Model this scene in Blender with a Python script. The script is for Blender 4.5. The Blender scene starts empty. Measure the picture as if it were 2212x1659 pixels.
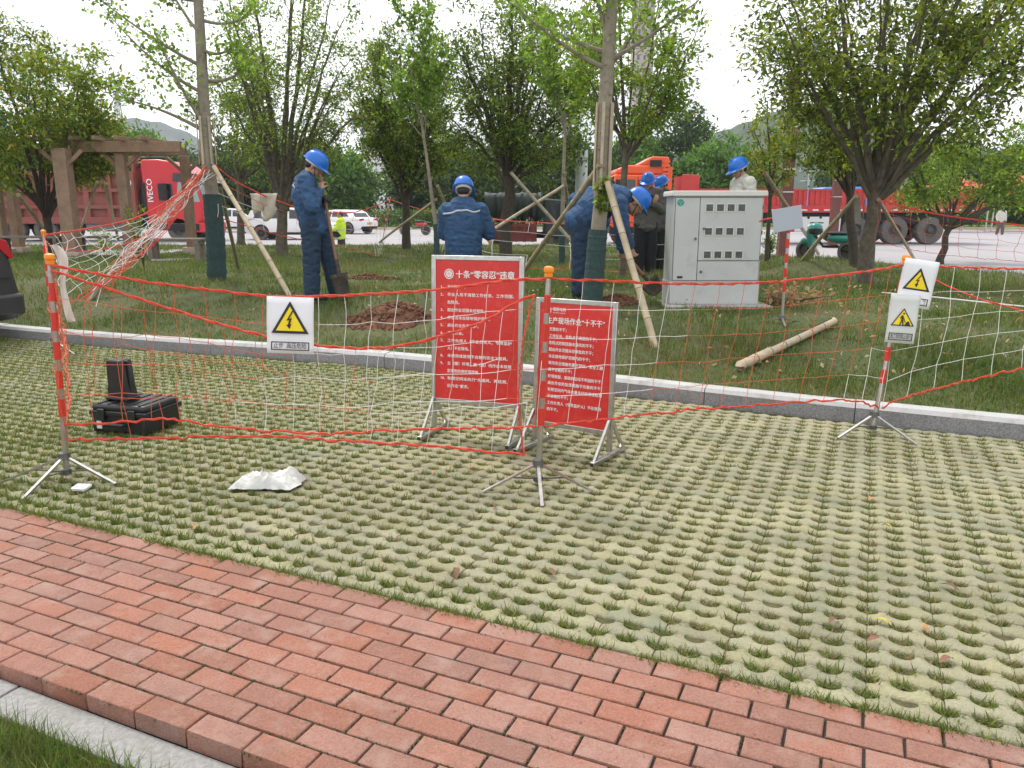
import bpy, bmesh, math, random
import numpy as np
from mathutils import Vector, Matrix, noise
R = math.radians
random.seed(7); RNG = np.random.default_rng(7)
scene = bpy.context.scene
COL = scene.collection

# ------------------------------------------------------------------ camera
CAM_H = 1.4
PITCH = math.atan(696 / 3122)
cam = bpy.data.cameras.new('camera'); cam.sensor_width = 36.0
cam.lens = 36.0 * 3122 / 4096
cam.clip_start = 0.05; cam.clip_end = 3000
cam_o = bpy.data.objects.new('camera', cam); COL.objects.link(cam_o)
cam_o.location = (0, 0, CAM_H); cam_o.rotation_euler = (R(90) - PITCH, 0, 0)
scene.camera = cam_o

# ------------------------------------------------------------------ sky (bright overcast) and soft sun
SUN_EL, SUN_AZ = R(58), R(-35)          # azimuth from +Y towards +X
world = bpy.data.worlds.new('World'); scene.world = world; world.use_nodes = True
wn = world.node_tree.nodes; wl = world.node_tree.links
wn.clear()
w_out = wn.new('ShaderNodeOutputWorld'); w_bg = wn.new('ShaderNodeBackground')
sky = wn.new('ShaderNodeTexSky'); sky.sky_type = 'NISHITA'; sky.sun_disc = False
sky.sun_elevation = SUN_EL; sky.sun_rotation = SUN_AZ
sky.air_density = 1.0; sky.dust_density = 3.0; sky.ozone_density = 1.0
w_tc = wn.new('ShaderNodeTexCoord'); w_map = wn.new('ShaderNodeMapping'); w_map.inputs['Scale'].default_value = (1, 1, 2.6)
w_no = wn.new('ShaderNodeTexNoise'); w_no.inputs['Scale'].default_value = 2.2; w_no.inputs['Detail'].default_value = 5
w_cr = wn.new('ShaderNodeValToRGB')
w_cr.color_ramp.elements[0].position = 0.34; w_cr.color_ramp.elements[0].color = (5.5, 5.75, 6.35, 1)
w_cr.color_ramp.elements[1].position = 0.56; w_cr.color_ramp.elements[1].color = (12.4, 12.4, 12.5, 1)
w_mx = wn.new('ShaderNodeMixRGB'); w_mx.inputs[0].default_value = 0.88
wl.new(w_tc.outputs['Generated'], w_map.inputs['Vector']); wl.new(w_map.outputs[0], w_no.inputs['Vector'])
wl.new(w_no.outputs['Fac'], w_cr.inputs[0]); wl.new(sky.outputs[0], w_mx.inputs[1]); wl.new(w_cr.outputs[0], w_mx.inputs[2])
wl.new(w_mx.outputs[0], w_bg.inputs['Color']); w_bg.inputs['Strength'].default_value = 0.092
wl.new(w_bg.outputs[0], w_out.inputs['Surface'])
sun = bpy.data.lights.new('sun', 'SUN'); sun.energy = 1.5; sun.angle = R(10); sun.color = (1.0, 0.95, 0.87)
sun_o = bpy.data.objects.new('sun', sun); COL.objects.link(sun_o)
sd = Vector((math.sin(SUN_AZ) * math.cos(SUN_EL), math.cos(SUN_AZ) * math.cos(SUN_EL), math.sin(SUN_EL)))
sun_o.rotation_euler = sd.to_track_quat('Z', 'Y').to_euler(); sun_o.location = (0, 0, 40)
vs = scene.view_settings
vs.view_transform = 'Standard'; vs.look = 'None'; vs.gamma = 1; vs.use_curve_mapping = False; vs.exposure = 0.82
scene.cycles.max_bounces = 6; scene.cycles.transparent_max_bounces = 6
scene.cycles.use_denoising = True

# ------------------------------------------------------------------ helpers
FPX = 3122 / 1.8517
def at(px, py, Y):
    """point at depth Y (metres in front of the camera) that the photograph shows at (px, py)"""
    u = (px - 1106) / FPX; v = (829.5 - py) / FPX
    c, s = math.cos(PITCH), math.sin(PITCH)
    t = Y / (c + v * s)
    return Vector((u * t, Y, CAM_H + (v * c - s) * t))

def np_obj(name, verts, faces, mat, parent=None, cols=None, smooth=False):
    """faces: list of (n,k) int arrays; cols: per-vertex rgb"""
    me = bpy.data.meshes.new(name)
    verts = np.asarray(verts, dtype=np.float32)
    me.vertices.add(len(verts)); me.vertices.foreach_set('co', verts.ravel())
    li = np.concatenate([np.asarray(f, dtype=np.int32).ravel() for f in faces])
    tot = np.concatenate([np.full(len(f), f.shape[1], dtype=np.int32) for f in faces])
    st = np.concatenate([[0], np.cumsum(tot)[:-1]]).astype(np.int32)
    me.loops.add(len(li)); me.loops.foreach_set('vertex_index', li)
    me.polygons.add(len(tot)); me.polygons.foreach_set('loop_start', st)
    me.update(calc_edges=True)
    if smooth: me.polygons.foreach_set('use_smooth', np.ones(len(tot), dtype=bool))
    if cols is not None:
        a = me.color_attributes.new('Col', 'FLOAT_COLOR', 'POINT')
        c4 = np.ones((len(verts), 4), dtype=np.float32); c4[:, :3] = cols
        a.data.foreach_set('color', c4.ravel())
    me.materials.append(mat)
    o = bpy.data.objects.new(name, me); COL.objects.link(o)
    if parent: o.parent = parent
    return o

class MB:
    def __init__(s): s.v = []; s.f = []; s.m = []; s.cm = 0
    def add(s, vs, fs):
        n = len(s.v); s.v += [tuple(v) for v in vs]
        s.f += [tuple(i + n for i in f) for f in fs]; s.m += [s.cm] * len(fs); return s
    def box(s, c, d, M=None):
        hx, hy, hz = d[0] / 2, d[1] / 2, d[2] / 2; c = Vector(c)
        vs = [Vector((x * hx, y * hy, z * hz)) for z in (-1, 1) for y in (-1, 1) for x in (-1, 1)]
        if M is not None: vs = [M @ v for v in vs]
        return s.add([v + c for v in vs], [(0, 2, 3, 1), (4, 5, 7, 6), (0, 1, 5, 4), (2, 6, 7, 3), (0, 4, 6, 2), (1, 3, 7, 5)])
    def bar(s, p0, p1, w, h, up=(0, 0, 1)):
        p0 = Vector(p0); p1 = Vector(p1); d = (p1 - p0); L = d.length; d.normalize()
        up = Vector(up)
        if abs(d.dot(up)) > 0.98: up = Vector((1, 0, 0))
        sx = d.cross(up).normalized(); uz = sx.cross(d)
        M = Matrix((sx, d, uz)).transposed()
        return s.box((p0 + p1) / 2, (w, L, h), M)
    def tube(s, pts, r, n=6, cap=True):
        pts = [Vector(p) for p in pts]; k = len(pts)
        if not hasattr(r, '__len__'): r = [r] * k
        vs = []; a = None
        for i, p in enumerate(pts):
            d = (pts[min(i + 1, k - 1)] - pts[max(i - 1, 0)])
            if d.length < 1e-9: d = Vector((0, 0, 1))
            d.normalize()
            if a is None: a = d.orthogonal().normalized()
            else:
                a = a - d * a.dot(d)
                a = a.normalized() if a.length > 1e-6 else d.orthogonal().normalized()
            b = d.cross(a)
            for j in range(n):
                t = 2 * math.pi * j / n
                vs.append(p + (a * math.cos(t) + b * math.sin(t)) * r[i])
        fs = [(i * n + j, i * n + (j + 1) % n, (i + 1) * n + (j + 1) % n, (i + 1) * n + j) for i in range(k - 1) for j in range(n)]
        if cap: fs += [tuple(range(n - 1, -1, -1)), tuple((k - 1) * n + j for j in range(n))]
        return s.add(vs, fs)
    def cyl(s, p0, p1, r0, r1=None, n=12, cap=True):
        return s.tube([p0, p1], [r0, r0 if r1 is None else r1], n, cap)
    def prism(s, poly, y0, y1, ax='y', ins=None):
        """poly (a,b) extruded; ax 'y': a=x,b=z ; 'x': a=y,b=z ; 'z': a=x,b=y; ins: scale list for the far side"""
        k = len(poly)
        def P(a, b, c): return {'y': (a, c, b), 'x': (c, a, b), 'z': (a, b, c)}[ax]
        vs = [P(a, b, y0) for a, b in poly] + [P(a, b, y1) for a, b in (ins or poly)]
        fs = [(i, (i + 1) % k, k + (i + 1) % k, k + i) for i in range(k)] + [tuple(range(k - 1, -1, -1)), tuple(range(k, 2 * k))]
        return s.add(vs, fs)
    def lathe(s, prof, n=16, M=None, c=(0, 0, 0), cap=True):
        c = Vector(c); vs = []; k = len(prof)
        for r, z in prof:
            for j in range(n):
                t = 2 * math.pi * j / n; v = Vector((r * math.cos(t), r * math.sin(t), z))
                vs.append((M @ v if M is not None else v) + c)
        fs = [(i * n + j, i * n + (j + 1) % n, (i + 1) * n + (j + 1) % n, (i + 1) * n + j) for i in range(k - 1) for j in range(n)]
        if cap: fs += [tuple(range(n - 1, -1, -1)), tuple((k - 1) * n + j for j in range(n))]
        return s.add(vs, fs)
    def ell(s, c, r, M=None, nu=12, nv=8):
        c = Vector(c)
        prof = [(math.sin(math.pi * i / nv), -math.cos(math.pi * i / nv)) for i in range(nv + 1)]
        prof[0] = (1e-3, -1); prof[-1] = (1e-3, 1)
        vs = []
        for q, z in prof:
            for j in range(nu):
                t = 2 * math.pi * j / nu; v = Vector((q * math.cos(t) * r[0], q * math.sin(t) * r[1], z * r[2]))
                vs.append((M @ v if M is not None else v) + c)
        k = nv + 1
        fs = [(i * nu + j, i * nu + (j + 1) % nu, (i + 1) * nu + (j + 1) % nu, (i + 1) * nu + j) for i in range(k - 1) for j in range(nu)]
        fs += [tuple(range(nu - 1, -1, -1)), tuple((k - 1) * nu + j for j in range(nu))]
        return s.add(vs, fs)
    def cap(s, p0, p1, r0, r1, n=12):
        p0 = Vector(p0); p1 = Vector(p1); d = p1 - p0; L = max(d.length, 1e-4); d = d / L
        st = []; rr = []
        for a in (85, 55, 28): st.append(p0 - d * r0 * math.sin(R(a))); rr.append(r0 * math.cos(R(a)))
        st += [p0, p1]; rr += [r0, r1]
        for a in (28, 55, 85): st.append(p1 + d * r1 * math.sin(R(a))); rr.append(r1 * math.cos(R(a)))
        return s.tube(st, rr, n)
    def mesh(s, name, mats, origin=(0, 0, 0), smooth=True, ang=38):
        me = bpy.data.meshes.new(name); o = Vector(origin)
        me.from_pydata([(v[0] - o.x, v[1] - o.y, v[2] - o.z) for v in s.v], [], s.f)
        for m in (mats if isinstance(mats, (list, tuple)) else [mats]): me.materials.append(m)
        me.polygons.foreach_set('material_index', s.m)
        bm = bmesh.new(); bm.from_mesh(me); bmesh.ops.recalc_face_normals(bm, faces=bm.faces); bm.to_mesh(me); bm.free()
        if smooth:
            me.polygons.foreach_set('use_smooth', np.ones(len(s.f), dtype=bool)); me.set_sharp_from_angle(angle=R(ang))
        return me
    def build(s, name, mats, parent=None, origin=(0, 0, 0), smooth=True, bevel=0, loc=None, ang=38):
        o = bpy.data.objects.new(name, s.mesh(name, mats, origin, smooth, ang)); COL.objects.link(o)
        if parent: o.parent = parent
        if loc is not None: o.location = loc
        if bevel:
            b = o.modifiers.new('bevel', 'BEVEL'); b.width = bevel; b.segments = 2; b.limit_method = 'ANGLE'; b.angle_limit = R(40)
        return o

def tag(o, label=None, cat=None, group=None, kind=None):
    if label: o['label'] = label
    if cat: o['category'] = cat
    if group: o['group'] = group
    if kind: o['kind'] = kind
    return o
def thing(name, label, cat, loc=(0, 0, 0), rz=0, group=None):
    o = bpy.data.objects.new(name, None); COL.objects.link(o); o.empty_display_size = 0.1
    o.location = loc; o.rotation_euler = (0, 0, rz)
    return tag(o, label, cat, group)
def struct(o): o['kind'] = 'structure'; return o

def link_mesh(name, me, parent=None, loc=None, rot=None):
    o = bpy.data.objects.new(name, me); COL.objects.link(o)
    if parent: o.parent = parent
    if loc is not None: o.location = loc
    if rot is not None: o.rotation_euler = rot
    return o

# ------------------------------------------------------------------ materials
MATS = {}
def mat(name, col, rough=0.6, metal=0.0, var=0.0, scale=8.0, bump=0.0, bscale=60.0, col2=None, objrand=0.0, island=0.0,
        spec=0.5, stain=None, coords='Object', trans=0.0, detail=4, wstain=None):
    """procedural Principled material: base colour varied by noise (and per object / per island), fine bump"""
    if name in MATS: return MATS[name]
    m = bpy.data.materials.new(name); m.use_nodes = True; nt = m.node_tree; N = nt.nodes; L = nt.links
    bs = N['Principled BSDF']; bs.inputs['Roughness'].default_value = rough; bs.inputs['Metallic'].default_value = metal
    bs.inputs['Specular IOR Level'].default_value = spec
    tc = N.new('ShaderNodeTexCoord')
    vec = tc.outputs[coords]
    if objrand or island:
        oi = N.new('ShaderNodeObjectInfo'); vm = N.new('ShaderNodeVectorMath'); vm.operation = 'ADD'
        cmb = N.new('ShaderNodeCombineXYZ'); mm = N.new('ShaderNodeMath'); mm.operation = 'MULTIPLY'; mm.inputs[1].default_value = 37.0
        L.new(oi.outputs['Random'], mm.inputs[0])
        for k in range(3): L.new(mm.outputs[0], cmb.inputs[k])
        L.new(vec, vm.inputs[0]); L.new(cmb.outputs[0], vm.inputs[1]); vec = vm.outputs[0]
    c = col; c2 = col2 or tuple(x * (1 - var) for x in col)
    cn = None
    if var or col2:
        no = N.new('ShaderNodeTexNoise'); no.inputs['Scale'].default_value = scale; no.inputs['Detail'].default_value = detail; no.inputs['Roughness'].default_value = 0.65
        L.new(vec, no.inputs['Vector'])
        rp = N.new('ShaderNodeValToRGB'); rp.color_ramp.elements[0].position = 0.33; rp.color_ramp.elements[1].position = 0.67
        rp.color_ramp.elements[0].color = (*c2, 1); rp.color_ramp.elements[1].color = (*c, 1)
        L.new(no.outputs['Fac'], rp.inputs[0]); cn = rp.outputs[0]
    if objrand or island:
        hs = N.new('ShaderNodeHueSaturation')
        geo = N.new('ShaderNodeNewGeometry'); ad = N.new('ShaderNodeMath'); ad.operation = 'ADD'
        L.new(oi.outputs['Random'], ad.inputs[0])
        if island: L.new(geo.outputs['Random Per Island'], ad.inputs[1])
        else: ad.inputs[1].default_value = 0
        fr = N.new('ShaderNodeMath'); fr.operation = 'FRACT'; L.new(ad.outputs[0], fr.inputs[0])
        amp = max(objrand, island)
        mr = N.new('ShaderNodeMapRange'); mr.inputs['To Min'].default_value = 1 - amp; mr.inputs['To Max'].default_value = 1 + amp * 0.6
        L.new(fr.outputs[0], mr.inputs['Value']); L.new(mr.outputs[0], hs.inputs['Value'])
        m2 = N.new('ShaderNodeMath'); m2.operation = 'MULTIPLY'; m2.inputs[1].default_value = 7.31
        f2 = N.new('ShaderNodeMath'); f2.operation = 'FRACT'; L.new(fr.outputs[0], m2.inputs[0]); L.new(m2.outputs[0], f2.inputs[0])
        mh = N.new('ShaderNodeMapRange'); mh.inputs['To Min'].default_value = 1 - amp; mh.inputs['To Max'].default_value = 1 + amp * 0.4
        L.new(f2.outputs[0], mh.inputs['Value']); L.new(mh.outputs[0], hs.inputs['Saturation'])
        if cn is not None: L.new(cn, hs.inputs['Color'])
        else: hs.inputs['Color'].default_value = (*c, 1)
        cn = hs.outputs[0]
    if stain:
        sc_, ssc, amt = stain
        sn = N.new('ShaderNodeTexNoise'); sn.inputs['Scale'].default_value = ssc; sn.inputs['Detail'].default_value = 6; sn.inputs['Roughness'].default_value = 0.7
        L.new(vec, sn.inputs['Vector'])
        sr = N.new('ShaderNodeValToRGB'); sr.color_ramp.elements[0].position = 0.5; sr.color_ramp.elements[1].position = 0.72
        sr.color_ramp.elements[0].color = (0, 0, 0, 1); sr.color_ramp.elements[1].color = (amt, amt, amt, 1)
        L.new(sn.outputs['Fac'], sr.inputs[0])
        mx = N.new('ShaderNodeMixRGB'); L.new(sr.outputs[0], mx.inputs[0])
        if cn is not None: L.new(cn, mx.inputs[1])
        else: mx.inputs[1].default_value = (*c, 1)
        mx.inputs[2].default_value = (*sc_, 1); cn = mx.outputs[0]
    if wstain:                      # dirt whose patches run across neighbouring pieces
        for (sc_, ssc, lo_, hi_, amt) in wstain:
            gw = N.new('ShaderNodeNewGeometry'); sn = N.new('ShaderNodeTexNoise'); sn.inputs['Scale'].default_value = ssc; sn.inputs['Detail'].default_value = 7; sn.inputs['Roughness'].default_value = 0.68
            L.new(gw.outputs['Position'], sn.inputs['Vector'])
            sr = N.new('ShaderNodeValToRGB'); sr.color_ramp.elements[0].position = lo_; sr.color_ramp.elements[1].position = hi_
            sr.color_ramp.elements[0].color = (0, 0, 0, 1); sr.color_ramp.elements[1].color = (amt, amt, amt, 1)
            L.new(sn.outputs['Fac'], sr.inputs[0]); mx = N.new('ShaderNodeMixRGB'); L.new(sr.outputs[0], mx.inputs[0])
            if cn is not None: L.new(cn, mx.inputs[1])
            else: mx.inputs[1].default_value = (*c, 1)
            mx.inputs[2].default_value = (*sc_, 1); cn = mx.outputs[0]
    if cn is not None: L.new(cn, bs.inputs['Base Color'])
    else: bs.inputs['Base Color'].default_value = (*c, 1)
    if bump:
        bn = N.new('ShaderNodeTexNoise'); bn.inputs['Scale'].default_value = bscale; bn.inputs['Detail'].default_value = 5
        L.new(vec, bn.inputs['Vector'])
        bp = N.new('ShaderNodeBump'); bp.inputs['Strength'].default_value = bump; bp.inputs['Distance'].default_value = 0.01
        L.new(bn.outputs['Fac'], bp.inputs['Height']); L.new(bp.outputs[0], bs.inputs['Normal'])
    MATS[name] = m
    return m

def leaf_mat(name, trans=0.35, rough=0.45, attr=True, col=(0.06, 0.1, 0.02)):
    m = bpy.data.materials.new(name); m.use_nodes = True; nt = m.node_tree; N = nt.nodes; L = nt.links
    bs = N['Principled BSDF']; bs.inputs['Roughness'].default_value = rough; bs.inputs['Specular IOR Level'].default_value = 0.35
    tr = N.new('ShaderNodeBsdfTranslucent'); mx = N.new('ShaderNodeMixShader'); mx.inputs[0].default_value = trans
    at_ = N.new('ShaderNodeVertexColor'); at_.layer_name = 'Col'
    L.new(at_.outputs[0], bs.inputs['Base Color'])
    hs = N.new('ShaderNodeHueSaturation'); hs.inputs['Value'].default_value = 1.5; hs.inputs['Saturation'].default_value = 1.1
    L.new(at_.outputs[0], hs.inputs['Color']); L.new(hs.outputs[0], tr.inputs['Color'])
    L.new(bs.outputs[0], mx.inputs[1]); L.new(tr.outputs[0], mx.inputs[2]); L.new(mx.outputs[0], N['Material Output'].inputs['Surface'])
    return m
LEAF = leaf_mat('leaf', 0.45); GRASS = leaf_mat('grass_blade', 0.3, 0.6)

M = dict(
 brick=mat('red_paving_brick', (0.40, 0.178, 0.122), 0.92, var=0.36, scale=130, bump=0.7, bscale=240, objrand=0.15, island=0.15, stain=((0.37, 0.24, 0.19), 9, 0.8), detail=6, wstain=[((0.18, 0.115, 0.085), 2.1, .50, .74, .6), ((0.05, 0.04, 0.03), 34, .62, .72, .8), ((0.42, 0.30, 0.25), 5.5, .56, .75, .55)]),
 joint=mat('sand_joint', (0.045, 0.038, 0.03), 0.95, var=0.4, scale=30, bump=0.4, bscale=200),
 paver=mat('grass_paver_concrete', (0.42, 0.385, 0.235), 0.95, scale=110, col2=(0.30, 0.285, 0.17), bump=0.8, bscale=260, objrand=0.15, island=0.15, stain=((0.24, 0.265, 0.185), 2.3, 0.8), detail=6, wstain=[((0.15, 0.16, 0.10), 1.7, .50, .72, .7), ((0.13, 0.12, 0.10), 9, .63, .70, .75), ((0.07, 0.065, 0.045), 48, .64, .72, .8)]),
 soil=mat('dark_soil', (0.085, 0.075, 0.035), 0.95, var=0.5, scale=14, bump=0.6, bscale=80),
 redsoil=mat('red_brown_dug_soil', (0.19, 0.085, 0.045), 0.95, var=0.45, scale=16, bump=0.9, bscale=60),
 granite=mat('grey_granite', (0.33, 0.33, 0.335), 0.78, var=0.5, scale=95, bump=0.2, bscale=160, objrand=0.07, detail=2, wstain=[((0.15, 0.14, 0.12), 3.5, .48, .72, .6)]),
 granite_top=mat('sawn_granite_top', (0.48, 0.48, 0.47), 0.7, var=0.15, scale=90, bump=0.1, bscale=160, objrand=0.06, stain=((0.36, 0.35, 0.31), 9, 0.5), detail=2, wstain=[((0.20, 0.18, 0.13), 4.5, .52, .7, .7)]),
 concrete=mat('pale_concrete', (0.42, 0.40, 0.37), 0.9, var=0.25, scale=6, bump=0.4, bscale=90, stain=((0.22, 0.2, 0.16), 3, 0.6)),
 lawnbase=mat('lawn_earth', (0.055, 0.08, 0.02), 0.95, scale=2.2, col2=(0.10, 0.10, 0.04), bump=0.8, bscale=40, stain=((0.13, 0.095, 0.05), 0.9, 0.55)),
 road=mat('concrete_road', (0.35, 0.335, 0.345), 0.9, var=0.12, scale=0.6, bump=0.2, bscale=50, stain=((0.38, 0.36, 0.36), 0.25, 0.5)),
 steel=mat('stainless_steel', (0.58, 0.57, 0.55), 0.28, 0.95, var=0.25, scale=30),
 darksteel=mat('grey_painted_steel', (0.20, 0.20, 0.20), 0.4, 0.8, var=0.3, scale=30),
 redband=mat('red_reflective_band', (0.62, 0.035, 0.02), 0.35, var=0.12, scale=30),
 orange_cap=mat('orange_plastic', (0.85, 0.27, 0.015), 0.35),
 rope=mat('red_orange_rope', (0.82, 0.075, 0.035), 0.65, var=0.3, scale=60, bump=0.6, bscale=300),
 cord_o=mat('orange_cord', (0.66, 0.12, 0.05), 0.7, var=0.2, scale=40),
 cord_w=mat('white_cord', (0.78, 0.77, 0.73), 0.7, var=0.1, scale=40),
 sign_white=mat('white_sign_sheet', (0.80, 0.80, 0.83), 0.45, var=0.05, scale=6),
 sign_grey=mat('grey_sign_plate', (0.66, 0.68, 0.66), 0.4, var=0.06, scale=6),
 sign_red=mat('red_sign_film', (0.66, 0.028, 0.024), 0.32, var=0.22, scale=3, bump=0.05, bscale=20, stain=((0.70, 0.18, 0.14), 26, 0.28)),
 yellow=mat('yellow_print', (0.86, 0.66, 0.01), 0.45),
 black=mat('black_print', (0.018, 0.018, 0.018), 0.5),
 white=mat('white_print', (0.8, 0.8, 0.78), 0.5),
 faded=mat('faded_white_print', (0.76, 0.60, 0.57), 0.5),
 blackpl=mat('black_plastic', (0.014, 0.014, 0.015), 0.42, var=0.3, scale=20, bump=0.08, bscale=120),
 bag=mat('white_plastic_film', (0.60, 0.60, 0.56), 0.3, bump=0.5, bscale=60),
 cabinet=mat('pale_grey_cabinet_paint', (0.50, 0.52, 0.50), 0.45, var=0.08, scale=2.2, stain=((0.40, 0.40, 0.36), 3, 0.35), wstain=[((0.27, 0.25, 0.21), 4.0, .55, .75, .5)]),
 cabtop=mat('cream_cabinet_roof', (0.66, 0.65, 0.61), 0.45, var=0.06, scale=3),
 cabdark=mat('cabinet_gap', (0.06, 0.06, 0.06), 0.6),
 glass=mat('dark_window_glass', (0.02, 0.025, 0.028), 0.08, spec=0.7),
 glassgrey=mat('meter_window', (0.10, 0.11, 0.10), 0.25, var=0.5, scale=40),
 bamboo=mat('dry_bamboo', (0.50, 0.41, 0.27), 0.6, var=0.3, scale=7, bump=0.1, bscale=60, objrand=0.12),
 bamboo_g=mat('old_bamboo', (0.28, 0.25, 0.16), 0.7, var=0.35, scale=7, objrand=0.15),
 node=mat('bamboo_node', (0.20, 0.15, 0.09), 0.8),
 bark=mat('dark_bark', (0.085, 0.068, 0.05), 0.95, var=0.5, scale=18, bump=1.0, bscale=40),
 bark2=mat('mottled_bark', (0.15, 0.125, 0.09), 0.95, var=0.55, scale=10, bump=1.0, bscale=40),
 ginkgo=mat('pale_grey_bark', (0.30, 0.265, 0.20), 0.9, var=0.3, scale=9, bump=0.6, bscale=40, stain=((0.13, 0.11, 0.08), 11, 0.7)),
 wrap=mat('green_trunk_wrap', (0.035, 0.075, 0.07), 0.85, var=0.35, scale=25, bump=0.8, bscale=90),
 wood=mat('pergola_wood', (0.33, 0.205, 0.13), 0.75, var=0.3, scale=6, bump=0.25, bscale=40, objrand=0.08),
 benchwood=mat('grey_bench_wood', (0.22, 0.19, 0.15), 0.8, var=0.3, scale=8, objrand=0.1),
 rust=mat('rust_brown_steel', (0.17, 0.055, 0.045), 0.6, var=0.3, scale=4),
 tyre=mat('tyre_rubber', (0.14, 0.13, 0.12), 0.9, var=0.3, scale=12),
 wheelrim=mat('dusty_rim', (0.085, 0.075, 0.07), 0.6, 0.1, var=0.3, scale=12),
 chassis=mat('chassis_black', (0.02, 0.02, 0.021), 0.75, var=0.4, scale=6),
 truckred=mat('dusty_truck_red', (0.27, 0.05, 0.038), 0.65, scale=1.1, col2=(0.22, 0.08, 0.06)),
 cabred=mat('cab_red', (0.62, 0.03, 0.04), 0.3, var=0.12, scale=2),
 cabor=mat('cab_orange', (0.80, 0.10, 0.022), 0.35, var=0.1, scale=2),
 trailer=mat('trailer_red', (0.58, 0.04, 0.038), 0.5, var=0.2, scale=2, stain=((0.40, 0.09, 0.07), 2.5, 0.5)),
 carwhite=mat('car_white', (0.80, 0.80, 0.80), 0.22, var=0.03, scale=2),
 lamp_red=mat('tail_lamp', (0.45, 0.02, 0.025), 0.15),
 vangrey=mat('van_graphite', (0.045, 0.043, 0.047), 0.35, var=0.2, scale=3),
 tarp=mat('green_tarpaulin', (0.026, 0.04, 0.032), 0.65, var=0.3, scale=3, bump=0.4, bscale=12),
 bedred=mat('bed_red_brown', (0.24, 0.055, 0.045), 0.6, var=0.35, scale=4),
 tealg=mat('teal_scooter', (0.03, 0.24, 0.20), 0.3),
 tent=mat('red_tent_fabric', (0.78, 0.09, 0.10), 0.7, var=0.1, scale=1),
 blueroof=mat('blue_sheet', (0.05, 0.28, 0.72), 0.5),
 cloth=mat('blue_work_jacket', (0.030, 0.083, 0.185), 0.85, var=0.28, scale=9, bump=0.9, bscale=17),
 trouser=mat('navy_work_trousers', (0.020, 0.046, 0.088), 0.88, var=0.3, scale=9, bump=0.9, bscale=17),
 grey_cl=mat('grey_work_jacket', (0.12, 0.115, 0.105), 0.88, var=0.3, scale=9, bump=0.9, bscale=17),
 black_cl=mat('black_trousers', (0.014, 0.014, 0.017), 0.9, var=0.3, scale=9, bump=0.9, bscale=17),
 cream_cl=mat('cream_shirt', (0.58, 0.56, 0.50), 0.85, var=0.12, scale=9, bump=0.9, bscale=17),
 hivis=mat('hi_vis_vest', (0.62, 0.85, 0.03), 0.7, var=0.1, scale=8),
 refl=mat('reflective_stripe', (0.50, 0.52, 0.54), 0.5),
 skin=mat('skin', (0.46, 0.26, 0.17), 0.55, var=0.12, scale=30),
 hair=mat('black_hair', (0.012, 0.011, 0.010), 0.6),
 helmet=mat('blue_helmet', (0.008, 0.145, 0.58), 0.33, var=0.12, scale=14, bump=0.06, bscale=90),
 boot=mat('dark_boot', (0.03, 0.028, 0.026), 0.7, var=0.3, scale=20),
 glove=mat('black_glove', (0.02, 0.02, 0.021), 0.9),
 spade=mat('muddy_spade_steel', (0.12, 0.10, 0.08), 0.6, 0.5, var=0.5, scale=20),
 handle=mat('brown_handle', (0.30, 0.155, 0.08), 0.6, var=0.25, scale=12),
 hill=mat('wooded_hill', (0.05, 0.085, 0.045), 0.95, var=0.5, scale=0.05, bump=1.0, bscale=0.12),
 hillfar=mat('far_wooded_hill', (0.055, 0.085, 0.06), 0.95, var=0.35, scale=0.02),
 bldwhite=mat('white_facade', (0.72, 0.72, 0.70), 0.8, var=0.05, scale=0.2),
 bldpink=mat('pale_brick_facade', (0.44, 0.36, 0.32), 0.85, var=0.08, scale=0.2),
 pylon=mat('galvanised_lattice', (0.48, 0.49, 0.50), 0.6, 0.3),
 polegrey=mat('grey_lamp_post', (0.52, 0.56, 0.55), 0.45, var=0.06, scale=2),
 shirt_red=mat('red_fairing', (0.5, 0.05, 0.05), 0.4),
 sack=mat('sack_cloth', (0.56, 0.50, 0.40), 0.9, var=0.2, scale=8, bump=0.5, bscale=20),
)
# ------------------------------------------------------------------ the lie of the land
A = R(24.4); CA, SA = math.cos(A), math.sin(A)
def uv2(u, v): return (u * CA + v * SA, -u * SA + v * CA)
def to_uv(x, y): return (x * CA - y * SA, x * SA + y * CA)
def vk(u): return 5.57 + 0.32 * math.exp(-((u + 3.8) / 2.6) ** 2)      # front of the lawn kerb
def ss(t): t = min(max(t, 0), 1); return t * t * (3 - 2 * t)
def y_kerb(x, off=0.0):
    y = (5.6 - x * SA) / CA
    for _ in range(6): y = (vk(to_uv(x, y)[0]) + off - x * SA) / CA
    return y
def y_far(x):
    if x < 3: return 27.0
    if x < 7.8: return 27 - 1.67 * (x - 3)
    return max(19 - 2.9 * (x - 7.8), 9.0)
BUMPS = []      # x, y, radius, height
def lawn_z(x, y):
    d = y - y_kerb(x, 0.12)
    z = 0.12 + 0.31 * ss(d / 2.4) - 0.15 * ss((d - 3.5) / 7.0)
    e = y_far(x) - y
    z -= (z - 0.06) * (1 - ss(e / 1.2)) * 0.8
    z += 0.03 * noise.noise(Vector((x * 0.9, y * 0.9, 3))) * ss(d / 1.0) + 0.012 * noise.noise(Vector((x * 4, y * 4, 9))) * ss(d / 0.5)
    for bx, by, br, bh in BUMPS:
        q = ((x - bx) ** 2 + (y - by) ** 2) / (br * br)
        if q < 6: z += bh * math.exp(-q)
    return z
def on_lawn(px, py):
    """where the sight line through (px,py) meets the lawn"""
    Y = 5.0
    while Y < 28:
        p = at(px, py, Y)
        if p.y > y_kerb(p.x) and p.z <= lawn_z(p.x, p.y): return Vector((p.x, p.y, lawn_z(p.x, p.y)))
        Y += 0.03
    return at(px, py, 26)
P2 = at(1003, 640, 9.0); P2.z = 0.1                       # where the digger with his back to us stands
PIT = (P2.x, P2.y, 0.42, -0.36)
_m = at(1762, 585, 13.2)
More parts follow.
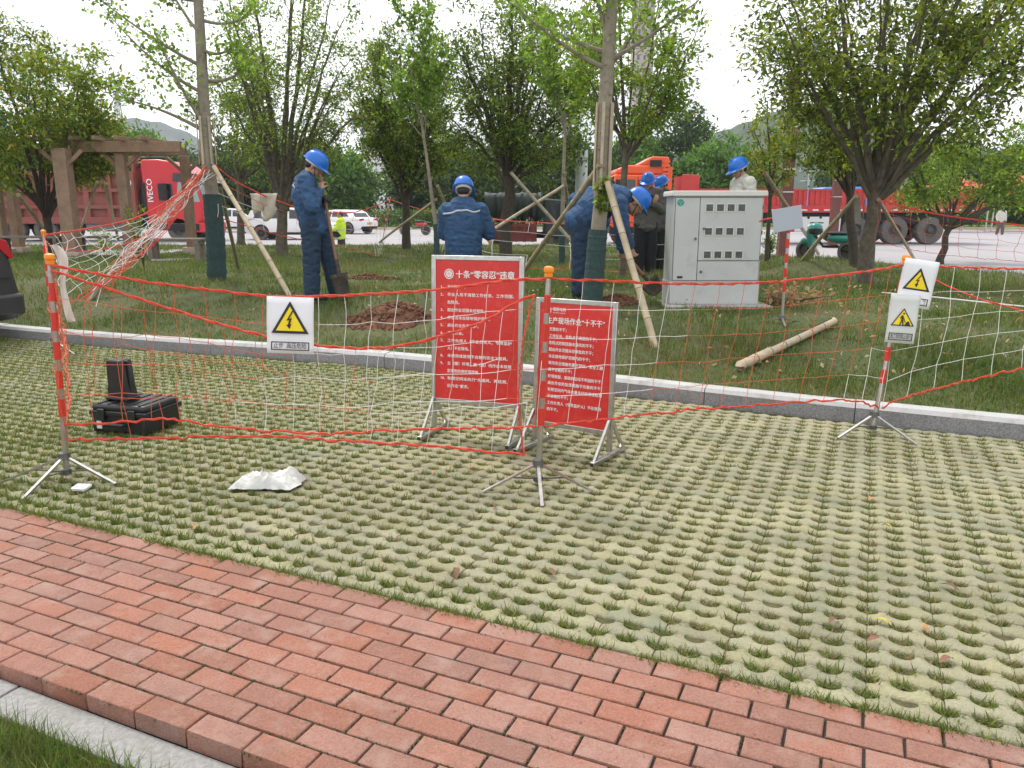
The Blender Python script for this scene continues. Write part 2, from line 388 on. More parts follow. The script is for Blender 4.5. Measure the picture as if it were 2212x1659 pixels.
BUMPS += [PIT, (_m.x, _m.y, 0.75, 0.32), (at(1430, 600, 11.3).x, 11.3, 0.4, 0.12)]

# ground sheet, road, plaza -----------------------------------------------------------------
gd = MB(); gd.box((0, 380, -0.55), (2100, 1300, 0.3)); struct(gd.build('ground', mat('open_ground', (0.11, 0.12, 0.06), 0.95, var=0.4, scale=0.1)))
rd = MB(); rd.box((0, 33.5, -0.2), (180, 49, 0.4)); struct(rd.build('road', M['road']))
sidew = MB(); sidew.box((0, 58.4, -0.05), (180, 0.8, 0.40)); struct(sidew.build('far_kerb', mat('painted_far_kerb', (0.50, 0.45, 0.30), 0.9, var=0.2, scale=1)))
vg = MB(); vg.box((0, 66, 0.02), (180, 14.2, 0.36)); struct(vg.build('verge', mat('far_verge', (0.14, 0.20, 0.04), 0.95, var=0.4, scale=1)))
for k, y in enumerate((40.0,)):
    for i in range(-9, 10):
        b = MB(); b.box((i * 7.0, y, 0.003), (3.2, 0.14, 0.004))
        q = b.build('lane_marking', mat('road_paint', (0.70, 0.70, 0.68), 0.8, var=0.2, scale=3)); struct(q)

# lawn ----------------------------------------------------------------------------------
def lawn_mesh():
    xs = np.concatenate([np.linspace(-34, -9, 40), np.linspace(-8.8, 9.4, 190), np.linspace(9.6, 14, 14)])
    ts = np.linspace(0, 1, 150) ** 1.5
    vsx = []
    for x in xs:
        y0 = y_kerb(x, 0.125); y1 = y_far(x)
        for t in ts:
            y = y0 + (y1 - y0) * t; vsx.append((x, y, lawn_z(x, y)))
    n = len(ts); nx = len(xs)
    i, j = np.meshgrid(np.arange(nx - 1), np.arange(n - 1), indexing='ij')
    a = (i * n + j).ravel(); f = np.stack([a, a + n, a + n + 1, a + 1], 1)
    # skirt at the road side
    base = len(vsx)
    for k in range(nx):
        x, y, z = vsx[k * n + n - 1]; vsx.append((x, y + 0.05, -0.02))
    k = np.arange(nx - 1); f2 = np.stack([k * n + n - 1, (k + 1) * n + n - 1, base + k + 1, base + k], 1)
    return struct(np_obj('lawn', vsx, [f, f2], M['lawnbase'], smooth=True))
LAWN = lawn_mesh()

# kerb of granite stones along the lawn -----------------------------------------------------
kerb = struct(thing('kerb', None, None))
joints = [-9.9 - 1.0 * i for i in range(12)][::-1] + [-8.9, -7.9, -6.9, -5.9, -4.92, -3.95, -3.0, -2.02, -1.02, -0.0, 0.98, 1.95, 2.95, 3.95, 4.95]
for u0, u1 in zip(joints[:-1], joints[1:]):
    g = 0.003; n = 5; vv = []; dz = random.uniform(-0.003, 0.003); dv = random.uniform(-0.003, 0.003)
    prof = [(0.0, -0.12), (0.0, 0.095), (0.022, 0.122), (0.125, 0.127), (0.125, -0.12)]
    for i in range(n + 1):
        u = u0 + g + (u1 - u0 - 2 * g) * i / n
        for pv, pz in prof: vv.append((*uv2(u, vk(u) + pv + dv), pz + dz))
    mb = MB(); k = len(prof)
    fs = []; 
    mb.add(vv, [])
    for i in range(n):
        for j in range(k):
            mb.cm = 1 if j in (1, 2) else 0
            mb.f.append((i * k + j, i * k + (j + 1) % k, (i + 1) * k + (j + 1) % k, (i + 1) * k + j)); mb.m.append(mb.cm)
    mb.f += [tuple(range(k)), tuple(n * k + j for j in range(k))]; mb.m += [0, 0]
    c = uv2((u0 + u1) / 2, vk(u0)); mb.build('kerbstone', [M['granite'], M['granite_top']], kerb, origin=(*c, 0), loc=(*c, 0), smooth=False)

# red brick strip ----------------------------------------------------------------------
VB = 2.228; BR = 0.0878; NROW = 10; VN = VB - BR * NROW
bs_ = MB(); bs_.prism([uv2(-9, VN + 0.014), uv2(5, VN + 0.014), uv2(5, VB - 0.004), uv2(-9, VB - 0.004)], -0.30, -0.011, ax='z')
brickpave = struct(bs_.build('brick_pavement', M['joint']))
def brick_mesh(i):
    rnd = random.Random(50 + i); mb = MB(); hx, hy = 0.0964, BR / 2 - 0.0034; b = 0.005
    def ring(e, z): return [(sx * (hx - e) + rnd.uniform(-.0009, .0009), sy * (hy - e) + rnd.uniform(-.0009, .0009), z) for sx, sy in ((-1, -1), (1, -1), (1, 1), (-1, 1))]
    rg = [ring(0, -0.058), ring(0, -b), ring(b * 0.35, -b * 0.3), ring(b, 0.0), ring(b * 3.2, 0.0006)]
    vs_ = sum(rg, []); fs = []
    for k in range(4):
        for j in range(4): fs.append((k * 4 + j, k * 4 + (j + 1) % 4, (k + 1) * 4 + (j + 1) % 4, (k + 1) * 4 + j))
    fs.append((16, 17, 18, 19)); mb.add(vs_, fs); return mb.mesh('brick', M['brick'], smooth=True, ang=50)
BM = [brick_mesh(i) for i in range(6)]
rest = []
cnt = 0
for r in range(NROW):
    off = (0.1 if r % 2 else 0.0) + random.uniform(-.006, .006)
    for i in range(-40, 22):
        u = i * 0.2 + off; v = VB - BR * (r + 0.5)
        x, y = uv2(u, v)
        z = random.uniform(-.0025, .0015); a = -A + random.uniform(-.008, .008); tl = (random.uniform(-.008, .008), random.uniform(-.006, .006), a)
        if -3.95 + r * .22 < u < 1.35 - r * 0.02 and cnt < 300:
            link_mesh('brick', BM[random.randrange(6)], brickpave, (x, y, z), tl); cnt += 1
        else: rest.append((x, y, z, a))
def joined(name, src, places, parent, m):
    me = src; V0 = np.array([v.co[:] for v in me.vertices]); F4 = [np.array(p.vertices[:]) for p in me.polygons]
    F0 = np.array([f for f in F4 if len(f) == 4])
    vs_ = []; fs = []
    for k, (x, y, z, a) in enumerate(places):
        c, s = math.cos(a), math.sin(a); W = V0.copy()
        W[:, 0] = V0[:, 0] * c - V0[:, 1] * s + x; W[:, 1] = V0[:, 0] * s + V0[:, 1] * c + y; W[:, 2] += z
        vs_.append(W); fs.append(F0 + k * len(V0))
    o = np_obj(name, np.concatenate(vs_), [np.concatenate(fs)], m, parent); o['kind'] = 'stuff'; return o
mp = []
for _ in range(9000):
    r_ = random.randrange(NROW); off = 0.1 if r_ % 2 else 0.0
    if random.random() < .62: u = random.uniform(-4.2, 1.6); v = VB - BR * (r_ + (random.random() < .5)) + random.gauss(0, .0022)
    else: u = round((random.uniform(-4.2, 1.6) - off) / .2) * .2 + off + .1 + random.gauss(0, .0022); v = VB - BR * (r_ + random.random())
    if noise.noise(Vector((u * 2.2, v * 2.2, 3))) + .35 * noise.noise(Vector((u * 9, v * 9, 1))) < .02: continue
    x, y = uv2(u, v); mp.append((x, y, -.007))
mp = np.array(mp); nm_ = len(mp); az_ = RNG.uniform(0, 6.28, (nm_, 1)); w_ = RNG.uniform(.002, .006, (nm_, 1))
V_ = np.concatenate([np.stack([mp + np.concatenate([np.cos(az_ + k * 2.09) * w_, np.sin(az_ + k * 2.09) * w_, np.zeros((nm_, 1))], 1)], 1) for k in range(3)] + [(mp + np.concatenate([RNG.normal(0, .001, (nm_, 2)), RNG.uniform(.004, .010, (nm_, 1))], 1))[:, None, :]], 1)
b_ = np.arange(nm_)[:, None] * 4; mc = np.array([[.05, .055, .02]]) * RNG.uniform(.5, 1.6, (nm_, 1)) + np.array([[.02, .01, .0]]) * RNG.random((nm_, 1))
mo_ = np_obj('joint_moss', V_.reshape(-1, 3), [np.concatenate([b_ + np.array([[0, 1, 3]]), b_ + np.array([[1, 2, 3]]), b_ + np.array([[2, 0, 3]])])], GRASS, brickpave, cols=np.repeat(mc, 4, axis=0)); mo_['kind'] = 'stuff'
joined('outer_bricks', BM[0], rest, brickpave, M['brick'])
# low granite edging and grass verge in front of the bricks
edging = struct(thing('edging', None, None))
for i, u0 in enumerate([-7.2, -6.2, -5.2, -4.2, -3.25, -2.3, -1.38, -0.42, 0.55, 1.5]):
    u1 = u0 + 0.945; mb = MB()
    mb.prism([uv2(u0 + .002, VN - 0.125), uv2(u1 - .002, VN - 0.125), uv2(u1 - .002, VN - 0.002), uv2(u0 + .002, VN - 0.002)], -0.25, -0.052 + random.uniform(-.003, .003), ax='z')
    c = uv2(u0, VN); mb.build('edging_stone', mat('worn_edging_granite', (0.37, 0.365, 0.35), 0.85, var=0.35, scale=60, bump=0.4, bscale=120, objrand=0.08, stain=((0.22, 0.21, 0.18), 7, 0.6)), edging, origin=(*c, 0), loc=(*c, 0), bevel=0.006, smooth=False)
gv = MB(); gv.prism([uv2(-12, -3), uv2(8, -3), uv2(8, VN - 0.12), uv2(-12, VN - 0.12)], -0.3, -0.068, ax='z')
struct(gv.build('grass_verge', M['lawnbase']))

# grass pavers ----------------------------------------------------------------------------
PU, PV = 0.105, 0.0905
pb = MB(); pb.prism([uv2(-13, VB - 0.01), uv2(6, VB - 0.01), uv2(6, 5.95), uv2(-13, 5.95)], -0.3, -0.0125, ax='z')
paving = struct(pb.build('paver_bed', mat('mossy_cell_soil', (0.115, 0.125, 0.035), 0.95, scale=38, col2=(0.085, 0.065, 0.035), bump=1.0, bscale=150, stain=((0.05, 0.04, 0.025), 5, 0.8))))
def wave(x): return -0.0075 * math.cos(2 * math.pi * x / PU)       # joints dip where a grass cell sits (x = k*PU)
def hole(x):
    t = abs(((x / PU + 0.5) % 1) - 0.5) * PU / 0.038
    return 0.0012 + (0.0185 * (1 - t ** 4) ** 0.5 if t < 1 else 0)
def paver_mesh(i, qs=(0, .1, .22, .32, .365, .5, .635, .68, .78, .9)):
    rnd = random.Random(i); xs = []
    for c in (-1, 0):
        for q in qs: xs.append((c + q) * PU)
    xs.append(PU); xs[0] += 0.0012; xs[-1] -= 0.0012
    mb = MB(); vs_ = []; n = len(xs)
    for x in xs:
        xr = x + PU / 2 * 0  # cells on integer multiples, shifted below
        w = wave(x); lo = -PV / 2 + w + hole(x); hi = PV / 2 + w - hole(x)
        e = 0.006; j = rnd.uniform(-.0008, .0008)
        endf = 0.0025 if x in (xs[0], xs[-1]) else 0
        vs_ += [(x, lo, -0.045), (x, lo + j, -0.009 - endf), (x, lo + e, -0.0018 - endf), (x, (lo + hi) / 2, 0.0 - endf), (x, hi - e, -0.0018 - endf), (x, hi + j, -0.009 - endf), (x, hi, -0.045)]
    fs = [(i_ * 7 + k, (i_ + 1) * 7 + k, (i_ + 1) * 7 + k + 1, i_ * 7 + k + 1) for i_ in range(n - 1) for k in range(6)]
    fs += [(0, 1, 5, 6), (1, 2, 4, 5), ((n - 1) * 7, (n - 1) * 7 + 6, (n - 1) * 7 + 5, (n - 1) * 7 + 1), ((n - 1) * 7 + 1, (n - 1) * 7 + 5, (n - 1) * 7 + 4, (n - 1) * 7 + 2)]
    mb.add(vs_, fs); return mb.mesh('grass_paver', M['paver'], smooth=True, ang=60)
PM = [paver_mesh(i) for i in range(5)]
cells = []; cand = []
NR = int((5.95 - VB) / PV) + 1
for r in range(NR):
    for i in range(-58, 24):
        u = i * 2 * PU; v = VB + 0.002 + PV * (r + 0.5)
        if v + PV * 0.42 > vk(u) - 0.003: continue
        x, y = uv2(u, v)
        if x < -0.66 * y - 1.2 or x > 0.66 * y + 1.0: continue
        cand.append((y, x, u, v))
cand.sort()
far = []
nfront = 0
for y, x, u, v in cand:
    z = 0.004 * noise.noise(Vector((x * 1.5, y * 1.5, 0))) + random.uniform(-.003, .002); a = -A + random.uniform(-.014, .014)
    inview = abs(x) < 0.68 * y + 0.1
    if nfront < 300 and inview: link_mesh('grass_paver', PM[random.randrange(5)], paving, (x, y, z), (random.uniform(-.02, .02), random.uniform(-.012, .012), a)); nfront += 1
    else: far.append((x, y, z, a))
    for du in (0, PU): cells.append((u - PU + du + PU, v - PV / 2))
joined('far_grass_pavers', paver_mesh(1, (0, .25, .365, .5, .635, .75)), far, paving, M['paver'])

# ------------------------------------------------------------------ grass blades
def blades(name, base, L, W, lean, cols, tri=False, parent=None):
    """base (n,3); L,W,lean (n,); cols (n,3)"""
    n = len(base); az = RNG.uniform(0, 2 * np.pi, n); face = RNG.uniform(0, 2 * np.pi, n)
    sx = np.stack([np.cos(face), np.sin(face), np.zeros(n)], 1) * (W / 2)[:, None]
    d = np.stack([np.cos(az), np.sin(az), np.zeros(n)], 1)
    tip = base + d * (L * np.sin(lean))[:, None]; tip[:, 2] += L * np.cos(lean)
    if tri:
        V = np.stack([base - sx, base + sx, tip], 1).reshape(-1, 3); F = [np.arange(3 * n).reshape(n, 3)]; k = 3
    else:
        mid = base + d * (L * 0.5 * np.sin(lean * 0.45))[:, None]; mid[:, 2] += L * 0.55 * np.cos(lean * 0.45)
        V = np.stack([base - sx, base + sx, mid - sx * 0.75, mid + sx * 0.75, tip], 1).reshape(-1, 3); k = 5
        b = np.arange(n)[:, None] * 5
        F = [b + np.array([[0, 1, 3, 2]]), b + np.array([[2, 3, 4]])]
    o = np_obj(name, V, F, GRASS, parent, cols=np.repeat(cols, k, axis=0)); return o
def grass_cols(n, dry=0.12, k=1.0, pts=None):
    t = RNG.random((n, 1)); a = np.array([[0.060, 0.115, 0.016]]); b = np.array([[0.155, 0.205, 0.04]])
    c = a * (1 - t) + b * t; m = RNG.random(n) < dry
    if pts is not None:
        q = np.array([noise.noise(Vector((p[0] * 0.8, p[1] * 0.8, 1.7))) + 0.5 * noise.noise(Vector((p[0] * 2.3, p[1] * 2.3, 5))) for p in pts])
        m = RNG.random(n) < np.clip(dry + q * 0.55, 0.02, 0.7)
        c = c * (1 - 0.25 * np.clip(-q, -0.6, 0.6))[:, None]
    c[m] = np.array([0.25, 0.20, 0.09]) * RNG.uniform(0.6, 1.15, (m.sum(), 1))
    return c * RNG.uniform(0.75, 1.2, (n, 1)) * k
# tufts in the paver cells
bp_ = []; bl = []; bw = []; bdry = []
for (u, v) in cells:
    x0, y0 = uv2(u, v)
    nz = noise.noise(Vector((x0 * 0.9, y0 * 0.9, 4))); left = ss((-u - 1.2) / 3.0); edge = ss((VB + 0.35 - v) / 0.35)
    n = int(34 + 26 * (0.5 + nz * 0.8) + 22 * left + 10 * edge)
    if RNG.random() < 0.06 * (1 - left): n = 0
    if y0 > 5: n = int(n * 0.7)
    for _ in range(max(n, 0)):
        du = random.uniform(-.036, .036); dv = random.gauss(0, 0.010) - 0.0075
        xx, yy = uv2(u + du, v + dv); bp_.append((xx, yy, -0.014))
        bl.append(random.uniform(0.024, 0.044) * (1 + 0.55 * left + 0.5 * edge * random.random()) ); bdry.append(0.40 * (1 - left * 0.6) * (1 - edge))
# straggly fringe along the bricks and the kerb
for _ in range(7000):
    u = random.uniform(-5, 2.2); v = VB + random.gauss(0.0, 0.012)
    if noise.noise(Vector((u * 6, 0, 2))) < -0.15: continue
    xx, yy = uv2(u, v); bp_.append((xx, yy, -0.02)); bl.append(random.uniform(0.025, 0.06)); bdry.append(0.05)
for _ in range(3500):
    u = random.uniform(-10, 2.2); v = vk(u) - abs(random.gauss(0, 0.02))
    if noise.noise(Vector((u * 3, 0, 7))) < -0.1: continue
    xx, yy = uv2(u, v); bp_.append((xx, yy, -0.03)); bl.append(random.uniform(0.03, 0.07)); bdry.append(0.2)
bp_ = np.array(bp_); n = len(bp_); bl = np.array(bl)
cc = grass_cols(n, 0.0, 1.1) * np.array([[1.15, 1.0, 1.1]]); dm = RNG.random(n) < np.array(bdry); cc[dm] = np.array([0.30, 0.24, 0.11]) * RNG.uniform(0.6, 1.1, (dm.sum(), 1))
tag(blades('paver_grass', bp_, bl, RNG.uniform(0.004, 0.009, n), RNG.uniform(0.3, 1.42, n), cc, tri=True), 'short grass growing in the cells of the concrete pavers', 'grass', kind='stuff')
# lawn
N_L = 315000
Y = 4.2 + 22.8 * RNG.random(N_L) ** 1.9; X = (RNG.random(N_L) * 2 - 1) * (0.70 * Y + 0.6)
keep = []
for x, y in zip(X, Y):
    k = y_kerb(x, 0.13)
    if y < k or y > y_far(x) - 0.05: keep.append(False); continue
    q = (x - PIT[0]) ** 2 + (y - PIT[1]) ** 2
    keep.append(q > 0.30)
keep = np.array(keep); X = X[keep]; Y = Y[keep]
DIRT = [(on_lawn(845, 692), 0.62), (on_lawn(800, 600), 0.45), (on_lawn(1330, 655), 0.35), (on_lawn(880, 590), 0.3), (on_lawn(740, 610), 0.22)]
km = np.ones(len(X), bool)
for p, rr in DIRT:
    q = np.hypot(X - p.x, (Y - p.y)) / rr
    km &= ~((q < 0.75) | ((q < 1.1) & (RNG.random(len(X)) < 0.6)))
X = X[km]; Y = Y[km]
Z = np.array([lawn_z(x, y) for x, y in zip(X, Y)])
B = np.stack([X, Y, Z - 0.01], 1)
tall = np.array([0.5 + noise.noise(Vector((x * 1.3, y * 1.3, 0))) + 0.4 * noise.noise(Vector((x * 4, y * 4, 2))) for x, y in zip(X, Y)])
Lb = (0.035 + 0.10 * np.clip(tall, 0.0, 1.4) ** 1.4) * RNG.uniform(0.6, 1.25, len(X)); 
Wb = RNG.uniform(0.004, 0.008, len(X)) * np.maximum(1, Y / 8.0)
cc = grass_cols(len(X), 0.16, 0.98, pts=B)
nearm = Y < 10.5
tag(blades('lawn_grass', B[nearm], Lb[nearm], Wb[nearm], RNG.uniform(0.25, 1.25, nearm.sum()), cc[nearm]), 'rough green lawn grass beyond the granite kerb', 'grass', kind='stuff')
fm = ~nearm
tag(blades('far_lawn_grass', B[fm], Lb[fm] * 1.15, Wb[fm] * 1.3, RNG.uniform(0.2, 1.1, fm.sum()), cc[fm], tri=True), 'rough green grass on the far half of the lawn under the trees', 'grass', kind='stuff')
# near verge at the lower left
nb = 26000; U = RNG.uniform(-3.6, 0.6, nb); Vv = VN - 0.128 - np.abs(RNG.normal(0, 0.25, nb))
pp = np.array([uv2(u, v) for u, v in zip(U, Vv)]); B = np.concatenate([pp, np.full((nb, 1), -0.08)], 1)
tag(blades('verge_grass', B, RNG.uniform(0.04, 0.13, nb), RNG.uniform(0.0022, 0.004, nb), RNG.uniform(0.1, 0.9, nb), grass_cols(nb, 0.12)), 'green grass in the near corner below the granite edging', 'grass', kind='stuff')

# dug soil -----------------------------------------------------------------------------
def soil_heap(name, label, p, rx, ry, h, seed, n=260):
    rnd = random.Random(seed); vs_ = []; nr, na = 14, 40
    for i in range(nr + 1):
        q = i / nr
        for j in range(na):
            t = 2 * math.pi * j / na; rr = 1 + 0.25 * noise.noise(Vector((math.cos(t) * 1.6, math.sin(t) * 1.6, seed)))
            x = p.x + math.cos(t) * rx * q * rr; y = p.y + math.sin(t) * ry * q * rr
            z = lawn_z(x, y) + h * (1 - q ** 1.6) - 0.02 * q + 0.075 * h / 0.2 * (1 - q * 0.6) * noise.noise(Vector((x * 9, y * 9, seed))) + 0.03 * noise.noise(Vector((x * 25, y * 25, seed)))
            vs_.append((x, y, z))
    fs = [(i * na + j, i * na + (j + 1) % na, (i + 1) * na + (j + 1) % na, (i + 1) * na + j) for i in range(nr) for j in range(na)]
    mb = MB(); mb.add(vs_, fs)
    for _ in range(n):
        t = rnd.uniform(0, 6.28); q = rnd.random() ** 0.6 * 1.15; x = p.x + math.cos(t) * rx * q; y = p.y + math.sin(t) * ry * q; s = rnd.uniform(0.008, 0.034)
        z = lawn_z(x, y) + h * max(0, 1 - q ** 1.6) + s * 0.3
        Mx = Matrix.Rotation(rnd.uniform(0, 6), 3, (rnd.random(), rnd.random(), rnd.random() + .1))
        mb.ell((x, y, z), (s, s * rnd.uniform(.6, 1), s * rnd.uniform(.5, .9)), Mx, 5, 3)
    o = mb.build(name, M['redsoil'], origin=(p.x, p.y, lawn_z(p.x, p.y)), loc=(p.x, p.y, lawn_z(p.x, p.y)), smooth=False)
    return tag(o, label, 'soil heap')
soil_heap('soil_heap', 'heap of red-brown dug soil behind the net, left of the big red board', on_lawn(845, 692), 0.46, 0.34, 0.17, 3, 380)
soil_heap('soil_heap', 'small spill of brown soil beside the standing spade', on_lawn(800, 602), 0.42, 0.2, 0.05, 5, 160)
soil_heap('soil_heap', 'small clod heap at the feet of the bending digger', on_lawn(1335, 655), 0.26, 0.2, 0.08, 8, 160)

# hills, far air -----------------------------------------------------------------------
def hill(name, cx, cy, w, d, h, m, seed, n=70):
    vs_ = []; 
    for i in range(n + 1):
        for j in range(n + 1):
            a = -1 + 2 * i / n; b = -1 + 2 * j / n; q = math.hypot(a, b)
            z = h * max(0, 1 - q ** 1.7) * (0.75 + 0.5 * noise.noise(Vector((a * 1.7, b * 1.7, seed)))) + h * 0.05 * noise.noise(Vector((a * 14, b * 14, seed))) + h * 0.03 * noise.noise(Vector((a * 40, b * 40, seed)))
            vs_.append((cx + a * w, cy + b * d, z - 0.8))
    i, j = np.meshgrid(np.arange(n), np.arange(n), indexing='ij'); k = (i * (n + 1) + j).ravel()
    o = np_obj(name, vs_, [np.stack([k, k + n + 1, k + n + 2, k + 1], 1)], m); return struct(o)
hill('hill', 190, 470, 190, 120, 62, M['hill'], 2.0)
hill('hill', -270, 560, 150, 120, 50, M['hill'], 6.0)
hill('far_hill', -330, 820, 240, 130, 100, M['hillfar'], 9.0)
hill('far_hill', 330, 700, 260, 120, 62, M['hillfar'], 12.0)
hill('far_hill', 20, 800, 240, 120, 44, M['hillfar'], 15.0)
hz = MB(); hz.box((0, 400, 70), (2200, 1400, 144)); ho = hz.build('haze', None or mat('haze_tmp', (1, 1, 1)), smooth=False)
hm = bpy.data.materials.new('haze_air'); hm.use_nodes = True; hn = hm.node_tree.nodes; hn.clear()
h_o = hn.new('ShaderNodeOutputMaterial'); h_v = hn.new('ShaderNodeVolumePrincipled'); h_v.inputs['Color'].default_value = (0.86, 0.92, 1.0, 1)
h_v.inputs['Density'].default_value = 0.00045; h_v.inputs['Anisotropy'].default_value = 0.2
hm.node_tree.links.new(h_v.outputs[0], h_o.inputs['Volume']); ho.data.materials.clear(); ho.data.materials.append(hm); ho['kind'] = 'stuff'
scene.cycles.volume_bounces = 0
# ------------------------------------------------------------------ trees
def bez(p0, p1, p2, n):
    return [p0 * (1 - t) ** 2 + p1 * 2 * t * (1 - t) + p2 * t * t for t in [i / n for i in range(n + 1)]]
def leaves(name, pts, dirs, size, cols, parent, origin, spread=0.08, per=1, curl=0.35, aspect=0.42):
    """leaf-shaped faces scattered about pts"""
    P = np.repeat(np.array(pts), per, axis=0); n = len(P); D = np.repeat(np.array(dirs), per, axis=0)
    P = P + RNG.normal(0, spread, (n, 3)) * np.array([1, 1, 0.8]) - np.array(origin)
    D = D + RNG.normal(0, 0.9, (n, 3)); D[:, 2] -= 0.1; D /= np.linalg.norm(D, axis=1)[:, None]
    Nn = RNG.normal(0, 1, (n, 3)); Nn[:, 2] += 0.9; S = np.cross(D, Nn); S /= np.linalg.norm(S, axis=1)[:, None] + 1e-9
    Nn = np.cross(S, D)
    L = (size * RNG.uniform(0.6, 1.25, n))[:, None]; W = L * aspect
    mid = P + D * L * 0.5 - Nn * L * 0.0
    V = np.stack([P, mid + S * W / 2 + Nn * W * curl * .4, P + D * L - Nn * L * 0.12, mid - S * W / 2 + Nn * W * curl * .4], 1).reshape(-1, 3)
    b = np.arange(n)[:, None] * 4
    F = [np.concatenate([b + np.array([[0, 1, 2]]), b + np.array([[0, 2, 3]])])]
    c = np.asarray(cols)[RNG.integers(0, len(cols), n)] * RNG.uniform(0.85, 1.7, (n, 1))
    if per > 1:
        g = np.repeat(RNG.uniform(0.72, 1.3, (n // per, 1)), per, axis=0)[:n]; c = c * g
    return np_obj(name, V, F, LEAF, parent, cols=np.repeat(c, 4, axis=0))
GREEN_MIX = [(0.055, 0.085, 0.018), (0.075, 0.115, 0.02), (0.10, 0.15, 0.025), (0.15, 0.19, 0.03), (0.045, 0.07, 0.018)]
YEL_MIX = GREEN_MIX[1:4] + [(0.20, 0.22, 0.03), (0.26, 0.24, 0.03), (0.13, 0.17, 0.025)]
DARK_MIX = [(0.045, 0.072, 0.016), (0.06, 0.09, 0.018), (0.08, 0.12, 0.022), (0.13, 0.165, 0.03)]
FRESH = [(0.16, 0.25, 0.035), (0.20, 0.29, 0.05), (0.12, 0.20, 0.03), (0.10, 0.16, 0.03)]

def tree(name, label, base, fork, r, cc, cr, nl=11, ns=7, nt=5, seed=0, lsize=0.075, per=9, cols=GREEN_MIX, bark='bark', group='trees on the lawn',
         stems=None, spread=0.09, low=-0.35, bow=0.55, twig=0.55, fill=1.0, t0=0.42, tshift=.25):
    """base: ground point; fork: height where limbs leave; cc: crown centre (relative), cr: crown radii"""
    rnd = random.Random(seed); base = Vector(base); root = thing(name, label, 'tree', base, group=group)
    cc = Vector(cc); mb = MB(); O = Vector((0, 0, 0))
    top = Vector((cc.x * tshift, cc.y * tshift, fork))
    tr = [O - Vector((0, 0, .1)), O + Vector((r * .1, 0, .04)), top * 0.35 + Vector((rnd.uniform(-.5, .5) * r, 0, 0)), top * 0.7 + Vector((rnd.uniform(-.6, .6) * r, 0, 0)), top]
    mb.tube(tr, [r * 1.45, r * 1.15, r, r * .92, r * .88], 12)
    pts = []; dirs = []
    for k in range(nl):
        # directions spread over the crown
        ph = 2.399963 * k + rnd.uniform(-.3, .3); zz = low + (1.0 - low) * ((k + 0.5) / nl); zz = max(-1, min(0.98, zz)); q = math.sqrt(1 - zz * zz)
        tip = cc + Vector((math.cos(ph) * q * cr[0], math.sin(ph) * q * cr[1], zz * cr[2])) * rnd.uniform(0.72, 0.95)
        st = top * rnd.uniform(0.80, 1.0) if stems is None else top + Vector((rnd.uniform(-1, 1), rnd.uniform(-1, 1), 0)) * stems
        ctl = st + Vector(((tip.x - st.x) * (1 - bow), (tip.y - st.y) * (1 - bow), (tip.z - st.z) * (bow + 0.12)))
        lim = bez(st, ctl, tip, 9)
        lim = [p + Vector((rnd.uniform(-1, 1), rnd.uniform(-1, 1), rnd.uniform(-1, 1))) * 0.022 * cr[0] * (i > 0) for i, p in enumerate(lim)]
        r0 = r * (rnd.uniform(0.42, 0.6) if k % 3 == 0 else rnd.uniform(.22, .38))
        mb.tube(lim, [r0 * (1 - i / 9.6) ** 0.85 + 0.006 for i in range(10)], 7)
        for j in range(ns):
            t = t0 + (1 - t0) * (j + rnd.random()) / ns; i0 = min(int(t * 9), 8); p0 = lim[i0].lerp(lim[i0 + 1], t * 9 - i0)
            out = (p0 - cc); out = out.normalized() if out.length > .05 else Vector((0, 0, 1))
            dv = (out * 0.55 + Vector((rnd.gauss(0, .6), rnd.gauss(0, .6), rnd.gauss(0.30, .45)))).normalized()
            ln = twig * min(cr) * rnd.uniform(0.45, 0.95) * (1.1 - 0.35 * t)
            p2 = p0 + dv * ln; e = Vector(((p2.x - cc.x) / cr[0], (p2.y - cc.y) / cr[1], (p2.z - cc.z) / cr[2]))
            if e.length > 1.05: p2 = cc + Vector((e.x * cr[0], e.y * cr[1], e.z * cr[2])) / e.length * rnd.uniform(.95, 1.07)
            p1 = (p0 + p2) / 2 + Vector((rnd.gauss(0, .06), rnd.gauss(0, .06), rnd.gauss(0.0, .06))) * ln
            rs = max(0.005, r0 * 0.34 * (1.2 - t))
            mb.tube([p0, p1, p2], [rs, rs * .7, rs * .35], 4, cap=False)
            for q_ in range(nt):
                tt = 0.25 + 0.75 * rnd.random(); a0 = p0.lerp(p1, tt * 2) if tt < .5 else p1.lerp(p2, tt * 2 - 1)
                dd = (dv * 0.6 + Vector((rnd.gauss(0, .7), rnd.gauss(0, .7), rnd.gauss(0.25, .55)))).normalized(); l2 = ln * rnd.uniform(.22, .5)
                b0 = a0 + dd * l2; mb.tube([a0, b0], [rs * .4 + .001, .0015], 3, cap=False)
                if rnd.random() < fill:
                    pts.append(b0 + base); dirs.append(dd); pts.append(a0.lerp(b0, .6) + base); dirs.append(dd)
            pts.append(p2 + base); dirs.append(dv)
    mb.build('trunk', M[bark], root)
    leaves('crown', pts, dirs, lsize, cols, root, base, spread=spread, per=per)
    return root
def px_tree(px, py, Y, top, left, right, low_y, **kw):
    """place a tree by its base and crown extents read off the photograph at its real distance"""
    pass
def extents(base, l, r_, t, b):
    Y = base.y; k = Y / FPX / math.cos(PITCH) * 1.02
    p0 = at(l, b, Y); p1 = at(r_, t, Y)
    cc = ((p0.x + p1.x) / 2 - base.x, 0, (p0.z + p1.z) / 2 - base.z); rx = (p1.x - p0.x) / 2; rz = (p1.z - p0.z) / 2
    return cc, (rx, rx * 0.9, rz)

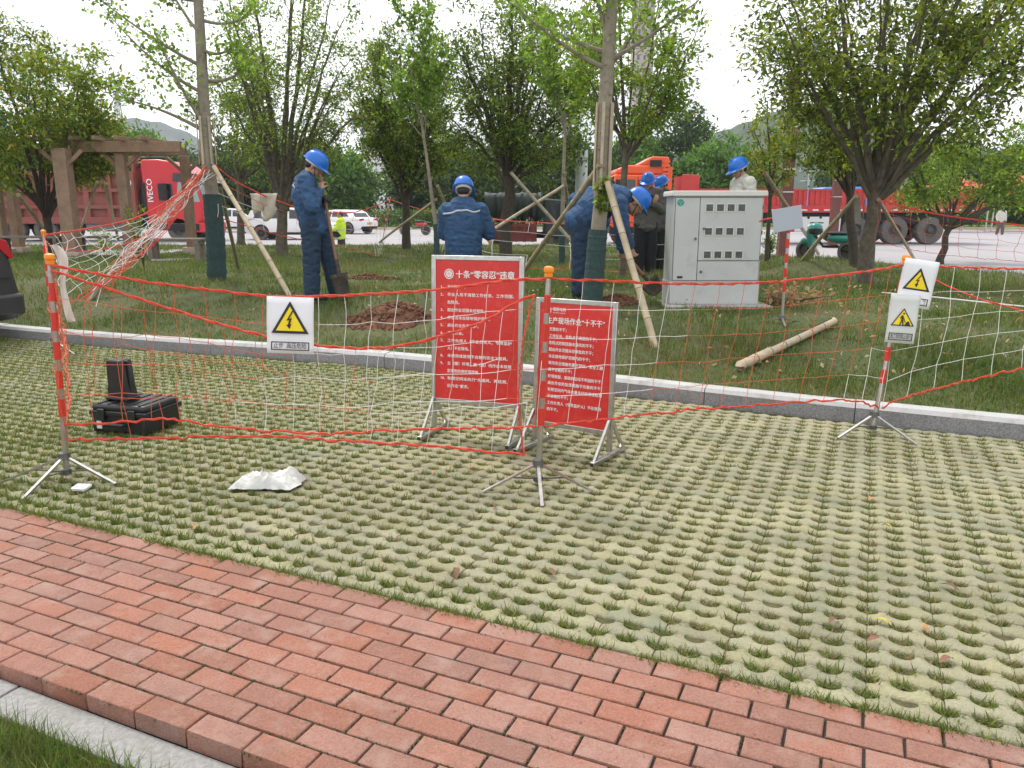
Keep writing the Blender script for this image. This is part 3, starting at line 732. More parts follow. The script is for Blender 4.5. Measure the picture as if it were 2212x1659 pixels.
b1 = on_lawn(112, 540); b1 = Vector((at(112, 540, 19).x, 19, lawn_z(at(112, 540, 19).x, 19)))
cc, cr = extents(b1, -130, 262, 60, 400)
tree('lawn_tree', 'yellow-green round-crowned tree by the dump truck at the left edge', b1, 1.0, 0.10, cc, cr, nl=17, ns=8, nt=6, seed=3, cols=YEL_MIX + FRESH[2:], per=13, lsize=0.125, low=-0.5, spread=.15, bow=.45)
b3 = on_lawn(608, 550)
cc, cr = extents(b3, 440, 800, -160, 440)
tree('lawn_tree', 'tall open multi-stemmed tree behind the worker leaning on a spade', b3, 1.1, 0.14, cc, cr, nl=22, ns=8, nt=6, seed=11, cols=YEL_MIX[:4] + FRESH[:2] + GREEN_MIX[1:3], per=6, lsize=0.105, spread=.13, bark='bark2', low=-0.4, stems=0.10, bow=0.5)
b4 = on_lawn(877, 538)
cc, cr = extents(b4, 765, 985, 45, 425)
tree('lawn_tree', 'dense upright tree left of the worker seen from behind', b4, 1.5, 0.12, cc, cr, nl=16, ns=8, nt=6, seed=5, cols=GREEN_MIX[1:] + YEL_MIX[:4] + FRESH[2:3], per=11, lsize=0.125, spread=.14, low=-0.5, bow=.5)
b5 = on_lawn(1092, 553)
cc, cr = extents(b5, 945, 1285, -60, 440)
tree('lawn_tree', 'wide dark-trunked tree between the two red boards', b5, 2.1, 0.15, cc, cr, nl=20, ns=8, nt=6, seed=8, cols=GREEN_MIX + YEL_MIX[:3], per=8, lsize=0.12, spread=.15, low=-0.6, bow=0.45)
b7 = on_lawn(1868, 612)
cc, cr = extents(b7, 1610, 2330, -240, 360)
tree('lawn_tree', 'large dense broad-crowned tree right of the grey cabinet', b7, 1.35, 0.105, cc, cr, nl=22, ns=9, nt=6, seed=21, cols=DARK_MIX + YEL_MIX[1:4] + YEL_MIX[2:4], per=8, lsize=0.10, spread=.13, bark='bark2', low=-0.1, bow=0.42, t0=.38, tshift=.06)
b12 = Vector((at(1345, 540, 12.5).x, 12.5, lawn_z(at(1345, 540, 12.5).x, 12.5)))
cc, cr = extents(b12, 1215, 1530, -130, 300)
tree('lawn_tree', 'sparse yellow-green tree spreading behind the central pale trunk', b12, 2.1, 0.055, cc, cr, nl=13, ns=8, nt=6, seed=52, cols=YEL_MIX[1:4] + FRESH, per=6, lsize=0.085, spread=.09, bark='bark2', low=-0.75, bow=0.35)
b8 = on_lawn(2030, 562)
cc, cr = extents(b8, 1900, 2330, 250, 460)
tree('lawn_tree', 'small spreading light green tree in front of the flatbed trailer', b8, 0.9, 0.085, cc, cr, nl=13, ns=8, nt=6, seed=15, cols=YEL_MIX[:3] + FRESH, per=11, lsize=0.115, spread=.13, low=-0.4, bow=0.35)
bt = on_lawn(520, 522)
cc, cr = extents(bt, 430, 640, 120, 440)
tree('lawn_tree', 'thin background tree just left of the white car', bt, 2.0, 0.11, cc, cr, nl=9, ns=6, nt=5, seed=33, cols=GREEN_MIX, per=12, lsize=0.11, bark='bark2', low=-0.4)
bs9 = on_lawn(1655, 565)
cc, cr = extents(bs9, 1600, 1730, 200, 430)
tree('lawn_tree', 'slender leafy sapling just right of the grey cabinet', bs9, 1.6, 0.045, cc, cr, nl=7, ns=5, nt=4, seed=35, cols=YEL_MIX, per=6, lsize=0.10, low=-0.6)
b10 = on_lawn(1860, 580); b10 = Vector((at(1845, 570, 15.5).x, 15.5, 0.27))
cc, cr = extents(b10, 1700, 1900, 150, 420)
tree('lawn_tree', 'thin leaning grey tree behind the large right-hand tree', b10, 1.4, 0.09, (cc[0], 0.2, cc[2]), cr, nl=8, ns=6, nt=5, seed=37, cols=YEL_MIX + GREEN_MIX, per=11, lsize=0.10, low=-0.4)

# young staked trees with wrapped trunks -----------------------------------------------------------
def wrap_sleeve(name, path, r, parent, seed=1):
    rnd = random.Random(seed); mb = MB(); pts = []; rr = []
    n = 46
    for i in range(n + 1):
        t = i / n * (len(path) - 1); k = min(int(t), len(path) - 2); pts.append(Vector(path[k]).lerp(Vector(path[k + 1]), t - k)); rr.append(r * (1 + rnd.uniform(-.035, .035)) * (1.12 - 0.1 * i / n))
    mb.tube(pts, rr, 14, cap=False); return mb.build(name, M['wrap'], parent, ang=25)
def bamboo(name, label, p0, p1, r=0.028, m='bamboo', group='bamboo props', cat='bamboo prop'):
    p0 = Vector(p0); p1 = Vector(p1); root = thing(name, label, cat, p0, group=group); d = p1 - p0; L = d.length
    mb = MB(); n = max(2, int(L / 0.30)); pts = []; rr = []
    for i in range(n + 1):
        t = i / n
        for e, f in ((-0.012, 1.0), (0, 1.10), (0.012, 1.0)):
            q = min(1, max(0, t + e / L)); pts.append(d * q + Vector((0, 0, 0.012 * math.sin(q * 5)))); rr.append(r * f * (1 - 0.12 * q))
    mb.tube(pts, rr, 10); mb.build('culm', M[m], root)
    for i in range(1, n):
        t = i / n; c = d * t + Vector((0, 0, 0.012 * math.sin(t * 5))); dn = d.normalized()
        b = MB(); b.cyl(c - dn * 0.004, c + dn * 0.004, r * 1.13 * (1 - .12 * t), n=10); b.build('node_ring', M['node'], root)
    return root
def ginkgo(label, base, path, r0, r1, wrap_h, branches, seed, scale=1.0, slats=None, lsize=0.06, per=7):
    """path: world points of the trunk; branches: (t, tip world point, lift)"""
    rnd = random.Random(seed); base = Vector(base); root = thing('staked_young_tree', label, 'tree', base, group='young trees with green wrapped trunks')
    pth = [Vector(p) - base for p in path]; k = len(pth); mb = MB()
    mb.tube(pth, [r0 + (r1 - r0) * i / (k - 1) for i in range(k)], 14)
    pts = []; dirs = []
    def pt(t):
        t = t * (k - 1); i = min(int(t), k - 2); return pth[i].lerp(pth[i + 1], t - i)
    for t, tip, lift in branches:
        st = pt(t); tip = Vector(tip) - base; c = (st + tip) / 2 + Vector((0, 0, -lift)); lim = bez(st, c, tip, 10)
        rb = (r0 + (r1 - r0) * t) * 0.36
        mb.tube(lim, [rb * (1 - i / 10.8) + .003 for i in range(11)], 6)
        L = (tip - st).length; d = (tip - st).normalized()
        for j in range(int(9 + L * 9)):
            s = 0.2 + 0.8 * rnd.random(); i0 = min(int(s * 10), 9); p0 = lim[i0].lerp(lim[i0 + 1], s * 10 - i0)
            dd = (d * 0.5 + Vector((rnd.gauss(0, .6), rnd.gauss(0, .6), rnd.gauss(.35, .5)))).normalized(); ln = rnd.uniform(.08, .42) * scale * (1.1 - .5 * s)
            p2 = p0 + dd * ln; mb.tube([p0, p2], [.004, .0015], 3, cap=False)
            pts += [p2 + base, p0.lerp(p2, .5) + base]; dirs += [dd, dd]
    for _ in range(10):
        t = rnd.uniform(0.3, .95); p = pt(t); mb.ell(p + Vector((rnd.uniform(-.6, .6) * r0, -r0 * .75, 0)), (.016, .012, .012), None, 6, 4)
    mb.build('trunk', M['ginkgo'], root)
    leaves('crown', pts, dirs, lsize, FRESH, root, base, spread=0.05, per=per, aspect=0.8)
    if wrap_h:
        tw = [pt(x) for x in np.linspace(0.0, wrap_h, 6)]; wrap_sleeve('trunk_wrap', tw, r0 * 1.13, root, seed)
    if slats:
        t0, t1 = slats
        for a in range(6):
            q = a * math.pi / 3 + 0.3; off = Vector((math.cos(q), math.sin(q), 0)) * (r0 * 1.02)
            b = MB(); b.bar(pt(t0) + off, pt(t1) + off, .03, .014, up=off); b.build('bamboo_slat', M['bamboo'], root, bevel=.004)
    return root
def seg(pts, Y): return [at(x, y, Y) for x, y in pts]
# left one
Yg = 11.0; gb = at(468, 605, Yg); gb.z = lawn_z(gb.x, Yg)
gp_ = [gb - Vector((0, 0, .05))] + seg([(466, 520), (458, 420), (445, 320), (440, 220), (434, 100), (428, 0), (424, -120), (421, -240)], Yg)
G1 = ginkgo('leaning pale-barked young tree wrapped in green, left of the spade worker', gb, gp_, 0.105, 0.045, 0.25,
    [(.52, at(225, 20, 11.3), .25), (.58, at(205, -10, 10.8), .1), (.44, at(330, 60, 10.6), .2), (.42, at(270, 215, 10.9), -.1), (.62, at(520, 80, 10.8), .25), (.70, at(550, 25, 11.2), .2),
     (.55, at(560, 120, 11.6), .25), (.75, at(310, -60, 11), .2), (.8, at(520, -80, 11), .2), (.66, at(350, -60, 11.4), .15), (.85, at(360, -160, 10.8), .2)], 4, scale=1.3, slats=(0.33, 0.46), lsize=0.06, per=6)
# centre one
Yc = 8.0; gb6 = at(1278, 660, Yc); gb6.z = lawn_z(gb6.x, Yc)
gp6 = [gb6 - Vector((0, 0, .05))] + seg([(1283, 600), (1290, 520), (1298, 440), (1301, 340), (1306, 240), (1312, 150), (1318, 60), (1324, -40), (1328, -140), (1332, -260)], Yc)
G6 = ginkgo('tall pale-barked young tree with bamboo splints, in front of the bending worker', gb6, gp6, 0.083, 0.05, 0.23,
    [(.60, at(1110, 10, 7.8), .1), (.60, at(1430, -60, 8.2), .18), (.62, at(1510, 0, 7.7), .05), (.66, at(1265, -80, 8.0), -.05), (.84, at(1400, -60, 8.2), .05), (.78, at(1440, -110, 8.0), .1), (.8, at(1240, -180, 8), .1), (.64, at(1090, 5, 8.5), .1)], 9, slats=(0.33, 0.52), lsize=0.05, per=7)
# two further ones
def far_ginkgo(label, px, Y, topx, seed, wrap=0.2, hgt=None):
    b = at(px, 540, Y); b.z = lawn_z(b.x, Y)
    pth = [b - Vector((0, 0, .05))] + seg([(px, 500), (px + (topx - px) * .2, 420), (px + (topx - px) * .4, 340), (px + (topx - px) * .6, 270), (px + (topx - px) * .8, 210), (topx, 150)], Y)
    br = []
    rnd = random.Random(seed)
    for i in range(11): br.append((rnd.uniform(.55, .95), at(topx + rnd.uniform(-110, 110), rnd.uniform(-40, 200), Y + rnd.uniform(-.6, .6)), .1))
    return ginkgo(label, b, pth, 0.055, 0.012, wrap, br, seed, lsize=0.085, per=7)
far_ginkgo('far pale-barked young tree behind the worker with his back turned', 943, 17.5, 890, 14)
far_ginkgo('far thin young tree left of the grey lamp post', 1214, 16.5, 1225, 19)

# vine clump on the centre trunk
vp = [at(random.gauss(1302, 8), random.uniform(380, 455), 7.93) for _ in range(130)]
vo = leaves('climbing_vine', vp, [(0, -.3, -1)] * len(vp), 0.05, FRESH + YEL_MIX, None, (0, 0, 0), spread=0.012, per=2, aspect=.7)
tag(vo, 'bright green creeper on the trunk just above its green wrap', 'vine')

# bamboo props -------------------------------------------------------------------------
def prop(label, a, b, r=0.03, m='bamboo'):
    bamboo('bamboo_pole', label, a, b, r, m, group='bamboo props staking the trees')
def L_(px, py, dz=-0.04): p = on_lawn(px, py); p.z += dz; return p
prop('thick pale bamboo prop slanting down to the top of the tall red board', L_(1115, 605), at(1298, 352, 7.9), .034)
prop('pale bamboo prop right of the wrapped tree, ending by the kerb', L_(1418, 752), at(1312, 392, 7.9), .034)
prop('second thin prop beside the right-hand bamboo of the wrapped tree', L_(1390, 650), at(1318, 395, 8.1), .024)
prop('bamboo prop running from the left wrapped tree down towards the white warning sheet', L_(628, 638), at(462, 358, 10.9), .033)
prop('old dark bamboo prop hard against the left wrapped tree', L_(515, 580), at(476, 405, 11.1), .03, 'bamboo_g')
prop('bamboo prop carrying the bunched net, left of the wrapped tree', L_(185, 652), at(440, 368, 10.9), .033, 'bamboo_g')
prop('crossed bamboo prop leaning on the dark trunk, sloping right', L_(1288, 580), at(1104, 372, 16.6), .04, 'bamboo_g')
prop('crossed bamboo prop sloping left in front of the tarpaulin truck', at(1048, 508, 16.0) , at(1218, 400, 16.4), .035)
prop('pale prop leaning against the far thin tree by the lamp post', L_(1245, 548), at(1217, 372, 16.4), .04)
prop('prop leaning from the far trunk behind the worker with his back turned', L_(820, 520), at(942, 430, 17.4), .035)
prop('short prop right of the far wrapped trunk', L_(1005, 545), at(945, 400, 17.4), .035)
prop('bamboo prop in front of the rust-brown post', L_(1768, 545), at(1652, 372, 14.8), .045)
prop('bamboo prop left of the large right-hand trunk', L_(1730, 562), at(1850, 422, 11.4), .032)
prop('bamboo prop right of the large right-hand trunk', L_(1980, 565), at(1898, 430, 11.4), .032)
prop('bamboo prop at the far left beside the van', L_(130, 538), at(40, 420, 17), .05)
prop('pale slim stake leaning in front of the dump truck tipper', L_(255, 515), at(228, 395, 18), .04)
prop('stake crossing to the left in front of the dump truck tipper', L_(165, 520), at(210, 392, 18), .035)
# steel stays by the right trunk
for lab, a, b in (('grey metal stay against the left of the large right-hand trunk', (1850, 600), (1868, 430)), ('grey metal stay against the right of the large right-hand trunk', (1885, 612), (1893, 470))):
    p0 = on_lawn(*a); p1 = at(b[0], b[1], p0.y); m_ = MB(); m_.bar(p0, p1, .025, .012); o = m_.build('metal_stay', M['darksteel'], origin=p0, loc=p0); tag(o, lab, 'stay', 'metal stays')
# board splints round the right trunk
for lab, xs_ in (('flat wooden splint tied to the left of the large right-hand trunk', 1853), ('flat wooden splint tied to the right of the large right-hand trunk', 1896)):
    p0 = at(xs_, 475, b7.y - .05); p1 = at(xs_ - 3, 420, b7.y - .05); m_ = MB(); m_.bar(p0, p1, .09, .02, up=(0, 1, 0)); tag(m_.build('trunk_splint', M['benchwood'], origin=p0, loc=p0), lab, 'splint', 'splints')
# the split bamboo lying on the grass
pa = on_lawn(1598, 805); pbb = on_lawn(1800, 708); pa.z += .05; pbb.z += .05
root = thing('fallen_bamboo', 'thick hollow bamboo pole lying on the grass right of the cabinet', 'bamboo', pa)
mb = MB(); d = pbb - pa; n = 7; r = .040
pts = []; rr = []
for i in range(n + 1):
    for e, f in ((-.012, 1), (0, 1.07), (.012, 1)):
        q = min(1, max(0, i / n + e)); pts.append(d * q); rr.append(r * f * (1 - .2 * q))
mb.tube(pts, rr, 14, cap=False); mb.tube([p * 0.999 for p in pts[:6]], [x * .80 for x in rr[:6]], 14, cap=False)
mb.build('culm', M['bamboo'], root)
m_ = MB(); m_.tube([d * .12, d * .125], [r * .8, r * .78], 14); m_.build('inner_wall', M['node'], root)
for i in range(1, n): m_ = MB(); m_.cyl(d * (i / n) - d.normalized() * .005, d * (i / n) + d.normalized() * .005, r * 1.09 * (1 - .2 * i / n), n=14); m_.build('node_ring', M['node'], root)
m_ = MB(); m_.bar(d * .3 + Vector((0, 0, r * .98)), d * .97 + Vector((0, 0, r * .85)), .010, .006); m_.build('split', M['black'], root)

# trees across the road --------------------------------------------------------------------
bgl = [(-60, 300, 150, 62), (60, 310, 150, 64), (190, 315, 120, 60), (320, 290, 120, 62), (420, 330, 130, 60), (530, 300, 140, 63), (640, 290, 130, 61), (740, 330, 110, 60), (930, 300, 140, 64), (1010, 330, 120, 61),
       (1090, 300, 140, 63), (1190, 290, 140, 61), (1290, 320, 120, 60), (1370, 285, 130, 64), (1462, 228, 130, 66), (1540, 300, 120, 61), (1610, 330, 90, 63), (1830, 330, 100, 66), (1930, 300, 110, 68), (2080, 330, 140, 66), (2200, 330, 130, 66), (2320, 320, 140, 64)]
kinds = ['dark', 'bright', 'mid']
names = {}
bright = {320: 1, 740: 1, 1370: 1, 1540: 1, 1610: 1, 2200: 1}
desc = ['at the far left edge', 'behind the middle of the dump truck tipper', 'behind the front of the dump truck tipper', 'above the roof of the red dump truck cab', 'just right of the red dump truck cab',
        'behind the thin trunk left of the white car', 'behind the worker leaning on the spade', 'right of the worker leaning on the spade', 'behind the far wrapped trunk', 'behind the back-turned worker',
        'behind the wide dark-trunked tree', 'behind the left of the grey lamp post', 'behind the tall pale trunk', 'above the orange truck cab', 'tallest, above the orange cab', 'right of the orange cab', 'lowest, left of the man behind the cabinet',
        'behind the large right-hand tree', 'behind the brick chimney-like pillar', 'left of the red tents', 'above the red tents', 'at the far right edge']
for i, (px, top, w, Yb) in enumerate(bgl):
    Yb = Yb + 4; b = at(px, 480, Yb); b.z = 0.2
    tp = at(px, top, Yb).z - b.z; wx = w / FPX * Yb * 0.62
    br_ = bright.get(px, 0)
    cols = [(0.035, 0.06, 0.018), (0.05, 0.085, 0.022), (0.065, 0.105, 0.025)] if not br_ else [(0.075, 0.15, 0.025), (0.10, 0.18, 0.03), (0.06, 0.115, 0.022)]
    tree('roadside_tree', ('bright green' if br_ else 'dark green') + ' leafy tree across the road ' + desc[i], b, tp * .12, 0.14, (0, 0, tp * .52), (wx, wx * .8, tp * .48), nl=15, ns=7, nt=4, seed=100 + i, lsize=0.45, per=13,
         cols=cols, group='trees across the road', spread=0.42, low=-0.95, twig=.8)
# clipped hedge behind the far kerb: separate shrubs
hl = [(560, 'behind the roof of the white car'), (690, 'behind the spade worker'), (820, 'right of the white sedan tail'), (880, 'behind the motorcycle'), (960, 'behind the hips of the worker with his back turned'), (1040, 'left of the tarpaulin truck'), (450, 'right of the red cab'), (1600, 'behind the grey cabinet'), (2100, 'behind the trailer tail')]
for px, dsc in hl:
    b = at(px, 478, 59.6); b.z = .2; rt = thing('hedge_shrub', 'low clipped green hedge shrub ' + dsc, 'shrub', b, group='hedge across the road')
    w = 1.9; pts = [(b.x + random.uniform(-w, w), b.y + random.uniform(-.5, .5), b.z + random.uniform(.05, 1.15)) for _ in range(420)]
    leaves('foliage', pts, [(0, 0, 1)] * len(pts), .22, [(0.07, 0.13, 0.022), (0.10, 0.17, 0.03), (0.05, 0.09, 0.02)], rt, b, spread=.08, per=3)
    m_ = MB(); m_.cyl((0, 0, -.1), (0, 0, .6), .05, .03, 6); m_.build('stem', M['bark'], rt)
# bushy shrub right of the cabinet, saplings by the pergola, small weeds
def shrub(name, label, base, h, w, n, lsize, cols, seed=1, stems=5):
    rnd = random.Random(seed); base = Vector(base); rt = thing(name, label, 'shrub', base); m_ = MB(); pts = []; ds = []
    for k in range(stems):
        tip = Vector((rnd.uniform(-w, w), rnd.uniform(-w, w), h * rnd.uniform(.6, 1))); lim = bez(Vector((0, 0, -.03)), Vector((tip.x * .2, tip.y * .2, tip.z * .6)), tip, 5)
        m_.tube(lim, [.010, .009, .008, .006, .004, .002], 4)
        for _ in range(n // stems):
            t = rnd.uniform(.3, 1) * 5; i = min(int(t), 4); pts.append(base + lim[i].lerp(lim[i + 1], t - i)); ds.append((rnd.gauss(0, .6), rnd.gauss(0, .6), .5))
    m_.build('stem', M['bark'], rt); leaves('foliage', pts, ds, lsize, cols, rt, base, spread=.05, per=4); return rt
shrub('shrub', 'small pale-leaved shrub against the right side of the cabinet', on_lawn(1662, 560), .62, .18, 120, .07, FRESH + GREEN_MIX, 3, 7)
shrub('sapling', 'yellow-green sapling in front of the dump truck, by the red rope', L_(300, 560), 1.25, .35, 50, .11, YEL_MIX[2:] + FRESH, 5, 4)
shrub('sapling', 'low yellow-green sapling under the pergola post', L_(225, 545), .7, .3, 45, .11, YEL_MIX[2:] + FRESH, 6, 4)
shrub('sapling', 'thin dark sapling with tied stems behind the bunched net', L_(312, 585), .75, .08, 20, .05, GREEN_MIX, 7, 4)
shrub('grass_tussock', 'tall grass tussock at the feet of the man with a phone', on_lawn(1405, 590), .30, .22, 60, .12, [(0.10, 0.12, 0.03), (0.16, 0.15, 0.06)], 8, 12)
shrub('weed', 'leafy weed at the base of the far thin tree', on_lawn(1255, 545), .5, .2, 40, .09, GREEN_MIX + FRESH, 9, 5)
shrub('dry_tussock', 'brown dried grass tuft on the lawn right of the cabinet', on_lawn(1700, 660), .14, .35, 60, .10, [(0.26, 0.18, 0.10), (0.20, 0.14, 0.07)], 10, 16)
# ------------------------------------------------------------------ lettering
def text_mesh(s, size, bold=0.0, align='LEFT'):
    c = bpy.data.curves.new('lettering', 'FONT'); c.body = s; c.size = size; c.align_x = align; c.align_y = 'CENTER'; c.resolution_u = 2
    o = bpy.data.objects.new('lettering_tmp', c); COL.objects.link(o)
    dg = bpy.context.evaluated_depsgraph_get(); me = bpy.data.meshes.new_from_object(o.evaluated_get(dg))
    if bold:
        n = len(me.vertices); V0 = [v.co.copy() for v in me.vertices]; F0 = [tuple(p.vertices) for p in me.polygons]; vs_ = []; fs_ = []
        for k, dx in enumerate((-.9, .9)):
            vs_ += [(v.x + dx * bold * size, v.y + (.4 if k else -.4) * bold * size, -.0003 * k) for v in V0]; fs_ += [tuple(i + n * k for i in f) for f in F0]
        me = bpy.data.meshes.new('lettering'); me.from_pydata(vs_, [], fs_)
    w = max((v.co.x for v in me.vertices), default=0) - min((v.co.x for v in me.vertices), default=0)
    bpy.data.objects.remove(o); bpy.data.curves.remove(c); return me, w
def lettering(s, size, m, parent, M4, width=None, bold=0.0, align='LEFT', name='lettering'):
    """text in the local xy plane of M4 (x right, y up), squeezed to width"""
    me, w = text_mesh(s, size, bold, align); k = 1.0
    if width and w > 0: k = width / w
    me.transform(M4 @ Matrix.Diagonal((k, 1, 1, 1))); me.materials.clear(); me.materials.append(m)
    return link_mesh(name, me, parent)
def XZ(x=0, y=0, z=0, tilt=0): return Matrix.Translation((x, y, z)) @ Matrix.Rotation(R(90), 4, 'X')   # text upright, facing -y

# ------------------------------------------------------------------ barrier posts
def post(label, base, top, red=5, cap_h=.04, spread=(200, 320, 80), foot=0.30, short=False):
    base = Vector(base); top = Vector(top) - base; rt = thing('barrier_post', label, 'post', base, group='red and silver barrier posts'); d = top.normalized(); L = top.length
    def P(t): return top * t
    m_ = MB(); m_.cyl(P(.0) + Vector((0, 0, .02)), P(.985), .0155, .0135, 14); m_.build('pole', M['steel'], rt)
    n = red
    for i in range(n):
        t0 = .30 + .66 * i / n; m_ = MB(); m_.cyl(P(t0), P(t0 + .66 / n * .62), .0172, .0165, 14); m_.build('red_band', M['redband'], rt)
    m_ = MB(); Mx = d.to_track_quat('Z', 'Y').to_matrix()
    m_.lathe([(.012, -.012), (.020, -.010), (.021, .004), (.017, .008), (.024, .014), (.026, .026), (.023, .038), (.010, .044)], 16, Mx, P(1)); m_.build('cap', M['orange_cap'], rt)
    m_ = MB(); hub = P(0) + Vector((0, 0, .125 if not short else .06)); m_.cyl(hub - Vector((0, 0, .015)), hub + Vector((0, 0, .02)), .03, .028, 10)
    m_.build('hub', M['darksteel'], rt); m_ = MB(); m_.cyl(Vector((0, 0, .03)), Vector((0, 0, .055)), .026, .026, 10); m_.build('lower_collar', M['darksteel'], rt)
    for a in spread:
        a = R(a); e = Vector((math.cos(a) * foot, math.sin(a) * foot, .006)); m_ = MB(); m_.bar(hub, e, .016, .010); lg = m_.build('leg', M['steel'], rt)
        m_ = MB(); q = hub.lerp(e, .5); m_.bar(Vector((0, 0, .042)), q, .012, .006); m_.build('brace', M['darksteel'], rt)
    return rt
P1b = Vector((*[0, 0], 0)); 
def gpt(px, py, z=0.0):
    p0 = at(px, py, 1.0); o = Vector((0, 0, CAM_H)); d = p0 - o; t = (z - CAM_H) / d.z; return o + d * t
p1b = gpt(146, 1034); p1t = at(108, 566, p1b.y + .02)
p2b = gpt(1162, 1050); p2t = at(1185, 594, p2b.y + .03)
p3b = gpt(1884, 936); p3t = at(1956, 566, p3b.y + .05)
p0b = gpt(118, 760); p0t = at(94, 506, p0b.y)
post('leaning silver and red post at the left front, holding the net', p1b, p1t, spread=(196, 262, 342), foot=.32)
post('silver and red post in front of the smaller red board', p2b, p2t, spread=(200, 272, 340), foot=.30)
post('silver and red post carrying two yellow triangle signs on the right', p3b, p3t, spread=(205, 300, 80), foot=.30)
post('silver and red post at the far left with the white strip of cloth', p0b, p0t, spread=(200, 330, 90), foot=.34)
pbb_ = on_lawn(825, 528); post('red post standing far back, left of the worker seen from behind', pbb_, at(843, 428, pbb_.y), spread=(30, 150, 270), foot=.25, short=True)
pr_ = on_lawn(1688, 702); post('red-topped post with a grey blank plate, right of the cabinet', pr_, at(1706, 462, pr_.y), spread=(20, 140, 260), foot=.2, short=True)
pl = at(1701, 473, pr_.y - .03); rt = tag(MB().box((0, 0, 0), (.26, .006, .20), Matrix.Rotation(R(-10), 3, 'Y')).build('blank_plate', mat('blue_grey_plate', (.40, .44, .50), .4), origin=(0, 0, 0), loc=pl, bevel=.002), 'blank grey-blue plate hung on the post right of the cabinet', 'sign')

# ------------------------------------------------------------------ ropes and nets
def smooth_path(pts, n=40):
    """Catmull-Rom through points"""
    P = [Vector(p) for p in pts]; P = [P[0] * 2 - P[1]] + P + [P[-1] * 2 - P[-2]]; out = []; k = len(P) - 3
    for i in range(n + 1):
        t = i / n * k; a = min(int(t), k - 1); f = t - a; p0, p1, p2, p3 = P[a:a + 4]
        out.append(0.5 * ((2 * p1) + (p2 - p0) * f + (2 * p0 - 5 * p1 + 4 * p2 - p3) * f * f + (3 * p1 - p0 - 3 * p2 + p3) * f ** 3))
    # even spacing along the length
    d = [0]
    for a, b in zip(out[:-1], out[1:]): d.append(d[-1] + (b - a).length)
    res = []; k = 0
    for i in range(n + 1):
        t = d[-1] * i / n
        while k < n - 1 and d[k + 1] < t: k += 1
        f = (t - d[k]) / max(d[k + 1] - d[k], 1e-9); res.append(out[k].lerp(out[k + 1], min(1, max(0, f))))
    return res
def jit(path, s, rnd): return [p + Vector((rnd.gauss(0, s), rnd.gauss(0, s), rnd.gauss(0, s))) for p in path]
def rope_mb(path, r, rnd, strands=3):
    mb = MB()
    for k in range(strands):
        q = k * 6.28 / strands; ph = rnd.uniform(0, 6)
        mb.tube([p + Vector((0, math.cos(q + i * .9 + ph), math.sin(q + i * .9 + ph))) * r * .55 for i, p in enumerate(path)], r * .62, 5)
    return mb
def net(label, top, bot, nc, nr, white, loc, seed=1, extra=(), rope_r=.0075, bot_r=.0065, cord=.0017, slack=.02, skew=0.0, group=None, drop=0.0, ropes=True):
    rnd = random.Random(seed); loc = Vector(loc); rt = thing('safety_net', label, 'net', loc, group=group)
    T = smooth_path(top, 90); Bm = smooth_path(bot, 90)
    if ropes:
        rope_mb(jit(T, .0012, rnd), rope_r, rnd).build('top_rope', M['rope'], rt, origin=loc)
        rope_mb(jit(Bm, .004, rnd), bot_r, rnd).build('bottom_rope', M['rope'], rt, origin=loc)
    for e in extra: rope_mb(jit(smooth_path(e, 60), .003, rnd), bot_r, rnd).build('edge_rope', M['rope'], rt, origin=loc)
    def S(path, t): t = max(0, min(1, t)) * 90; i = min(int(t), 89); return path[i].lerp(path[i + 1], t - i)
    G = []
    for i in range(nc + 1):
        col = []
        for j in range(nr + 1):
            f = j / nr; t = i / nc; p = S(T, t + skew * f * (1 - t)).lerp(S(Bm, t + skew * f * 0.5), f)
            w = slack * math.sin(math.pi * f); p = p + Vector((rnd.gauss(0, w * .35), rnd.gauss(0, w), rnd.gauss(0, w * .35)))
            p.y += w * 1.5 * math.sin(i * 1.3 + j)
            col.append(p)
        G.append(col)
    mw, mo = MB(), MB()
    for i in range(nc + 1):
        for j in range(nr):
            if rnd.random() < drop: continue
            mid = G[i][j].lerp(G[i][j + 1], .5) + Vector((rnd.gauss(0, slack * .18), 0, 0))
            (mw if white(i / nc, j / nr) else mo).tube([G[i][j], mid, G[i][j + 1]], cord, 4, cap=False)
    for j in range(1, nr):
        for i in range(nc):
            if rnd.random() < drop: continue
            mid = G[i][j].lerp(G[i + 1][j], .5) + Vector((0, 0, -abs(rnd.gauss(0, slack * .16))))
            (mw if white(i / nc, j / nr) else mo).tube([G[i][j], mid, G[i + 1][j]], cord, 4, cap=False)
            (mw if white(i / nc, j / nr) else mo).ell(G[i][j], (cord * 1.9,) * 3, None, 5, 3)
    if mo.v: mo.build('orange_netting', M['cord_o'], rt, origin=loc)['kind'] = 'stuff'
    if mw.v: mw.build('white_netting', M['cord_w'], rt, origin=loc)['kind'] = 'stuff'
    return rt
ya, yb, yc = p1b.y, p2b.y, p3b.y
A_top = [at(109, 573, ya), at(300, 606, ya + .03), at(470, 628, ya + .05), at(625, 641, ya + .06), at(920, 628, yb - .04), at(1100, 606, yb), p2t - Vector((0, 0, .02))]
A_bot = [at(140, 915, ya), at(230, 914, ya + .02), at(370, 905, ya + .04), at(480, 922, ya + .04), at(690, 936, ya + .06), at(900, 928, yb - .02), at(1155, 922, yb)]
net('orange and white safety net hung from the left front post to the middle post', A_top, A_bot, 17, 5, lambda u, v: u > .52 - .22 * v and u < .93, p1b, 3, slack=.022)
A2_top = [at(112, 584, ya - .03), at(370, 668, ya + .0), at(500, 707, ya + .0), at(620, 736, ya + .02), at(760, 752, ya + .02), at(880, 744, yb - .08), at(1030, 700, yb - .08), at(1110, 656, yb - .05), at(1155, 636, yb - .04)]
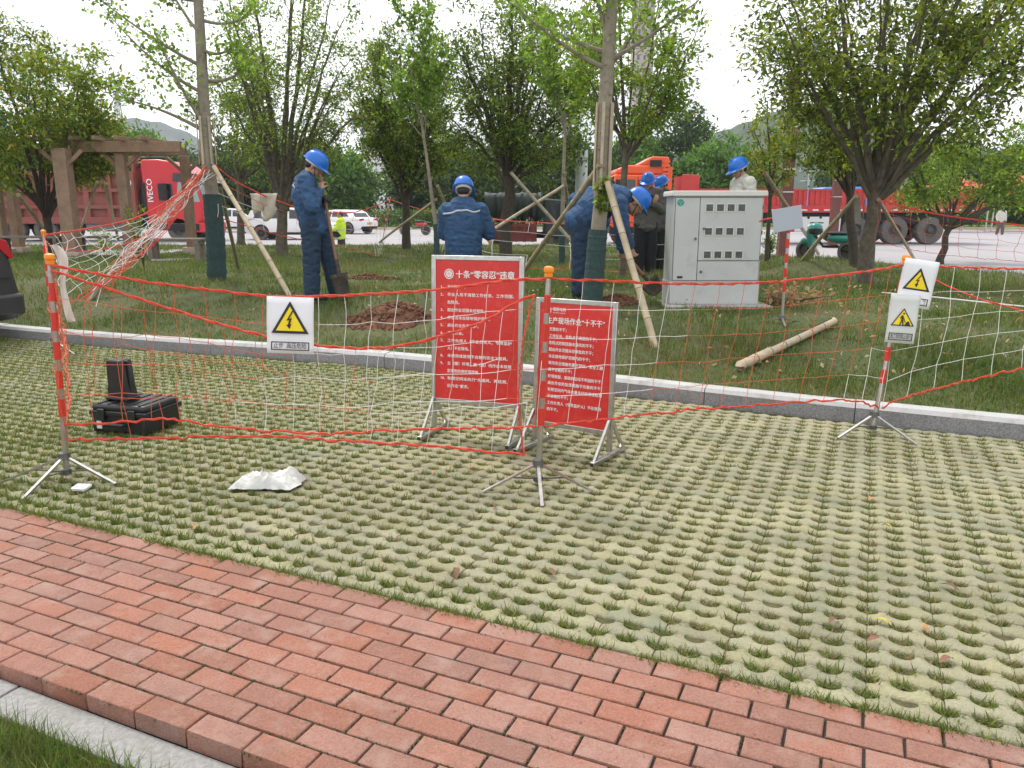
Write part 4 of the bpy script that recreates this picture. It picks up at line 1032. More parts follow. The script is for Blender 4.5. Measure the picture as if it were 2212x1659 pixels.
A2_bot = [at(148, 950, ya - .02), at(380, 945, ya), at(560, 942, ya), at(700, 950, ya), at(900, 962, yb - .10), at(1132, 981, yb - .12)]
net('slack second net sagging in front of the left span', A2_top, A2_bot, 15, 3, lambda u, v: u > .62, p1b + Vector((.02, -.03, 0)), 5, slack=.035, drop=.22,
    extra=[[at(1152, 640, yb - .05), at(1131, 730, yb - .08), at(1120, 860, yb - .1), at(1126, 930, yb - .1), at(1132, 981, yb - .12)]])
B_top = [p2t - Vector((0, 0, .02)), at(1300, 606, yb + .1), at(1480, 613, yb + .35), at(1650, 610, yb + .6), at(1820, 593, yc - .25), at(1900, 582, yc - .12), p3t - Vector((0, 0, .015))]
B_bot = [at(1160, 921, yb), at(1300, 906, yb + .15), at(1480, 886, yb + .42), at(1600, 878, yb + .6), at(1760, 866, yc - .28), at(1850, 866, yc - .12), at(1897, 880, yc - .02)]
net('safety net spanning from the middle post to the right post', B_top, B_bot, 14, 5, lambda u, v: (u < .34 - .12 * v) or (u > .80 + .2 * (1 - v) and v > .5), p2b, 9, slack=.014)
C_top = [p3t - Vector((0, 0, .015)), at(2090, 578, yc - .1), at(2230, 582, yc - .25), at(2420, 590, yc - .45)]
C_bot = [at(1905, 882, yc), at(1935, 866, yc - .02), at(2050, 832, yc - .1), at(2212, 797, yc - .25), at(2420, 770, yc - .45)]
net('white safety net leaving the right post towards the right edge', C_top, C_bot, 8, 5, lambda u, v: True, p3b, 12, slack=.012)
# side net gathered between the far-left post and the wrapped tree
yd = p0b.y
D_top = [p0t - Vector((0, 0, .01)), at(200, 492, 8.9), at(300, 468, 9.6), at(400, 410, 10.4), at(444, 358, 10.85)]
D_bot = [at(150, 655, 8.0), at(230, 600, 8.6), at(320, 535, 9.4), at(400, 440, 10.3), at(446, 362, 10.85)]
net('white net bunched up from the far-left post to the wrapped tree', D_top, D_bot, 16, 7, lambda u, v: (u < .62), p0b, 15, slack=.05, rope_r=.010, cord=.0028,
    extra=[[at(100, 530, 8.2), at(200, 541, 8.9), at(300, 515, 9.6), at(400, 440, 10.4), at(445, 362, 10.85)], [at(170, 650, 8.2), at(280, 575, 9), at(340, 520, 9.6), at(380, 470, 10.2), at(440, 368, 10.8)]])
rnd = random.Random(4); mbw = MB(); mbo = MB()
for k in range(26):
    a = at(rnd.uniform(200, 300), 0, 9); s0 = rnd.uniform(0, .35)
    p = [at(200 + 240 * t + rnd.gauss(0, 9), 640 - 270 * t + rnd.gauss(0, 14 * (1 - t) + 3), 8.8 + 2.0 * t + rnd.gauss(0, .06)) for t in np.linspace(s0, 1, 9)]
    (mbw if k % 2 else mbo).tube(smooth_path(p, 24), .0032, 4)
p = at(330, 560, 9.4); rt = thing('net_bundle', 'tangled bundle of white and orange net cords tied along the bamboo prop', 'net', p)
mbw.build('white_cords', M['cord_w'], rt, origin=p); mbo.build('orange_cords', M['cord_o'], rt, origin=p)
E_top = [p1t, at(104, 560, ya + .9), at(98, 530, ya + 2.4), p0t]
E_bot = [at(142, 925, ya), at(150, 850, ya + .8), at(140, 750, ya + 2.2), at(128, 690, yd)]
net('orange net receding from the left front post to the far-left post', E_top, E_bot, 16, 6, lambda u, v: u > .9, p1b + Vector((-.02, .05, 0)), 18, slack=.03, rope_r=.006, bot_r=.005)
# ropes and sparse netting at the back of the work area
F_top = [at(462, 356, 10.9), at(520, 398, 11.5), at(590, 430, 12.5), at(650, 450, 13.5), at(720, 461, 15), at(790, 452, 17), at(843, 431, pbb_.y)]
F_bot = [at(470, 470, 10.9), at(560, 495, 12), at(620, 512, 13), at(700, 525, 15), at(770, 540, 16.5), at(815, 553, 17.5), at(826, 550, pbb_.y)]
net('red rope and slack net behind the spade worker', F_top, F_bot, 12, 4, lambda u, v: v > .3, F_top[0], 22, rope_r=.013, bot_r=.011, cord=.004, slack=.05, drop=.3)
F2_top = [at(843, 431, pbb_.y), at(900, 450, pbb_.y - 1), at(960, 462, pbb_.y - 2), at(1050, 472, 15), at(1180, 482, 14.5), at(1300, 483, 14), at(1400, 477, 14), at(1460, 470, 14)]
F2_bot = [at(826, 552, pbb_.y), at(870, 540, pbb_.y - 1), at(930, 548, pbb_.y - 2.5), at(1050, 570, 14.2), at(1180, 580, 13.8), at(1300, 585, 13.2), at(1400, 590, 13), at(1460, 590, 13)]
net('red rope and white net behind the big red board and the digging men', F2_top, F2_bot, 18, 4, lambda u, v: True, F2_top[0], 23, rope_r=.012, bot_r=.009, cord=.0038, slack=.05, drop=.12)
H_top = [at(1900, 432, 11.2), at(2000, 458, 10.6), at(2100, 474, 10), at(2212, 488, 9.4), at(2330, 500, 8.8)]
H_bot = [at(1890, 520, 11.2), at(2000, 545, 10.6), at(2100, 556, 10), at(2212, 566, 9.4), at(2330, 575, 8.8)]
net('red rope with faint netting tied to the large right-hand tree', H_top, H_bot, 11, 4, lambda u, v: u > .8, H_top[0], 25, rope_r=.009, bot_r=.003, cord=.0022, slack=.03)
I_top = [at(1640, 478, pr_.y + .3), at(1670, 470, pr_.y + .1), at(1704, 468, pr_.y)]
rr_ = rope_mb(smooth_path(I_top, 14), .009, rnd); tag(rr_.build('rope', M['rope'], origin=I_top[0], loc=I_top[0]), 'short red rope tied to the post right of the cabinet', 'rope')
J = [at(2020, 605, 7.6), at(2100, 640, 7.2), at(2212, 672, 6.9), at(2300, 690, 6.6)]
rr_ = rope_mb(smooth_path(J, 20), .008, rnd); tag(rr_.build('rope', M['rope'], origin=J[0], loc=J[0]), 'red rope crossing the lawn at the right edge behind the white net', 'rope')
J = [at(1905, 632, 9), at(2000, 640, 8.6), at(2212, 662, 7.6), at(2300, 668, 7.4)]
rr_ = MB().tube(smooth_path(J, 20), .007, 5); tag(rr_.build('cable', M['cord_w'], origin=J[0], loc=J[0]), 'thin white cable on the lawn at the right edge', 'cable')
# strip of pale cloth on the left post
cl = MB(); rows = [(108, 528, 128, 530), (122, 548, 150, 552), (130, 580, 148, 583), (128, 610, 138, 606), (132, 640, 150, 650), (138, 672, 160, 684), (145, 698, 166, 694)]
vv = []
for k, (x0, y0, x1, y1) in enumerate(rows):
    for i in range(5):
        t = i / 4; p = at(x0 + (x1 - x0) * t, y0 + (y1 - y0) * t, 7.9 + .05 * math.sin(k * 2 + i * 1.7)); vv.append(p)
cl.add(vv, [(k * 5 + i, k * 5 + i + 1, (k + 1) * 5 + i + 1, (k + 1) * 5 + i) for k in range(len(rows) - 1) for i in range(4)])
o = cl.build('cloth_strip', mat('pale_pink_cloth', (0.76, 0.66, 0.60), .8, var=.1, scale=5), origin=p0b, loc=p0b, ang=180); so = o.modifiers.new('thick', 'SOLIDIFY'); so.thickness = .006; sb_ = o.modifiers.new('sub', 'SUBSURF'); sb_.levels = 2; sb_.render_levels = 2
tag(o, 'pale strip of cloth hanging from the far-left post', 'cloth')

# ------------------------------------------------------------------ warning sheets
def sheet(name, label, c, w, h, m, rz, tilt, emblem, words, seed=1):
    rt = thing(name, label, 'sign', c, rz); rt.rotation_euler = (R(-4), R(tilt), rz); rnd = random.Random(seed)
    n = 8; vv = []
    def wob(x, z): return .004 * math.sin(x * 25 + seed) * (0.4 - z / h) + .003 * math.sin(z * 31 + seed * 2)
    for i in range(n + 1):
        for j in range(n + 1):
            x = -w / 2 + w * i / n; z = -h / 2 + h * j / n; vv.append((x, wob(x, z), z))
    m_ = MB(); m_.add(vv, [(i * (n + 1) + j, (i + 1) * (n + 1) + j, (i + 1) * (n + 1) + j + 1, i * (n + 1) + j + 1) for i in range(n) for j in range(n)])
    o = m_.build('panel', m, rt, ang=180); s_ = o.modifiers.new('thick', 'SOLIDIFY'); s_.thickness = .003; s_.offset = 1
    def flat(poly, name, mm, dy, holes=None):
        q = MB(); k = len(poly); q.add([(x, wob(x, z) - dy, z) for x, z in poly], [tuple(range(k))]); return q.build(name, mm, rt, smooth=False)
    def ring(outer, inner, name, mm, dy):
        k = len(outer); q = MB(); q.add([(x, wob(x, z) - dy, z) for x, z in outer + inner], [(i, (i + 1) % k, k + (i + 1) % k, k + i) for i in range(k)]); return q.build(name, mm, rt, smooth=False)
    a = w * .40; zb = -h * .14; zt = zb + a * 1.72
    if emblem == 'man': zt = zb + a * 1.55; zb -= .0
    cz = zb + (zt - zb) / 3
    tri = lambda k: [(-a * k, cz + (zb - cz) * k), (a * k, cz + (zb - cz) * k), (0, cz + (zt - cz) * k)]
    ring(tri(1.0), tri(.76 if emblem != 'man' else .84), 'border', M['black'], .006); flat(tri(.765 if emblem != 'man' else .845), 'yellow_field', M['yellow'], .0052)
    s = a * 1.08
    if emblem == 'bolt':
        B0 = [(.10, .62), (-.16, .10), (-.02, .14), (-.10, -.12), (-.18, -.10), (-.02, -.34), (.08, -.04), (0, -.08), (.10, .26), (-.03, .20), (.16, .60)]
        flat([(x * s * 1.05, cz + z * s * .95) for x, z in B0], 'lightning_bolt', M['black'], .0075)
    else:
        for poly in ([(-.28, -.36), (-.18, -.36), (-.10, .0), (-.02, -.36), (.08, -.36), (.0, .18), (.02, .40), (-.12, .46), (-.26, .22), (-.20, .14), (-.12, .26), (-.16, .0)], [(-.02, .24), (.04, .28), (.22, -.12), (.16, -.14)], [(.12, -.36), (.62, -.36), (.5, -.08), (.38, .0), (.26, -.14)]):
            flat([(x * s, cz + z * s - .005) for x, z in poly], 'worker_symbol', M['black'], .0075)
        flat([(.02 * s + .08 * s * math.cos(t), cz + .52 * s + .08 * s * math.sin(t)) for t in np.linspace(0, 6.0, 10)], 'worker_symbol', M['black'], .0075)
    b0 = h * .075; bz = -h * .365; bw = w * .41
    O = [(-bw, bz - b0), (bw, bz - b0), (bw, bz + b0), (-bw, bz + b0)]; I = [(x * (1 - .008 / w * 1.6), bz + (z - bz) * (1 - .004 / b0 * 1.2)) for x, z in O]
    ring(O, I, 'caption_frame', M['black'], .006)
    lettering(words, h * .105, M['black'], rt, XZ(0, -.008, bz), width=bw * 1.72, bold=.012, align='CENTER', name='caption')
    return rt
c = at(627, 703, ya - .06); sheet('warning_sheet', 'white high-voltage warning sheet with yellow triangle on the left net', c, .235, .285, M['sign_white'], 0.0, 2, 'bolt', '止步  高压危险', 2)
c = at(1981, 613, yc - .03); sheet('warning_sheet', 'white high-voltage warning sheet tilted at the top of the right post', c, .20, .29, M['sign_white'], -.15, 8, 'bolt', '止步  高压危险', 4)
c = at(1950, 689, yc - .06); sheet('warning_plate', 'grey plate with digging-worker triangle hung on the right post', c, .175, .30, M['sign_grey'], -.1, 3.5, 'man', '施工现场禁止通行', 6)

# ------------------------------------------------------------------ red rule boards
def board(label, bl, br, ztop_l, z0, title, lines, tsz, lsz, head=None, seed=1, lm='white'):
    bl = Vector(bl); br = Vector(br); d = br - bl; w = d.length; rz = math.atan2(d.y, d.x); rt = thing('notice_board', label, 'sign board', bl, rz); f = .028
    rt.rotation_euler = (R(-3), 0, rz)
    H = ztop_l
    for x in (f / 2, w - f / 2):
        m_ = MB(); m_.box((x, 0, H / 2 + .02), (f, f, H - .04)); m_.build('upright', M['steel'], rt, bevel=.003)
    for z in (H - f / 2, z0 - f / 2):
        m_ = MB(); m_.box((w / 2, 0, z), (w - 2 * f, f * .94, f)); m_.build('rail', M['steel'], rt, bevel=.003)
    m_ = MB(); m_.box((w / 2, -.002, (z0 + H - f) / 2), (w - 2 * f, .012, H - f - z0)); m_.build('panel', M['sign_red'], rt, smooth=False)
    for x in (f / 2, w - f / 2):
        for s in (-1, 1):
            m_ = MB(); m_.bar((x, s * f / 2, .23), (x, s * .20, .02), f * .9, f * .55, up=(1, 0, 0)); m_.build('stay', M['steel'], rt, bevel=.002)
        m_ = MB(); m_.box((x, 0, .015), (f * .9, .46, .026)); ft = m_.build('foot', M['steel'], rt, bevel=.003)
        for s in (-1, 1):
            m_ = MB(); m_.box((x, s * .2305, .015), (f * .74, .004, .020)); m_.build('end_cap', M['black'], rt, smooth=False)
    y = -.0112; px = f + .012; iw = w - 2 * f; top = H - f
    if head is None:
        lx = f + iw * .165; lz = top - .085; R0 = .031
        def disc(r0, r1, name, mm, dy):
            q = MB(); k = 28; q.add([(lx + rr * math.cos(2 * math.pi * i / k), y - dy, lz + rr * math.sin(2 * math.pi * i / k)) for rr in (r0, r1) for i in range(k)], [(i, (i + 1) % k, k + (i + 1) % k, k + i) for i in range(k)]); q.build(name, mm, rt, smooth=False)
        disc(.001, .021, 'emblem', M['white'], 0); disc(.0255, .031, 'emblem', M['white'], 0)
        for a in (0.4, 1.45, 2.5, 3.5, 4.5, 5.6):
            q = MB(); q.bar((lx + .003 * math.cos(a), y - .0007, lz + .003 * math.sin(a)), (lx + .021 * math.cos(a + .5), y - .0007, lz + .021 * math.sin(a + .5)), .0016, .0006, up=(0, 1, 0)); q.build('emblem_line', M['sign_red'], rt, smooth=False)
        lettering(title, tsz, M['white'], rt, XZ(f + iw * .245, y, lz - .004), width=iw * .70, bold=.024, name='title'); zc = top - .155
    else:
        lx = f + iw * .12; lz = top - .042; R0 = .02
        q = MB(); k = 24; q.add([(lx + rr * math.cos(2 * math.pi * i / k), y, lz + rr * math.sin(2 * math.pi * i / k)) for rr in (.001, .014, .017, .0205) for i in range(k)], [(g * 2 * k + i, g * 2 * k + (i + 1) % k, g * 2 * k + k + (i + 1) % k, g * 2 * k + k + i) for g in (0, 1) for i in range(k)]); q.build('emblem', M['white'], rt, smooth=False)
        lettering(head[0], .024, M['white'], rt, XZ(f + iw * .19, y, lz + .006), width=iw * .17, bold=.012, name='heading'); lettering(head[1], .009, M['white'], rt, XZ(f + iw * .19, y, lz - .013), width=iw * .17, bold=.01, name='heading')
        lettering(title, tsz, M['white'], rt, XZ(f + iw * .10, y, top - .103), width=iw * .80, bold=.024, name='title'); zc = top - .145
    step = (zc - z0 - .045) / len(lines)
    for k, (num, s, wd) in enumerate(lines):
        z = zc - step * (k + .2)
        if num: lettering(num, lsz, M[lm], rt, XZ(f + iw * .06, y, z), bold=.024, name='line_number')
        lettering(s, lsz, M[lm], rt, XZ(f + iw * .145, y, z), width=iw * wd, bold=.024, name='text_line')
    return rt
Lb1 = gpt(934, 935); Lb2 = gpt(1108, 952)
d_ = (Lb2 - Lb1).normalized(); Lb2 = Lb1 + d_ * .60
board('tall red rules board with silver frame, left of the two boards', Lb1, Lb2, 1.13, .235, '十条“零容忍”违章', [
    ('1、', '无计划作业。', .22), ('2、', '作业人员不清楚工作任务、工作范围、', .80), ('', '危险点。', .15), ('3、', '超出作业范围未经审批。', .46), ('4、', '作业点未在接地保护范围。', .52), ('5、', '高处作业失去保护。', .38), ('6、', '无票作业。', .20),
    ('7、', '工作负责人（作业负责人、专责监护', .78), ('', '人）不在现场。', .27), ('8、', '未使用或使用不合格的安全工器具。', .74), ('9、', '立（撤）杆塔、放（撤）线作业未按规', .78), ('', '定采取防倒杆塔措施。', .40), ('10、', '有限空间未执行“先通风、再检测、', .74), ('', '后作业”要求。', .27)], .05, .0235, seed=2)
Rb1 = gpt(1150, 962); Rb2 = gpt(1322, 992); d_ = (Rb2 - Rb1).normalized(); Rb2 = Rb1 + d_ * .52
board('smaller red rules board with silver frame, behind the middle post', Rb1, Rb2, .90, .165, '生产现场作业“十不干”', [
    ('一、', '无票的不干；', .24), ('二、', '工作任务、危险点不清楚的不干；', .66), ('三、', '危险点控制措施未落实的不干；', .62), ('四、', '超出作业范围未经审批的不干；', .62), ('五、', '未在接地保护范围内的不干；', .58), ('六、', '现场安全措施布置不到位、安全工器', .76), ('', '具不合格的不干；', .34),
    ('七、', '杆塔根部、基础和拉线不牢固的不干；', .76), ('八、', '高处作业防坠落措施不完善的不干；', .76), ('九、', '有限空间内气体含量未经检测或检测', .76), ('', '不合格的不干；', .30), ('十、', '工作负责人（专责监护人）不在现场', .76), ('', '的不干。', .16)], .042, .0225, head=('国家电网', 'STATE GRID'), seed=3)

# ------------------------------------------------------------------ cabinet on its pad
cb = at(1446, 660, 8.0); cw = at(1636, 660, 8.0).x - cb.x; cz = lawn_z(cb.x + cw / 2, 8.2); CH = at(1540, 412, 8.0).z - cz - .02
pd = MB(); pd.box((cb.x + cw / 2 + .02, 8.12, cz - .06), (cw + .16, .62, .16)); 
tag(pd.build('concrete_pad', M['concrete'], origin=(cb.x, 8.1, cz), loc=(cb.x, 8.1, cz), bevel=.01), 'stained concrete pad under the grey cabinet', 'pad')
cz += .02; rt = thing('meter_cabinet', 'pale grey metal meter cabinet with twelve small windows', 'cabinet', (cb.x, 8.0, cz)); D = .42; w = cw
m_ = MB(); m_.box((w / 2, D / 2, .11), (w + .006, D + .006, .22)); m_.build('plinth', M['cabinet'], rt, bevel=.004)
m_ = MB(); m_.box((w / 2, D / 2, (CH + .22) / 2 - .015), (w - .01, D, CH - .22 - .03)); m_.build('body', M['cabinet'], rt, bevel=.005)
m_ = MB(); m_.prism([(-.025, CH - .052), (w + .025, CH - .052), (w + .025, CH - .02), (w + .018, CH), (-.018, CH), (-.025, CH - .02)], -.03, D + .03); m_.build('roof', M['cabtop'], rt, bevel=.006)
x1 = w * .29
def door(x0, x1_, z0, z1, nm='door'):
    m_ = MB(); m_.box(((x0 + x1_) / 2, -.004, (z0 + z1) / 2), (x1_ - x0 - .006, .014, z1 - z0 - .006)); g_ = m_.build(nm, M['cabinet'], rt, bevel=.002)
    q = MB(); q.box(((x0 + x1_) / 2, .0005, (z0 + z1) / 2), (x1_ - x0 + .004, .008, z1 - z0 + .004)); q.build('door_gap', M['cabdark'], rt, smooth=False); return g_
dl = door(.015, x1, .24, CH - .065); dm_ = door(x1, w - .015, .24 + .20, CH - .065); dlo = door(x1, w - .015, .24, .24 + .198)
def cz_(f): return f
for r_ in range(3):
    for c_ in range(4):
        x = x1 + w * .105 + c_ * w * .118; z = CH - .165 - r_ * .232
        q = MB()
        for (a, b, sx, sz) in ((-.043, 0, .008, .078), (.043, 0, .008, .078), (0, .037, .078, .007), (0, -.037, .078, .007)): q.box((x + a * w, -.013, z + b), (sx, .008, sz))
        wd = q.build('window_frame', M['cabtop'], dm_, smooth=False)
        q = MB(); q.box((x, -.0125, z), (.076 * w, .003, .068)); q.build('window_pane', M['glassgrey'], dm_, smooth=False)
for (x, z, dd) in ((x1 * .88, .66, dl), (x1 + .05, .76, dm_), (x1 + .04, .33, dlo)):
    q = MB(); q.cyl((x, -.012, z), (x, -.026, z), .014, .012, 14); q.box((x, -.028, z), (.010, .006, .022)); q.build('lock', M['darksteel'], dd)
q = MB(); q.cyl((.065, -.0115, CH - .115), (.065, -.0135, CH - .115), .034, n=28); q.build('emblem', mat('teal_emblem', (0.01, .28, .24), .4), dl)
for a, b in ((0, .02), (2.1, .02), (4.2, .02)):
    q = MB(); q.bar((.065 + .006 * math.cos(a), -.0145, CH - .115 + .006 * math.sin(a)), (.065 + .026 * math.cos(a + .7), -.0145, CH - .115 + .026 * math.sin(a + .7)), .004, .001, up=(0, 1, 0)); q.build('emblem_line', M['cabinet'], dl, smooth=False)
q = MB(); q.box((.09, -.013, .275), (.055, .004, .022)); q.build('name_plate', M['black'], dl, smooth=False)
for (x, z, dd) in ((x1 * .58, .62, dl), (x1 + w * .31, .33, dlo)):
    q = MB(); t_ = [(x - .038, z - .03), (x + .038, z - .03), (x, z + .04)]; i_ = [(x + (a - x) * .82, z + (b - z) * .82) for a, b in t_]
    q.add([(a, -.0118, b) for a, b in t_ + i_], [(k, (k + 1) % 3, 3 + (k + 1) % 3, 3 + k) for k in range(3)]); q.build('faint_triangle', mat('embossed_triangle', (.42, .43, .40), .5), dd, smooth=False)
for z in (.45, .7, .95): q = MB(); q.cyl((w - .004, .0, z), (w - .004, .0, z + .04), .007, n=8); q.build('hinge', M['darksteel'], rt)

# ------------------------------------------------------------------ black cases, bag, card, litter
p = gpt(285, 945); rz = R(-14)
def rib_case(rt, W, D, H, m='blackpl'):
    m_ = MB(); m_.box((0, 0, H * .36), (W * .96, D * .94, H * .72)); m_.build('base', M[m], rt, bevel=.02)
    m_ = MB(); m_.box((0, 0, H * .70), (W, D, .03)); m_.build('rim', M[m], rt, bevel=.006)
    m_ = MB(); m_.box((0, 0, H * .86), (W * .95, D * .93, H * .26)); lid = m_.build('lid', M[m], rt, bevel=.018)
    for k in range(5): q = MB(); q.box((-W * .36 + W * .18 * k, 0, H * .995), (W * .055, D * .86, .012)); q.build('lid_rib', M[m], lid, bevel=.004)
    for x in (-.27, .27): q = MB(); q.box((x * W, -D / 2 - .004, H * .66), (.05, .018, .075)); q.build('latch', M[m], rt, bevel=.004)
    q = MB(); q.tube([(-.07, -D / 2 + .01, H * .38), (-.065, -D / 2 - .03, H * .36), (.065, -D / 2 - .03, H * .36), (.07, -D / 2 + .01, H * .38)], .012, 8); q.build('handle', M[m], rt)
    for x in (-1, 1): q = MB(); q.box((x * W * .42, -D * .42, H * .35), (W * .10, D * .14, H * .66)); q.build('corner_guard', M[m], rt, bevel=.012)
case = thing('equipment_case', 'large black ribbed hard case lying flat behind the left net', 'case', (p.x - .06, p.y + .22, 0.005), rz); rib_case(case, .42, .36, .19)
q = MB(); q.box((-.155, -.173, .055), (.055, .004, .05)); q.build('paper_label', M['sign_grey'], case, smooth=False)
top = Matrix.Translation((p.x - .06, p.y + .22, .0)) @ Matrix.Rotation(rz, 4, 'Z')
tc = top @ Vector((-.07, -.03, .202)); rt = thing('tool_case', 'small black moulded case standing upright on the large black case', 'case', tc, R(-20))
m_ = MB(); m_.prism([(-.085, 0), (.085, 0), (.068, .10), (.058, .245), (.045, .262), (-.05, .262), (-.062, .25), (-.066, .10)], -.05, .05); m_.build('shell', M['blackpl'], rt, bevel=.012)
m_ = MB(); m_.box((0, 0, .13), (.155, .012, .25)); m_.build('seam', M['blackpl'], rt, bevel=.004)
m_ = MB(); m_.box((-.058, 0, .17), (.014, .07, .09)); m_.build('handle', M['blackpl'], rt, bevel=.005)
m_ = MB(); m_.box((0, 0, .008), (.185, .115, .016)); m_.build('foot', M['blackpl'], rt, bevel=.005)
# plastic bag: crumpled sheet
bagc = gpt(575, 1052); n = 46; vv = []
for i in range(n + 1):
    for j in range(n + 1):
        a = -1 + 2 * i / n; b = -1 + 2 * j / n; th = math.atan2(b, a); q = max(abs(a), abs(b)) 
        ex = 1 + .22 * noise.noise(Vector((math.cos(th) * 1.3, math.sin(th) * 1.3, 4)))
        x = a * .165 * ex; y = b * .08 * ex; nv = noise.noise(Vector((x * 9, y * 9, 2))); n2 = abs(noise.noise(Vector((x * 22, y * 22, 7))))
        rd_ = 1 - abs(noise.noise(Vector((x * 16 + y * 6, y * 20, 3)))) * 2; rd2 = 1 - abs(noise.noise(Vector((x * 34, y * 34 + x * 9, 8)))) * 2
        z = .012 + max(0, 1 - q ** 4) * (.022 + .05 * max(0, nv + .25) * (.4 + .8 * ss((x + .1) / .2))) + max(0.12, 1 - q ** 3) * (.026 * rd_ + .016 * rd2)
        z_old = .010 + max(0, 1 - q ** 3) * (.030 + .085 * max(0, nv + .35) * (.35 + .75 * ss((x + .1) / .2))) + .050 * (0.45 - n2) * max(0.25, 1 - q * .7)
        vv.append((x + .03 * nv, y + .02 * n2, max(z, .004)))
m_ = MB(); m_.add(vv, [(i * (n + 1) + j, (i + 1) * (n + 1) + j, (i + 1) * (n + 1) + j + 1, i * (n + 1) + j + 1) for i in range(n) for j in range(n)])
bagm = M['bag']; bnt = bagm.node_tree; pbs = bnt.nodes['Principled BSDF']; pbs.inputs['Transmission Weight'].default_value = .0
o = m_.build('plastic_bag', bagm, loc=bagc, ang=50); o.rotation_euler = (0, 0, R(-3)); tag(o, 'crumpled translucent white plastic bag lying on the pavers', 'bag')
cd = gpt(176, 1058); m_ = MB(); m_.box((0, 0, .007), (.078, .062, .014)); o = m_.build('white_card', M['sign_white'], loc=(cd.x, cd.y, .006), bevel=.0015); o.rotation_euler = (R(6), 0, R(-6)); tag(o, 'small white card lying near the left front post', 'card')
# fallen leaves
lv = [(905, 1022, 'o', 'brown fallen leaf left of the middle tripod, furthest left'), (935, 1024, 'o', 'long tan fallen leaf left of the middle tripod'), (1022, 1015, 'o', 'orange-tan curled leaf left of the middle tripod'), (1068, 1096, 'b', 'brown curled leaf below the middle tripod'),
      (1378, 1090, 'b', 'brown leaf right of the middle tripod'), (1905, 1347, 'y', 'yellow-green fallen leaf on the pavers at the lower right'), (1995, 1360, 'o', 'small orange leaf right of the yellow leaf'), (2050, 1272, 'b', 'large brown fallen leaf at the lower right'), (1800, 1345, 'b', 'thin brown leaf left of the yellow leaf'),
      (1886, 1385, 'r', 'reddish fallen leaf below the yellow leaf'), (2045, 1430, 'r', 'reddish leaf near the bricks at the lower right'), (1915, 1140, 'y', 'pale yellow leaf in the middle of the right pavers'), (1880, 1080, 'o', 'tan leaf far up on the right pavers'), (985, 1240, 'b', 'dead curled leaf near the brick edge'), (420, 1142, 'o', 'dry leaf curled at the brick edge on the left'),
      (1560, 1460, 'b', 'brown twig-like leaf on the bricks at the lower right'), (1190, 1240, 'b', 'dark leaf on the pavers near the middle of the brick edge')]
lc = {'o': (0.46, .24, .09), 'b': (.17, .085, .05), 'y': (.50, .42, .05), 'r': (.24, .10, .06)}
for px, py, k, lab in lv:
    p = gpt(px, py, .004); L = random.uniform(.05, .085) * (.8 if py < 1100 else .9); W = L * .36; vv = []
    for i in range(7):
        t = i / 6; ww = W * math.sin(math.pi * min(1, t * .94 + .05)) ** .8 / 2; cz2 = .012 * math.sin(t * 3.1)
        vv += [(-L / 2 + L * t, -ww, cz2 + ww * .35), (-L / 2 + L * t, 0, cz2), (-L / 2 + L * t, ww, cz2 + ww * .35)]
    m_ = MB(); m_.add(vv, [(i * 3 + j, (i + 1) * 3 + j, (i + 1) * 3 + j + 1, i * 3 + j + 1) for i in range(6) for j in range(2)])
    o = m_.build('fallen_leaf', mat('dry_leaf_' + {'o': 'tan', 'b': 'brown', 'y': 'yellow', 'r': 'red'}[k], lc[k], .7, var=.25, scale=60), loc=(p.x, p.y, .008), ang=180); o.rotation_euler = (random.uniform(-.2, .2), random.uniform(-.2, .2), random.uniform(0, 6)); tag(o, lab, 'leaf', 'fallen leaves')
# light litter on the lawn
lp = []; 
for _ in range(420):
    x = random.uniform(-3, 5.5); y = random.uniform(5.6, 10)
    if y < y_kerb(x, .2): continue
    lp.append((x, y, lawn_z(x, y) + .05))
o = leaves('leaf_litter', lp, [(1, 0, 0)] * len(lp), .055, [(0.36, .25, .13), (.28, .17, .09), (.42, .33, .2)], None, (0, 0, 0), spread=.02, per=1, aspect=.45); tag(o, 'scattered dry leaf litter on the lawn', 'leaf litter', kind='stuff')
# ------------------------------------------------------------------ vehicles
def wheel(rt, x, y, r, w, side=-1, rim=.55, dual=False, name='wheel'):
    m_ = MB(); pr = [(r * rim, -w / 2), (r * .93, -w / 2), (r, -w * .36), (r, w * .36), (r * .93, w / 2), (r * rim, w / 2)]; pr.append(pr[0])
    Mx = Matrix.Rotation(R(90), 3, 'X'); m_.lathe(pr, 28, Mx, (x, y, r), cap=False); wh = m_.build(name, M['tyre'], rt)
    q = MB(); Mo = Matrix.Rotation(R(90) * (1 if side < 0 else -1), 3, 'X')
    q.lathe([(r * rim, w * .30), (r * rim * .97, w * .47), (r * rim * .86, w * .44), (r * rim * .7, w * .20), (r * .2, w * .24), (r * .18, w * .45), (r * .12, w * .5)], 24, Mo, (x, y, r)); q.build('rim', M['wheelrim'], wh)
    return wh
def road_z(): return 0.0
